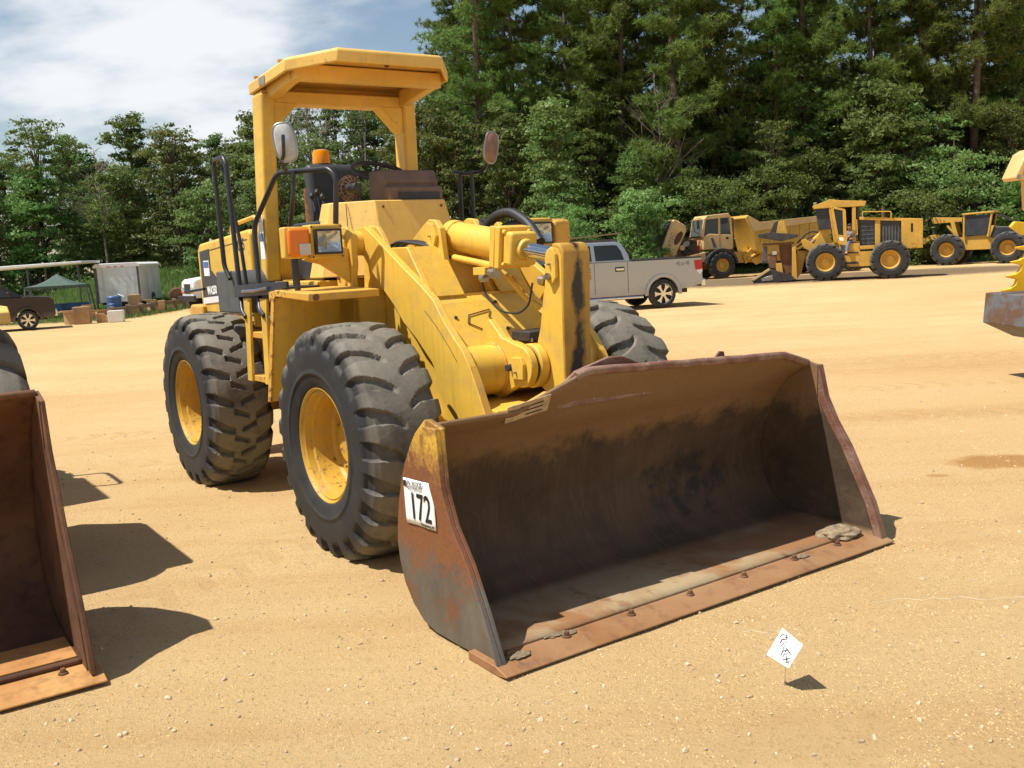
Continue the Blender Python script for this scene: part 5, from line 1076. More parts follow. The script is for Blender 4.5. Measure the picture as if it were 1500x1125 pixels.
    P(None, S((1124, 358), (1130, 358), (1128, 381), (1121, 381)), 0.3, 0.42, 'gather_arm', 'grey_panel', root)
    P(None, S((1130, 372), (1142, 368), (1144, 392), (1132, 392)), 0.2, 0.5, 'saw_motor', 'rusty_steel', root, 0.05)
    P(None, S((1137, 366), (1143, 366), (1143, 371), (1137, 371)), 0.51, 0.52, 'lot_sheet', 'paper', root)
    P(None, S((1120, 381), (1150, 382), (1150, 384), (1120, 383)), 0.0, 0.4, 'gather_bar', 'grey_panel', root)
    # EXTRA DETAIL
    b = MB(); b.tube([(x, 0.80, z) for x, z in S((1262, 325), (1262, 316), (1300, 318), (1300, 328))], 0.022, 6, rad=.05); b.build('hood_rail', YF, root)
    b = MB(); x, z = S((1292, 326))[0]; b.cyl((x, -.3, z), (x, -.3, z + .42), 0.06, n=12); b.build('exhaust_stack', 'rusty_steel', root)
    for i in range(6):
        P(None, S((1289 + i * 4, 337), (1291 + i * 4, 337), (1291 + i * 4, 364), (1289 + i * 4, 364)), 0.661, 0.672, 'grille_bar', 'grey_panel', root, 0)
    for i in range(5):
        P(None, S((1260, 336 + i * 6), (1277, 336 + i * 6), (1277, 337.4 + i * 6), (1260, 337.4 + i * 6)), 0.661, 0.672, 'door_rib', 'grey_panel', root, 0)
    for yy in (-.5, .5):
        b = MB(); x, z = S((1200, 303))[0]; b.box(x, x + .12, yy - .1, yy + .1, z - .02, z + .12); b.build('work_lamp', 'lamp_glass', root, bevel=.01)
    for i, (p0, p1, p2) in enumerate((((1213, 345), (1190, 338), (1172, 356)), ((1213, 348), (1192, 346), (1172, 362)), ((1210, 352), (1190, 356), (1170, 370)))):
        b = MB(); b.tube([(x, -.1 + .1 * i, z) for x, z in S(p0, p1, p2)], 0.03, 6, rad=.3); b.build('hose', 'hose', root)
    P(None, S((1236, 386), (1256, 386), (1256, 389), (1236, 389)), 0.6, 0.98, 'entry_step', 'dark_steel', root)
    P(None, S((1238, 372), (1256, 372), (1256, 374), (1238, 374)), 0.6, 0.98, 'entry_step', 'dark_steel', root)
    P(None, S((1326, 336), (1329, 336), (1329, 348), (1326, 348)), 0.781, 0.784, 'warning_decal', 'ink', root, 0)
    return root
feller = make_feller()

# ---- articulated dump truck with raised hood --------------------------------
def make_hauler():
    k = 0.0333; root = empty('dump_truck', (10.1, 47.4, 0), heading(-0.985, -0.17)); S = trace(1045, 408.5, k)
    tag(root, 'tan articulated dump truck with its engine hood tilted up', 'dump truck'); YT = 'yellow_tan'
    for x in (0, -5.2, -6.9):
        for sg in (-1, 1): wheel(root, x, sg * 1.0, 0.63, sg, TY_FAR, RIM_FAR, HUB_FAR, scale=0.86)
    P(None, S((1021, 348), (1030, 344), (1066, 347), (1066, 365), (1064, 368), (1021, 366)), -0.75, 0.85, 'cab_body', YT, root, 0.03)
    P(None, S((1023, 323), (1027, 318), (1060, 316), (1062, 320), (1062, 322), (1024, 324)), -0.76, 0.86, 'cab_roof', YT, root, 0.03)
    for a in (((1023, 322), (1026, 322), (1022, 348), (1018, 348)), ((1044, 320), (1047, 320), (1047, 348), (1044, 348)), ((1060, 320), (1063, 320), (1066, 348), (1063, 348))):
        for y in (-0.7, 0.8): P(None, S(*a), y - .05, y + .05, 'cab_post', YT, root)
    for sg, y in ((-1, -0.70), (1, 0.80)):
        P(None, S((1027, 323), (1044, 322), (1044, 348), (1022, 348)), y - .01, y + .01, 'door_window', 'grey_glass', root)
        P(None, S((1047, 322), (1060, 322), (1063, 348), (1047, 348)), y - .01, y + .01, 'side_window', 'grey_glass', root)
    P(None, S((1022, 324), (1026, 323), (1022, 347), (1018, 347)), -0.65, 0.75, 'windscreen', 'grey_glass', root)
    P(None, S((1048, 324), (1058, 323), (1059, 330), (1049, 331)), 0.812, 0.82, 'window_vent', 'dark_panel', root)
    b = MB(); b.box(*sorted((S((1046, 0))[0][0] - .012, S((1046, 0))[0][0] + .012)), 0.851, 0.856, *sorted((S((0, 349))[0][1], S((0, 364))[0][1]))); b.build('door_seam', 'ink', root, smooth=0)
    P(None, S((1055, 350), (1059, 350), (1059, 353), (1055, 353)), 0.852, 0.86, 'door_handle', 'ink', root)
    P(None, S((1032, 350), (1036, 350), (1041, 364), (1036, 364)), 0.852, 0.858, 'decal', 'grey_panel', root)
    P(None, S((979, 377), (1024, 370), (1024, 384), (979, 386)), -0.8, 0.85, 'front_fender', YT, root, 0.02)
    ts = np.linspace(0.1, PI - 0.1, 14); P(None, [(0.82 * math.cos(t), 0.63 + 0.80 * math.sin(t)) for t in ts] + [(0.72 * math.cos(t), 0.63 + 0.70 * math.sin(t)) for t in ts[::-1]], 0.65, 1.2, 'mudguard', 'dark_panel', root, .005)
    P(None, S((986, 352), (1016, 350), (1018, 374), (982, 378)), -0.45, 0.45, 'engine', 'rusty_steel', root, 0.03)
    for i, (px, py, r, m) in enumerate(((998, 356, .17, 'steel'), (1004, 362, .15, 'dark_steel'), (992, 362, .14, 'cardboard_pale'), (1010, 358, .12, 'dark_steel'), (997, 368, .15, 'black_paint'))):
        x, z = S((px, py))[0]; b = MB(); b.cyl((x, 0.4, z), (x, 0.62, z), r, n=12); b.build('engine_part', m, root, bevel=.02)
    x, z = S((1018, 362))[0]; b = MB(); b.tube([(x, .6, z - .25), (x + .05, .6, z), (x, .6, z + .3)], 0.035, 8); b.build('red_pipe', 'red_lamp', root)
    # raised hood, hinged at the nose
    hd = bpy.data.objects.new('raised_hood', None); COL.objects.link(hd); hd.parent = root
    P(None, S((960, 361), (975, 324), (982, 321), (997, 331), (998, 338), (979, 375)), -0.72, 0.72, 'hood_shell', YT, hd, 0.05)
    P(None, S((959, 361), (974, 324), (977, 322), (963, 361)), -0.70, 0.70, 'grille', 'grey_panel', hd, 0.02)
    x, z = S((985, 348))[0]; M5 = Matrix.Translation((x, 0, z)) @ Matrix.Rotation(R_(-32), 4, 'Y')
    b = MB(); n = 22; ov = lambda a, c, y: [M5 @ Vector((a * math.cos(t), y, c * math.sin(t))) for t in np.linspace(0, 2 * PI, n, endpoint=False)]
    b.add(ov(.15, .36, .721) + ov(.15, .36, .728), [tuple(range(n - 1, -1, -1)), tuple(range(n, 2 * n))] + [(i, (i + 1) % n, n + (i + 1) % n, n + i) for i in range(n)]); b.build('air_opening', 'rust_dark', hd)
    lettering('A25C', 0.30, 'ink_grey', hd, frame((S((974, 350))[0][0], 0.735, S((974, 350))[0][1]), (-0.40, 0, 0.92), (-.92, 0, -.4)), 1.0)
    b = MB(); b.tube([(x_, 0.5, z_) for x_, z_ in S((1021, 345), (1012, 340), (1010, 322), (1022, 322))], 0.02, 6); b.build('mirror_frame', 'black_paint', root)
    # dump body
    P(None, S((1081, 324), (1085, 320), (1102, 331), (1122, 332), (1230, 326), (1232, 345), (1175, 372), (1110, 378), (1098, 372), (1092, 345)), -1.15, 1.15, 'dump_body', 'yellow_far', root, 0.04)
    P(None, S((1085, 321), (1103, 331), (1225, 325), (1225, 331), (1104, 343), (1093, 344)), 1.152, 1.20, 'body_rim', 'yellow_tan', root, 0.01)
    P(None, S((1066, 372), (1110, 372), (1230, 378), (1230, 388), (1066, 388)), -0.5, 0.5, 'chassis', 'yellow_far', root)
    for a in (((1084, 378), (1104, 362), (1110, 366), (1088, 390)), ((1096, 385), (1124, 370), (1150, 366), (1148, 374), (1104, 392))): P(None, S(*a), 0.5, 0.62, 'hoist_arm', 'yellow_far', root)
    (xa, za), (xb, zb) = S((1090, 384), (1106, 374)); b = MB(); b.cyl((xa, .7, za), (xb, .7, zb), 0.07, n=10); b.build('hoist_cylinder', 'yellow_far', root)
    for yy in (.9, -.8):
        b = MB(); x, z = S((1013, 326))[0]; b.box(x - .03, x + .03, yy - .1, yy + .1, z - .35, z + .05); b.build('door_mirror', 'black_plastic', root, bevel=.01)
    b = MB(); x, z = S((1072, 345))[0]; b.cyl((x, .3, z - .9), (x, .3, z + .75), 0.07, n=12); b.build('exhaust_stack', 'rusty_steel', root)
    for i in range(7):
        x, z = S((1106 + i * 15, 344 - i * 1.5))[0]; b = MB(); b.box(x - .05, x + .05, 1.151, 1.19, z - .75 + .02 * i, z - .02); b.build('body_rib', 'yellow_far', root, bevel=.01)
    for i, (p0, p1, p2) in enumerate((((990, 356), (1000, 350), (1014, 356)), ((994, 372), (1003, 366), (1016, 370)))):
        b = MB(); b.tube([(x, .64, z) for x, z in S(p0, p1, p2)], 0.03, 6, rad=.2); b.build('hose', 'hose', root)
    return root
make_hauler()

# ---- log skidder ------------------------------------------------------------
def make_skidder():
    root = empty('log_skidder', (23.6, 48.2, 0), heading(0.80, -0.60), 0.88); tag(root, 'yellow log skidder with wide tyres and rear arch, far right before the trees', 'log skidder'); YF = 'yellow_far'
    for x in (-1.55, 1.55):
        for sg in (-1, 1): wheel(root, x, sg * 1.05, 0.86, sg, TY_WIDE, RIM_FAR, HUB_FAR, spin=x, scale=1.18)
        b = MB(); b.cyl((x, -1, 0.86), (x, 1, 0.86), 0.2, n=12); b.build('axle', 'dark_steel', root)
    P(None, [(-1.2, 0.8), (-1.2, 1.5), (0, 1.6), (1.9, 1.6), (1.9, 0.8)], -0.5, 0.5, 'chassis', YF, root)
    P(None, [(0.5, 1.45), (0.5, 2.05), (2.3, 1.95), (2.45, 1.6), (2.45, 1.2)], -0.55, 0.55, 'engine_hood', 'dark_panel', root, 0.04)
    P(None, [(0.35, 1.5), (0.55, 1.5), (0.75, 2.1), (0.55, 2.1)], -0.62, 0.62, 'fire_wall', YF, root)
    for x, x2 in ((-0.8, -0.8), (0.45, 0.62)):
        for sg in (-1, 1):
            b = MB(); b.cyl((x, sg * .62, 1.5), (x2, sg * .62, 2.78), 0.055, n=8); b.build('cab_post', YF, root)
    P(None, [(-0.9, 2.74), (0.75, 2.80), (0.75, 2.90), (-0.9, 2.84)], -0.72, 0.72, 'cab_roof', YF, root, 0.02)
    for sg in (-1, 1): P(None, [(-0.75, 1.6), (0.45, 1.6), (0.60, 2.72), (-0.75, 2.70)], sg * .60 - .01, sg * .60 + .01, 'mesh_screen', 'dark_panel', root)
    P(None, [(-0.82, 1.6), (-0.78, 1.6), (-0.78, 2.7), (-0.82, 2.7)], -.58, .58, 'rear_screen', 'dark_panel', root)
    b = MB(); b.cyl((0.7, -.5, 2.75), (2.4, -.5, 1.95), 0.035, n=6); b.build('brush_bar', 'dark_steel', root)
    b = MB(); b.cyl((0.7, .5, 2.75), (2.4, .5, 1.95), 0.035, n=6); b.build('brush_bar', 'dark_steel', root)
    for sg in (-1, 1):
        P(None, [(-1.3, 1.4), (-1.05, 1.4), (-1.35, 2.45), (-1.55, 2.45)], sg * .45 - .06, sg * .45 + .06, 'arch_leg', YF, root)
        b = MB(); b.cyl((-1.0, sg * .3, 1.3), (-1.75, sg * .3, 2.2), 0.07, n=8); b.build('arch_cylinder', YF, root)
    P(None, [(-0.95, 2.40), (-0.95, 2.62), (-2.5, 2.72), (-2.6, 2.60), (-2.5, 2.36)], -0.35, 0.35, 'arch_boom', YF, root)
    P(None, [(-2.55, 2.35), (-2.35, 2.35), (-2.35, 1.6), (-2.6, 1.6)], -.15, .15, 'grapple_link', 'dark_steel', root)
    P(None, [(-2.2, 1.75), (-2.7, 1.70), (-3.3, 1.35), (-3.35, 1.1), (-3.1, 1.2), (-2.6, 1.45), (-2.1, 1.45)], -.4, .4, 'grapple', YF, root)
    P(None, [(2.5, 0.5), (2.75, 0.45), (2.85, 1.2), (2.7, 1.25)], -1.2, 1.2, 'dozer_blade', YF, root)
    for sg in (-1, 1): P(None, [(1.7, 0.8), (2.55, 0.7), (2.55, 0.85), (1.7, 1.0)], sg * .55 - .06, sg * .55 + .06, 'blade_arm', YF, root)
    return root
TY_WIDE = tyre_mesh('tyre', R=0.745, hw=0.33, nl=13, style=1, depth=0.06, nt=280, mat='tyre_rubber_far', zc=0.73)
make_skidder()

# ---- felling head and front of a machine at the right edge -------------------
def make_head():
    root = empty('feller_head_machine', (5.86, 11.05, 0), R_(2)); tag(root, 'bright yellow felling head with hooked teeth over a grey rusty saw housing, at right edge', 'felling head')
    # local x to the right of the picture, y away
    b = MB(); b.prism([(-0.03, 0.66), (0.0, 1.02), (1.1, 1.03), (1.1, 0.40), (0.35, 0.47)], -0.75, 0.75); sh_ = b.build('saw_housing', 'saw_steel', root, bevel=0.008)
    b = MB(); b.cyl((0.33, -0.752, 0.96), (0.33, -0.76, 0.96), 0.035, n=16); b.build('bolt_hole', 'ink', sh_)
    teeth = []
    for i in range(4):
        z = 1.045 + i * 0.165; x = 0.03 + 0.055 * i; 
        teeth += [(x + 0.02, z), (x, z + 0.022), (x + 0.10, z + 0.035), (x + 0.16, z + 0.075), (x + 0.185, z + 0.14)]
    poly = teeth + [(0.27, 1.70), (0.12, 1.80), (0.17, 1.86), (0.34, 1.84), (0.7, 1.6), (0.85, 1.05)]
    for y in (-0.42, 0.32):
        b = MB(); b.prism([(x - 0.06, z) for x, z in poly], y, y + 0.06); b.build('hook_arm', 'yellow_bright', root, bevel=0.006)
    b = MB(); b.prism([(0.42, 1.04), (0.42, 1.46), (0.5, 1.75), (0.95, 1.75), (0.95, 1.04)], -0.36, 0.31); b.build('tree_pocket', 'yellow_bright', root, bevel=0.01)
    b = MB(); b.box(0.37, 0.9, -0.47, -0.43, 1.04, 1.40); b.build('front_plate', 'yellow_bright', root, bevel=0.01)
    b = MB(); b.cyl((0.17, -0.3, 1.04), (0.17, -0.3, 1.68), 0.03, n=10); b.build('guard_rod', 'rusty_steel', root)
    # boom back to a carrier outside the frame
    b = MB(); b.prism([(0.95, 0.9), (0.95, 1.3), (2.6, 1.6), (2.6, 1.2)], -0.3, 0.3); b.build('boom', 'yellow_far', root, bevel=0.01)
    b = MB(); b.box(2.6, 5.0, -0.8, 0.8, 0.7, 1.9); b.build('carrier_body', 'yellow_far', root, bevel=0.03)
    for x in (2.9, 4.7):
        for sg in (-1, 1): wheel(root, x, sg * 1.1, 0.735, sg, TY_FAR, RIM_FAR, HUB_FAR)
    return root
def saw_mat():
    m = NM('saw_steel'); n = m.noise(3.2, 5, 0.6, dist=.4); f = m.noise(20, 4)
    rust = m.mix(f, (0.09, 0.05, 0.032), (0.15, 0.08, 0.05)); grey = m.mix(f, (0.085, 0.09, 0.10), (0.15, 0.155, 0.165))
    m.set('Base Color', m.mix(m.ramp(n, 0.46, 0.54), rust, grey)); m.set('Roughness', 0.6); m.bump(f, .2, .006); MAT['saw_steel'] = m.m
saw_mat(); make_head()
# tall yellow arch of another machine behind it
def make_arch():
    root = empty('boom_machine', (13.9, 25.4, 0), R_(0)); tag(root, 'tall pale yellow machine boom reaching in at the right edge before the trees', 'machine boom')
    b = MB(); b.prism([(-0.80, 3.02), (-0.74, 2.93), (-0.55, 2.95), (-0.30, 3.05), (-0.25, 2.2), (0.1, 2.0), (0.3, 0.9), (0.9, 0.9), (0.7, 3.3), (0.4, 3.75), (-0.35, 3.72), (-0.52, 3.62)], -0.35, 0.35); b.build('boom', 'yellow_tan', root, bevel=0.03)
    b = MB(); b.prism([(-0.62, 3.05), (-0.50, 3.55), (-0.42, 3.55), (-0.5, 3.1)], -0.362, -0.352); b.build('wear_mark', 'rust_orange', root)
    b = MB(); b.cyl((-0.70, -0.36, 3.02), (-0.70, -0.34, 3.02), 0.06, n=14); b.build('boom_pin', 'steel', root)
    b = MB(); b.box(0.7, 5.4, -0.9, 0.9, 0.6, 1.7); b.build('carrier_body', 'yellow_far', root, bevel=0.04)
    for x in (2.4, 4.7):
        for sg in (-1, 1): wheel(root, x, sg * 1.05, 0.735, sg, TY_FAR, RIM_FAR, HUB_FAR)
make_arch()

# ---- person at the open cab -------------------------------------------------
def make_person():
    ca = Matrix.Rotation(feller.rotation_euler.z, 4, 'Z'); base = ca @ Vector((-0.95, 0.62, 0)) + feller.location
    root = empty('person', (base.x, base.y, 1.36), feller.rotation_euler.z + R_(60)); tag(root, 'person in grey shirt and blue jeans seated in the open cab of the machine', 'person')
    def skin(name, verts, edges, rad, mat, parent):
        me = bpy.data.meshes.new(name); me.from_pydata(verts, edges, []); o = link(name, me, parent); me.materials.append(MAT[mat])
        md = o.modifiers.new('skin', 'SKIN')
        for i, r in enumerate(rad): me.skin_vertices[0].data[i].radius = (r, r)
        me.skin_vertices[0].data[0].use_root = True
        s = o.modifiers.new('sub', 'SUBSURF'); s.levels = 1; s.render_levels = 2; return o
    # seated: pelvis at 0.1; x forward
    V = [(0, 0, .10), (-.02, 0, .30), (-.02, 0, .46), (0, 0, .56), (.03, 0, .64), (.05, 0, .72), (.04, 0, .80),
         (.02, .10, .10), (.40, .12, .12), (.50, .12, -.28), (.60, .12, -.33), (.02, -.10, .10), (.40, -.12, .12), (.46, -.12, -.28), (.58, -.12, -.33),
         (-.01, .19, .50), (.10, .24, .28), (.30, .18, .24), (.36, .16, .24), (-.01, -.19, .50), (.10, -.24, .28), (.30, -.18, .24), (.36, -.16, .24)]
    E_ = [(0, 1), (1, 2), (2, 3), (3, 4), (4, 5), (5, 6), (0, 7), (7, 8), (8, 9), (9, 10), (0, 11), (11, 12), (12, 13), (13, 14), (2, 15), (15, 16), (16, 17), (17, 18), (2, 19), (19, 20), (20, 21), (21, 22)]
    Rr = [.15, .135, .16, .06, .085, .10, .07, .09, .065, .05, .04, .09, .065, .05, .04, .065, .05, .04, .04, .065, .05, .04, .04]
    skin('body', V, E_, Rr, 'skin_tone', root)
    J = [0, 7, 8, 9, 11, 12, 13]; skin('jeans', [V[i] for i in J], [(0, 1), (1, 2), (2, 3), (0, 4), (4, 5), (5, 6)], [Rr[i] + .014 for i in J], 'denim', root)
    Tt = [1, 2, 15, 16, 19, 20]; skin('shirt', [V[i] for i in Tt], [(0, 1), (1, 2), (2, 3), (1, 4), (4, 5)], [Rr[i] + .014 for i in Tt], 'shirt_grey', root)
    b = MB(); b.lathe([(0.74, 0.103), (0.80, 0.098), (0.84, 0.06), (0.85, 0.001)], 16, (0.03, 0, 0), 'z'); b.build('cap', 'hair_dark', root)
    for sg in (-1, 1):
        b = MB(); b.box(0.50, 0.74, sg * .12 - .05, sg * .12 + .05, -.385, -.32); b.build('shoe', 'hair_dark', root, bevel=0.03)
make_person()

# ================================================================== LEFT BACKGROUND
def make_trailer():
    root = empty('cargo_trailer', (-18.75, 47.0, 0), R_(6)); tag(root, 'weathered white enclosed cargo trailer standing by the grassy bank', 'trailer'); root.scale = (1, 1, 1.1)
    m = NM('trailer_white'); n = m.noise(1.6, 5, .6); st = m.noise(1, 5, .6, m.co((4, 4, .5)))
    c = m.mix(m.ramp(n, .35, .7), (0.66, 0.67, 0.67), (0.80, 0.81, 0.81)); c = m.mix(m.math('MULTIPLY', m.ramp(st, .5, .75), .6), c, (0.33, 0.31, 0.28)); m.set('Base Color', c); m.set('Roughness', .5); MAT['trailer_white'] = m.m
    b = MB(); b.box(-1.05, 1.05, 0, 3.9, 0.32, 1.90); b.build('box_body', 'trailer_white', root, bevel=0.03)
    b = MB(); b.prism([(-1.10, 1.84), (-1.10, 1.94), (-0.95, 2.03), (0.95, 2.03), (1.10, 1.94), (1.10, 1.84)], -0.03, 3.95); b.build('roof', 'white_paint', root, bevel=0.02)
    for x in (-.98, 0.98): b = MB(); b.box(x - .05, x + .05, -0.035, -0.001, 0.32, 1.84); b.build('corner_trim', 'grey_panel', root)
    for i, x in enumerate((-.42, -.1, .22)): b = MB(); b.box(x, x + .12, -0.05, -0.031, 1.865, 1.90); b.build('marker_lamp', 'red_lamp', root)
    b = MB(); b.cyl((-0.9, -0.02, 1.05), (0.3, -0.3, 0.55), 0.03, n=8); b.build('gate_bar', 'white_paint', root)
    for sg in (-1, 1): wheel(root, sg * 1.0, 2.1, 0.33, 1, TY_CAR, RIM_CAR, HUB_CAR, scale=0.44).rotation_euler = (0, 0, PI / 2 * (-sg) + PI)
    b = MB(); b.box(-.9, .9, 0.3, 3.6, 0.22, 0.32); b.build('chassis', 'dark_steel', root)
    b = MB(); b.cyl((0, 3.8, .3), (0, 4.9, .35), 0.06, n=8); b.build('tow_bar', 'dark_steel', root)
make_trailer()
def make_tent():
    root = empty('tent', (-18.6, 40.4, 0), R_(20)); tag(root, 'dark green pop up canopy tent over tables at far left', 'tent')
    a = 1.15; ap = (0, 0, 1.86); ev = 1.38
    cs_ = [(-a, -a, ev), (a, -a, ev), (a, a, ev), (-a, a, ev)]
    N = 6
    for i in range(4):
        p, q = Vector(cs_[i]), Vector(cs_[(i + 1) % 4]); b = MB(); vs = []
        for u in range(N + 1):
            for w in range(N + 1):
                t = w / N; base = p.lerp(q, u / N); pt = base.lerp(Vector(ap), t); pt.z -= 0.10 * math.sin(PI * t) ; vs.append(pt)
        b.add(vs, [(u * (N + 1) + w, (u + 1) * (N + 1) + w, (u + 1) * (N + 1) + w + 1, u * (N + 1) + w + 1) for u in range(N) for w in range(N)]); pn = b.build('roof_panel', 'tent_green', root); s_ = pn.modifiers.new('s', 'SOLIDIFY'); s_.thickness = .01
        b = MB(); seg = 8; vs = []
        for u in range(seg * 2 + 1):
            base = p.lerp(q, u / (seg * 2)); dz = 0.07 if u % 2 == 0 else 0.15; vs += [base, base - Vector((0, 0, dz))]
        b.add(vs, [(2 * u, 2 * u + 2, 2 * u + 3, 2 * u + 1) for u in range(seg * 2)]); v = b.build('valance', 'tent_green', root, smooth=0); s_ = v.modifiers.new('s', 'SOLIDIFY'); s_.thickness = .008
    for c in cs_: b = MB(); b.cyl((c[0] * 1.12, c[1] * 1.12, 0), (c[0] * .97, c[1] * .97, ev), 0.035, n=8); b.build('leg', 'grey_panel', root)
    for x, y, m in ((-.5, .3, 'blue_plastic'), (.6, .5, 'blue_plastic')):
        t = empty('folding_table', root.matrix_world @ Vector((x, y, 0)), R_(20)); t.location = Matrix.Rotation(R_(20), 4, 'Z') @ Vector((x, y, 0)) + root.location
        tag(t, 'blue covered folding table under the green tent, ' + ('left one' if x < 0 else 'right one'), 'table', 'tables under the tent')
        b = MB(); b.box(-.55, .55, -.3, .3, .58, .62); b.build('table_top', m, t, bevel=.006)
        b = MB(); b.box(-.555, .555, -.315, -.303, .30, .61); b.build('table_cloth', m, t)
        for lx in (-.5, .5):
            for ly in (-.25, .25): b = MB(); b.cyl((lx, ly, 0), (lx, ly, .58), .018, n=6); b.build('leg', 'steel', t)
make_tent()
def make_shelter():
    root = empty('shelter', (-21.3, 46, 0), R_(3)); tag(root, 'flat white roofed open shelter on thin posts behind the tent', 'shelter')
    b = MB(); b.prism([(-3.2, 2.14), (-3.2, 2.30), (1.75, 2.40), (1.75, 2.30)], -1.2, 1.2); b.build('roof', 'white_paint', root, bevel=.02)
    for x in (-3.0, -0.8, 1.5):
        for y in (-1, 1): b = MB(); b.cyl((x, y, 0), (x, y, 2.2), .045, n=8); b.build('post', 'grey_panel', root)
make_shelter()
# low rail and short wooden posts
FP = [(-15.2, 37.2), (-15.05, 38.4), (-14.95, 39.5), (-14.9, 40.7), (-14.85, 41.9), (-14.8, 43.1), (-14.8, 44.4), (-14.85, 45.8), (-14.9, 47.2), (-15, 48.6)]
places = ['nearest the white box', 'second from the white box', 'third from the white box', 'fourth from the white box', 'fifth from the white box', 'sixth from the white box', 'seventh from the white box', 'eighth from the white box', 'ninth from the white box', 'farthest up the bank']
for i, (x, y) in enumerate(FP):
    t = empty('timber_post', (x, y, 0), R_(12 * math.sin(i * 2.3))); tag(t, 'short leaning timber post along the yard edge, ' + places[i], 'post', 'timber posts along the yard edge')
    b = MB(); b.prism([(-.09, 0), (.09, 0), (.12 + .02 * math.sin(i), .48), (-.05, .52)], -.09, .09); b.build('stake', 'wood_post', t, bevel=.015)
    if i < len(FP) - 1:
        x2, y2 = FP[i + 1]; L_ = math.hypot(x2 - x, y2 - y); r = empty('rail', (x, y, 0), math.atan2(y2 - y, x2 - x)); r.name = 'timber_rail'
        tag(r, 'low timber rail running on from the post ' + places[i], 'rail', 'timber rails along the yard edge')
        b = MB(); b.box(0.1, L_ - .1, -.05, .05, .30, .44); b.build('beam', 'wood_post', r, bevel=.01)
def carton(x, y, w, d, h, rz, mat, label, z=0.0, flap=True):
    t = empty('cardboard_box', (x, y, z), R_(rz)); tag(t, label, 'box', 'boxes beside the trailer')
    b = MB(); b.box(-w / 2, w / 2, -d / 2, d / 2, 0, h); b.build('carton', mat, t, bevel=.01)
    if flap:
        b = MB(); b.add([(-w / 2, -d / 2, h), (w / 2, -d / 2, h), (w / 2 * 1.05, -d / 2 - .14, h + .08), (-w / 2 * 1.05, -d / 2 - .14, h + .08)], [(0, 1, 2, 3)]); f_ = b.build('flap', mat, t, smooth=0); s_ = f_.modifiers.new('s', 'SOLIDIFY'); s_.thickness = .01
    return t
carton(-15.55, 35.4, .55, .5, .62, 15, 'cardboard', 'big brown cardboard box in front of the blue barrel', flap=False)
carton(-16.0, 35.7, .5, .45, .42, -10, 'cardboard_pale', 'pale open cardboard box left of the big brown one')
carton(-15.1, 36.2, .5, .4, .38, 30, 'cardboard', 'small brown carton right of the big brown one')
carton(-14.9, 35.9, .45, .5, .25, -15, 'cardboard_pale', 'flat pale carton lying between brown carton and white box')
carton(-15.35, 40.0, .45, .45, .85, 10, 'cardboard', 'tall brown cardboard box standing against the white trailer', flap=False)
carton(-16.3, 38.0, .8, .6, .3, 25, 'cardboard_pale', 'low heap of pale cartons beside the tent leg')
carton(-16.9, 38.6, .5, .5, .5, 55, 'cardboard_pale', 'pale carton at the right leg of the tent')
carton(-15.0, 41.4, .6, .4, .5, -20, 'cardboard_pale', 'pale torn carton behind the timber posts by the trailer')
carton(-14.35, 35.5, .52, .42, .42, 12, 'white_paint', 'white box on the sand at the end of the timber posts', flap=False)
t = empty('barrel', (-15.75, 38.9, 0)); tag(t, 'blue plastic barrel beside the cardboard boxes', 'barrel')
b = MB(); b.lathe([(0, .01), (0, .26), (.05, .28), (.28, .27), (.30, .29), (.55, .29), (.57, .27), (.82, .28), (.86, .25), (.86, .01)], 24, ax='z'); b.build('drum', 'blue_plastic', t)
b = MB(); b.cyl((.1, 0, .86), (.1, 0, .9), .04, n=10); b.build('bung', 'white_paint', t)
t = empty('storage_tank', (-16.4, 48.6, 0), R_(10)); tag(t, 'rusty brown fuel tank on its side behind the trailer', 'tank')
b = MB(); b.lathe([(-.75, .01), (-.72, .34), (-.66, .40), (.66, .40), (.72, .34), (.75, .01)], 28, (0, 0, .5)); b.build('drum', 'rust_dark', t)
for yy in (-.4, .4): b = MB(); b.box(-.35, .35, yy - .06, yy + .06, 0, .2); b.build('cradle', 'wood_post', t)
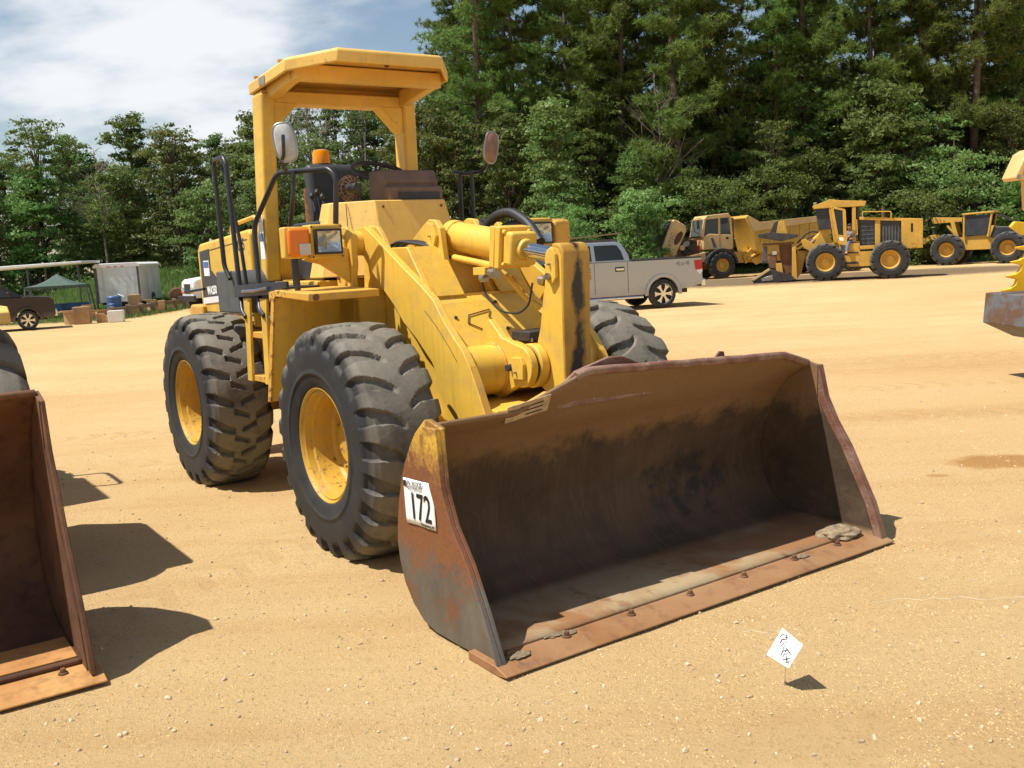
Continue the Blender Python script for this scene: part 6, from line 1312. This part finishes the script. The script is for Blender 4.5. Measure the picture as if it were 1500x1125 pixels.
# white truck behind the loader's hood
def make_white_truck():
    root = empty('flatbed_truck', (-12.75, 41.5, 0), heading(-0.75, -0.66)); tag(root, 'white truck with big side mirror half hidden behind the loader hood', 'truck')
    P(None, [(0.9, 0.55), (0.9, 1.22), (0.75, 1.34), (-0.3, 1.46), (-0.3, 0.55)], -.62, .62, 'bonnet', 'white_paint', root, .06)
    P(None, [(-0.3, .55), (-0.3, 1.46), (-0.62, 2.08), (-0.75, 2.14), (-1.7, 2.14), (-1.8, 2.05), (-1.8, .55)], -.78, .78, 'cab', 'white_paint', root, .05)
    P(None, [(-0.37, 1.5), (-0.62, 1.99), (-0.66, 1.99), (-0.41, 1.5)], -.66, .66, 'windscreen', 'tinted_glass', root) if False else None
    b = MB(); b.add([(-0.325, -.66, 1.5), (-0.325, .66, 1.5), (-0.585, .64, 2.0), (-0.585, -.64, 2.0)], [(0, 1, 2, 3)]); w = b.build('windscreen', 'tinted_glass', root, smooth=0); s_ = w.modifiers.new('s', 'SOLIDIFY'); s_.thickness = .03; s_.offset = 0
    for sg in (-1, 1):
        P(None, [(-0.55, 1.48), (-0.75, 1.98), (-1.6, 1.98), (-1.6, 1.48)], sg * .79 - .012, sg * .79, 'window', 'tinted_glass', root)
        mr = bpy.data.objects.new('mirror', None); COL.objects.link(mr); mr.parent = root
        b = MB(); b.tube([(-.5, sg * .78, 2.0), (-.35, sg * 1.12, 2.0), (-.35, sg * 1.12, 1.45), (-.5, sg * .78, 1.4)], .02, 6); b.build('mirror_arm', 'steel', mr)
        b = MB(); b.box(-.39, -.31, sg * 1.12 - .1, sg * 1.12 + .1, 1.52, 1.95); b.build('mirror_shell', 'white_paint', mr, bevel=.02)
        b = MB(); b.box(.88, .93, sg * .45 - .15, sg * .45 + .12, .86, 1.0); lp = b.build('head_lamp', 'lamp_glass', root, bevel=.01)
        b = MB(); b.box(.88, .925, sg * .45 - .15, sg * .45 + .12, .78, .85); b.build('turn_signal', 'amber_lens', root)
        for x in (0.2, -4.0): wheel(root, x, sg * .85, .41, sg, TY_CAR, RIM_CAR, HUB_CAR, scale=.55)
    b = MB(); b.box(.9, 1.02, -.8, .8, .42, .66); b.build('bumper', 'dark_steel', root, bevel=.02)
    b = MB(); b.box(.895, .915, -.3, .3, .75, 1.15); b.build('grille', 'dark_panel', root)
    b = MB(); b.box(-5.0, -1.85, -.95, .95, .85, .98); b.build('flat_bed', 'wood_post', root, bevel=.01)
    b = MB(); b.box(-4.9, .6, -.4, .4, .55, .8); b.build('chassis', 'dark_steel', root)
make_white_truck()
# small shed roof behind the pickup
t = empty('shed', (3.75, 41.0, 0), R_(4)); tag(t, 'weathered grey shed with flat roof behind the pickup cab', 'shed')
b = MB(); b.box(-1.6, 1.0, 0, 2, 0, 2.1); b.build('wall', 'grey_panel', t); b = MB(); b.prism([(-1.8, 2.12), (1.15, 2.30), (1.15, 2.36), (-1.8, 2.18)], -.2, 2.2); b.build('roof', 'wood_post', t)
for i in range(9): b = MB(); b.box(-1.55 + i * .285, -1.30 + i * .285, -.025, -.001, .05, 2.05); b.build('board', 'grey_panel', t)

# ---- paper tag on a wire, cord, litter --------------------------------------
t = empty('paper_tag', (0, 0, 0)); 
def LP(x, y, z): 
    v = Vector((LX, LY, 0)) + LF * x + LL * y; v.z = z; return v
c0 = [LP(3.07, -0.576, 0.10), LP(3.106, -0.53, 0.197), LP(2.97, -0.49, 0.217), LP(2.98, -0.60, 0.135)]
ctr = sum(c0, Vector()) / 4; t.location = (ctr.x, ctr.y, 0); tag(t, 'small white handwritten paper tag on a thin wire in the sand', 'paper tag')
rel = [p - t.location for p in c0]
b = MB(); b.add(rel, [(0, 1, 2, 3)]); pt = b.build('paper', 'paper', t, smooth=0); s_ = pt.modifiers.new('s', 'SOLIDIFY'); s_.thickness = .0012; s_.offset = 0
nrm = (rel[1] - rel[0]).cross(rel[3] - rel[0]).normalized(); nrm = nrm if nrm.y < 0 else -nrm
pc = sum(rel, Vector()) / 4
dg = (rel[2] - rel[0]).normalized(); dn = nrm.cross(dg)
def strokes(lines):
    b = MB()
    for ln in lines: b.tube([pc + dg * u + dn * v + nrm * .0015 for u, v in ln], 0.0024, 6)
    return b
for ln in ([(-.035, -.012), (-.035, .012)], [(-.047, 0), (-.023, 0)], [(-.018, -.014), (.012, 0), (-.018, .014)], [(-.006, -.008), (-.006, .008)], [(.022, .014), (.034, .004), (.03, -.008), (.044, -.012), (.05, .0), (.045, .01)]):
    strokes([[(u * 1.25, v * 1.5) for u, v in ln]]).build('pen_stroke', 'ink', t)
b = MB(); b.tube([(pc.x, pc.y + .01, 0.0), (pc.x + .004, pc.y + .012, .09), tuple(pc + Vector((0, .004, 0)))], 0.001, 5); b.build('wire', 'steel', t)
def gcord(name, pts, r, mat, label):
    b = MB(); b.tube([(x, y, gz(x, y) + r * .8) for x, y in pts], r, 6); o = b.build(name, mat); tag(o, label, 'string'); return o
import itertools
def wcurve(p0, p1, n, amp, seed): 
    return [(p0[0] + (p1[0] - p0[0]) * i / n, p0[1] + (p1[1] - p0[1]) * i / n + amp * noise.noise(Vector((i * .35, seed, 0)))) for i in range(n + 1)]
gcord('string', wcurve((1.75, 4.62), (2.75, 4.55), 30, .06, 2.2), 0.0014, 'cord_white', 'thin white string lying on the sand right of the paper tag')
gcord('string', wcurve((1.02, 4.32), (1.28, 4.30), 14, .05, 7.7), 0.0013, 'cord_white', 'short white string lying on the sand left of the paper tag')

# ================================================================== TREES
def unit(n, rg):
    v = rg.normal(size=(n, 3)); return v / np.linalg.norm(v, axis=1, keepdims=True)
def quads(C, Nn, size, rg, asp=0.62):
    n = len(C); t = unit(n, rg); a = np.cross(Nn, t); a /= np.linalg.norm(a, axis=1, keepdims=True) + 1e-9; b = np.cross(Nn, a)
    s = size[:, None]; a = a * s; b = b * s * asp
    return np.stack([C - a, C + b * 0.9, C + a, C - b * 0.9], 1).reshape(-1, 3)
def trunk_mb(h, r0, rg, bend=0.25, n=9):
    pts = [(0, 0, -0.3)]; x = y = 0
    for i in range(1, 11):
        x += rg.normal() * bend * h / 120; y += rg.normal() * bend * h / 120; pts.append((x, y, h * i / 10))
    rs = [r0 * 1.25] + [r0 * (1 - 0.88 * i / 10) for i in range(1, 11)]
    return pts, rs
def at_h(pts, z):
    for a, b in zip(pts[:-1], pts[1:]):
        if a[2] <= z <= b[2]:
            t = (z - a[2]) / (b[2] - a[2] + 1e-9); return np.array([a[i] + (b[i] - a[i]) * t for i in range(3)])
    return np.array(pts[-1])
def broadleaf(h, w, seed, leaf=0.15, nc=150, per=85, z0=0.12, mat='dark_leaves', sparse=0.0, bark='bark'):
    rg = np.random.default_rng(seed); pts, rs = trunk_mb(h * 0.92, 0.05 + h * 0.012, rg, 0.6)
    b = MB(); b.tube(pts, rs, 7); C = []; S = []
    # a few boughs give the crown an uneven outline
    boughs = [(rg.random() * 2 * PI, z0 + (1 - z0) * rg.random(), 0.55 + 0.6 * rg.random()) for _ in range(9)]
    for i in range(nc):
        t = rg.random() ** 0.9; zc = h * (z0 + (0.98 - z0) * t)
        rad = w * max(0.22, 1 - abs((t - 0.45) / 0.62) ** 2.4) ** 0.6
        a = rg.random() * 2 * PI; k = max(bk[2] * math.exp(-((zc / h - bk[1]) / .13) ** 2) * max(0, math.cos(a - bk[0])) ** 2 for bk in boughs)
        q = rad * (0.55 + 0.75 * k) * rg.random() ** 0.4
        c = at_h(pts, zc * 0.92) + np.array([math.cos(a) * q, math.sin(a) * q, 0]); c[2] = zc + rg.normal() * .3
        C.append(c); S.append((0.24 + 0.42 * rg.random() ** 1.5) * (w / 2.6) ** 0.5)
        if i % 5 == 0:
            st = at_h(pts, max(0.2, zc * 0.92 - q * 0.9)); md = (st + c) / 2 + np.array([0, 0, -0.1]); b.tube([tuple(st), tuple(md), tuple(c)], [0.04 + .004 * h, 0.03, 0.01], 5)
    out = []
    for c, s in zip(C, S):
        m = int(per * (1 - sparse * rg.random()) * (0.6 + s)); d = unit(m, rg); d[:, 2] = np.where(d[:, 2] < -0.3, -d[:, 2] * .6, d[:, 2])
        r = s * (0.25 + 1.0 * rg.random(m) ** 0.8)[:, None]; p = c + d * r * np.array([1.35, 1.35, 0.75])
        nn = 0.5 * d + 0.9 * unit(m, rg) + np.array([-0.3, -0.3, 0.55]); nn /= np.linalg.norm(nn, axis=1, keepdims=True)
        out.append(quads(p, nn, leaf * (0.55 + 0.5 * rg.random()) * (0.45 + 0.95 * rg.random(m) ** 1.5), rg, 0.4 + 0.3 * rg.random()))
    tr = b.mesh('trunk', bark); tr.shade_smooth()
    return tr, fast_mesh('crown', np.concatenate(out), 4, mat)
def pine(h, seed, z0=0.18, w=3.0):
    rg = np.random.default_rng(seed); pts, rs = trunk_mb(h, 0.08 + h * 0.0075, rg, 0.35); b = MB(); b.tube(pts, rs, 8); out = []
    nw = 30
    for i in range(nw):
        t = i / (nw - 1); zc = h * (z0 + (0.985 - z0) * t); ln = w * (1 - 0.70 * t) * (0.55 + 0.45 * min(1, t * 4 + .3))
        for k in range(4 if t < .8 else 5):
            if rg.random() < 0.2: continue
            a = rg.random() * 2 * PI; L = ln * (0.5 + 0.7 * rg.random()); st = at_h(pts, zc + rg.normal() * .3); dr = np.array([math.cos(a), math.sin(a), 0])
            md = st + dr * L * .55 + np.array([0, 0, L * 0.02]); en = st + dr * L + np.array([0, 0, L * (-.05 + .3 * rg.random())])
            b.tube([tuple(st), tuple(md), tuple(en)], [0.035 + .02 * (1 - t), 0.026, 0.01], 4)
            nt_ = int(9 + L * 10)
            for j in range(nt_):
                u = 0.30 + 0.74 * rg.random() ** 0.8; base = (st + (md - st) * u / .55) if u < .55 else (md + (en - md) * (u - .55) / .45)
                c = base + rg.normal(size=3) * np.array([.34, .34, .16]) * (0.5 + L * .2)
                m = 22; d = unit(m, rg); d[:, 2] += 0.45; d /= np.linalg.norm(d, axis=1, keepdims=True); l = (0.20 + 0.18 * rg.random(m))[:, None]
                s = np.cross(d, unit(m, rg)); s /= np.linalg.norm(s, axis=1, keepdims=True) + 1e-9; s *= 0.028
                out.append(np.stack([c + s, c - s, c + d * l], 1).reshape(-1, 3) + np.repeat(d * 0.03, 3, 0))
    tr = b.mesh('trunk', 'bark'); tr.shade_smooth()
    return tr, fast_mesh('crown', np.concatenate(out), 3, 'pine_needles')
def bush(h, w, seed, mat='bright_leaves', leaf=0.10, nc=110, per=110):
    return broadleaf(h, w, seed, leaf, nc, per, 0.05, mat)
PINES = [pine(21 + 2 * i, 100 + i, 0.10 + .04 * i, 3.1 + .15 * i) for i in range(4)]
DARK = [broadleaf(9, 2.5, 200), broadleaf(10, 2.2, 201, z0=.15), broadleaf(8, 2.9, 202), broadleaf(11, 2.7, 203, nc=170, sparse=.3)]
TALL = [broadleaf(12, 3.0, 220, nc=200, per=80, leaf=.17), broadleaf(12.5, 2.6, 221, nc=170, per=80, sparse=.4, leaf=.16), broadleaf(11, 3.3, 222, nc=200, per=85, leaf=.17), broadleaf(13, 2.4, 223, nc=150, per=90, leaf=.16)]
BRIGHT = [broadleaf(9, 2.1, 230, mat='bright_leaves', nc=170, per=100, leaf=.12), broadleaf(8, 2.4, 231, mat='bright_leaves', nc=160, per=100, leaf=.13)]
BUSH = [bush(4, 1.7, 240), bush(4.5, 2.3, 241), bush(3.2, 1.9, 242)]
DULL = [broadleaf(12, 2.6, 250, mat='dull_leaves', nc=90, per=60, sparse=.6, bark='bark_pale', leaf=.12), broadleaf(11, 2.2, 251, mat='dull_leaves', nc=70, per=50, sparse=.6, bark='bark_pale', leaf=.12)]
def plant(name, kind, x, y, s, rz, label, cat, group=None, sz=None):
    o = empty(name, (x, y, 0), rz); o.scale = (s, s, sz or s); tag(o, label, cat, group)
    link('trunk', kind[0], o); link('crown', kind[1], o); return o
rg = np.random.default_rng(77)
# pines behind the parked machines, three loose rows
for row, (Y0, dx, xa, xb) in enumerate(((57, 2.8, -1.6, 37), (64, 3.0, -2.6, 41), (72, 5.0, -3.0, 46))):
    x = xa
    while x < xb:
        xx = x + rg.normal() * .6; px = 750 + 1415 * xx / Y0; y = Y0 + rg.normal() * 1.6
        gap = 1300 < px < 1352
        s = 0.92 + .22 * rg.random()
        if px < 700: s *= 0.88
        if gap: s *= 0.62
        plant('pine_tree', PINES[int(rg.integers(4))], xx, y, s, rg.random() * 6.28, ['tall pine in the front rank of the wood behind the machines', 'tall pine in the middle rank of the wood behind the machines', 'tall pine in the back rank of the wood behind the machines'][row], 'pine tree', ['front pines', 'middle pines', 'back pines'][row])
        x += dx * (0.75 + .5 * rg.random())
# understory below the pines
x = -5.0
while x < 36:
    k = DARK[int(rg.integers(4))]; plant('broadleaf_tree', k, x, 54.5 + rg.normal() * 1.3, 0.55 + .4 * rg.random(), rg.random() * 6.28, 'dark leafy tree growing under the pines at the wood edge', 'tree', 'dark trees under the pines'); x += 2.0 + 1.2 * rg.random()
x = -6.0
while x < 40:
    k = DARK[int(rg.integers(4))]; plant('broadleaf_tree', k, x, 61 + rg.normal() * 1.5, 0.8 + .35 * rg.random(), rg.random() * 6.28, 'dark leafy tree standing deeper in the pine wood', 'tree', 'dark trees deeper in the wood'); x += 2.6 + 1.0 * rg.random()
x = -8.0
while x < 50:
    k = TALL[int(rg.integers(4))]; plant('broadleaf_tree', k, x, 78 + rg.normal() * 1.5, 0.95 + .25 * rg.random(), rg.random() * 6.28, 'leafy tree at the very back of the pine wood', 'tree', 'trees at the back of the wood'); x += 3.6 + 1.2 * rg.random()
# ones the photograph singles out
plant('young_tree', BRIGHT[0], 2.7, 50.0, 1.0, 1.0, 'bright green young tree with a pointed crown left of the pickup bushes', 'tree')
plant('young_tree', BRIGHT[1], 21.2, 55.0, 1.25, 2.0, 'tall bright green tree rising above the feller buncher', 'tree')
plant('young_tree', BRIGHT[0], 7.2, 53.0, 0.72, 3.0, 'small green tree between the round bush and the dump truck hood', 'tree')
plant('round_bush', BUSH[0], 6.4, 46.2, 1.05, .4, 'round bright bush behind the pickup bed', 'bush')
plant('broad_bush', BUSH[1], 2.9, 45.4, 0.85, 1.4, 'broad green bush right of the loader lamp behind the pickup cab', 'bush')
plant('broad_bush', BUSH[1], 10.6, 52.4, 1.2, 2.4, 'broad bright bush behind the dump truck cab', 'bush')
plant('broad_bush', BUSH[1], 14.2, 52.8, 1.22, 3.9, 'broad bright bush behind the dump body', 'bush')
plant('low_bush', BUSH[2], 17.6, 51.5, 1.0, 5.0, 'low bush between the dump body and the feller buncher cab', 'bush')
plant('broad_bush', BUSH[1], 24.2, 52.3, 1.3, .9, 'bright bush above the log skidder arch', 'bush')
plant('low_bush', BUSH[2], 21.9, 51.2, 1.15, 1.9, 'low bush behind the feller buncher counterweight', 'bush')
plant('low_bush', BUSH[0], 28.0, 52.0, 1.2, 2.9, 'bush behind the log skidder engine at the right edge', 'bush')
plant('low_bush', BUSH[2], -0.8, 47.5, 1.0, 2.9, 'low bush seen past the left mirror of the loader', 'bush')
# behind the canopy
for i, (x, y, s, k) in enumerate(((-12.6, 61, 1.0, 0), (-10.4, 60, 1.02, 1), (-8.6, 62, 1.02, 0), (-13.8, 63, .95, 1))):
    plant('thin_tree', DULL[k], x, y, s, i * 1.3, ['thin greyish tree with bare twigs seen left through the canopy', 'thin greyish tree with bare twigs in the middle of the canopy opening', 'thin greyish tree with bare twigs seen right through the canopy', 'thin greyish tree behind the left canopy post'][i], 'tree')
x = -16
while x < -4:
    plant('broadleaf_tree', TALL[int(rg.integers(4))], x, 66 + rg.normal(), 0.9 + .12 * rg.random(), rg.random() * 6, 'leafy tree behind the loader canopy opening', 'tree', 'trees behind the canopy'); x += 2.6
x = -15
while x < -3:
    plant('broadleaf_tree', DARK[int(rg.integers(4))], x, 57 + rg.normal(), 0.62 + .2 * rg.random(), rg.random() * 6, 'low leafy tree behind the loader seat', 'tree', 'low trees behind the loader'); x += 2.4
# dead bare tree among the pines
def dead_tree(h, seed):
    rg = np.random.default_rng(seed); pts, rs = trunk_mb(h, 0.14, rg, 0.7); b = MB(); b.tube(pts, rs, 7); c = MB()
    for i in range(34):
        z = h * (0.35 + .62 * rg.random()); st = at_h(pts, z); a = rg.random() * 6.28; L = (h - z) * .35 + .5 * rg.random() + .3; dr = np.array([math.cos(a), math.sin(a), .55 + .5 * rg.random()])
        md = st + dr * L * .5 + rg.normal(size=3) * .1; en = st + dr * L + rg.normal(size=3) * .2; c.tube([tuple(st), tuple(md), tuple(en)], [.035, .022, .008], 4)
        for k in range(3): e2 = md + (en - md) * rg.random() + rg.normal(size=3) * .45; c.tube([tuple(md), tuple(e2)], [.014, .005], 3)
    return b.mesh('trunk', 'bark_pale'), c.mesh('crown', 'bark_pale')
DEAD = [dead_tree(13, 5), dead_tree(11, 6)]
plant('dead_tree', DEAD[0], -11.3, 59, 1.0, 0, 'bare grey dead tree seen through the canopy opening', 'tree')
plant('dead_tree', DEAD[1], -24.5, 60.5, .85, 1, 'bare pale dead tree standing behind the white trailer', 'tree')
plant('dead_tree', DEAD[1], 9.0, 54, 1.0, 2, 'bare dead tree between the pines above the dump truck', 'tree')
# left wood
x = -44
while x < -16:
    px = 750 + 1415 * x / 72
    s = 0.74 + 0.18 * rg.random() + (0.10 if 60 < px < 330 else 0.0)
    plant('broadleaf_tree', TALL[int(rg.integers(4))], x, 72 + rg.normal() * 1.8, s, rg.random() * 6.28, 'tall leafy tree in the wood behind the trailer and tent', 'tree', 'tall trees of the left wood'); x += 2.5 + 1.0 * rg.random()
x = -38
while x < -17:
    plant('broadleaf_tree', DARK[int(rg.integers(4))], x, 63 + rg.normal() * 1.5, 0.85 + .25 * rg.random(), rg.random() * 6.28, 'dark leafy tree at the front of the wood behind the trailer', 'tree', 'front trees of the left wood'); x += 2.6 + .8 * rg.random()
x = -49
while x < -10:
    plant('broadleaf_tree', TALL[int(rg.integers(4))], x, 80 + rg.normal() * 1.5, 0.80 + .14 * rg.random(), rg.random() * 6.28, 'leafy tree at the back of the wood behind the trailer', 'tree', 'back trees of the left wood'); x += 3.4
plant('young_tree', BRIGHT[1], -17.2, 57, .80, 1, 'lighter green tree rising over the grassy bank by the hood', 'tree')
plant('young_tree', BRIGHT[1], -29.0, 61, 1.0, 2.2, 'yellow green tree in the wood above the white shelter roof', 'tree')
# undergrowth along the wood's foot: nobody could count it
def undergrowth(x0, x1, y0, y1, n, hmax, mat, label, leaf=.13):
    rg = np.random.default_rng(int(n + x0)); c = np.stack([x0 + (x1 - x0) * rg.random(n), y0 + (y1 - y0) * rg.random(n), np.zeros(n)], 1)
    hh = np.array([hmax * (0.35 + 0.65 * (0.5 + 0.5 * noise.noise(Vector((p[0] * .5, p[1] * .5, 2))))) for p in c]); c[:, 2] = hh * rg.random(n) ** 0.8
    nn = unit(n, rg) + np.array([0, -0.3, 0.6]); nn /= np.linalg.norm(nn, axis=1, keepdims=True)
    o = link('undergrowth', fast_mesh('undergrowth', quads(c, nn, leaf * (0.6 + .8 * rg.random(n)), rg), 4, mat)); tag(o, label, None, None, 'stuff')
undergrowth(-16, 48, 53, 59, 42000, 2.2, 'dark_leaves', 'tangled dark undergrowth along the foot of the pine wood')
undergrowth(-50, -15, 58, 64, 26000, 2.0, 'dark_leaves', 'tangled undergrowth along the foot of the left wood')
# grassy bank behind the trailer
xs2 = np.linspace(-30, -9, 43); ys2 = np.linspace(49, 63, 29)
def bank(x, y): return 1.7 * max(0, min(1, (y - 50) / 9)) ** 1.2 * max(0, min(1, (x + 29) / 6)) * max(0, min(1, (-9.5 - x) / 4)) - .03 + .08 * noise.noise(Vector((x * .6, y * .6, 0)))
plain('bank_soil', (0.16, 0.17, 0.06), .95)
b = MB(); b.add([(x, y, bank(x, y)) for y in ys2 for x in xs2], [(j * 43 + i, j * 43 + i + 1, (j + 1) * 43 + i + 1, (j + 1) * 43 + i) for j in range(28) for i in range(42)]); o = b.build('grassy_bank', 'bank_soil', None); tag(o, 'grassy bank', None, None, 'structure')
def grass(pts, hmin, hmax, label, seed, w=.018):
    rg = np.random.default_rng(seed); n = len(pts); d = unit(n, rg); d[:, 2] = 1.4 + rg.random(n); d /= np.linalg.norm(d, axis=1, keepdims=True); l = (hmin + (hmax - hmin) * rg.random(n))[:, None]
    s = np.cross(d, unit(n, rg)); s /= np.linalg.norm(s, axis=1, keepdims=True); s *= w
    o = link('grass', fast_mesh('grass', np.stack([pts + s, pts - s, pts + d * l], 1).reshape(-1, 3), 3, 'grass_blades')); tag(o, label, None, None, 'stuff')
g = np.random.default_rng(5); q = np.stack([-29 + 19 * g.random(42000), 49.6 + 13 * g.random(42000)], 1)
grass(np.array([(x, y, bank(x, y)) for x, y in q]), .15, .5, 'long green grass covering the bank behind the trailer', 8, .03)
q = [(x + g.normal() * .28, y + g.normal() * .5, 0) for x, y in FP for k in range(260)] + [(-15.2 - 5 * g.random(), 37 + 12 * g.random(), 0) for k in range(9000)]
grass(np.array(q), .05, .25, 'weedy grass round the timber posts and trailer', 9, .016)
q = [(-6 + 40 * g.random(), 51.5 + 3.0 * g.random(), 0) for k in range(16000)]
grass(np.array(q), .1, .45, 'rough grass along the foot of the pine wood', 10, .025)

# number the trees of each rank from the left, as the picture shows them
ORD = 'first second third fourth fifth sixth seventh eighth ninth tenth eleventh twelfth thirteenth fourteenth fifteenth sixteenth seventeenth eighteenth nineteenth twentieth twenty-first twenty-second twenty-third twenty-fourth twenty-fifth twenty-sixth twenty-seventh twenty-eighth twenty-ninth thirtieth'.split()
PH = {'front pines': 'tall pine, %s from the left in the front rank of the wood', 'middle pines': 'tall pine, %s from the left in the middle rank of the wood', 'back pines': 'tall pine, %s from the left in the back rank of the wood',
 'dark trees under the pines': 'dark leafy tree, %s from the left under the edge pines', 'dark trees deeper in the wood': 'dark leafy tree, %s from the left deeper in the pine wood', 'trees at the back of the wood': 'leafy tree, %s from the left at the back of the pine wood',
 'trees behind the canopy': 'leafy tree, %s from the left behind the loader canopy opening', 'low trees behind the loader': 'low leafy tree, %s from the left behind the loader seat',
 'tall trees of the left wood': 'tall leafy tree, %s from the left in the wood behind the trailer', 'front trees of the left wood': 'dark leafy tree, %s from the left at the front of the trailer wood', 'back trees of the left wood': 'leafy tree, %s from the left at the back of the trailer wood'}
for gname, ph in PH.items():
    mem = [o for o in COL.objects if o.get('group') == gname]
    key = lambda o: 750 + F_PX * o.location.x / o.location.y
    vis = sorted([o for o in mem if -20 < key(o) < 1520], key=key)
    for i, o in enumerate(vis): o['label'] = ph % ORD[i]
    for o in mem:
        if o not in vis: o['label'] = (ph.replace('%s from the left ', '') + (' beyond the picture, left' if key(o) < 0 else ' beyond the picture, right'))
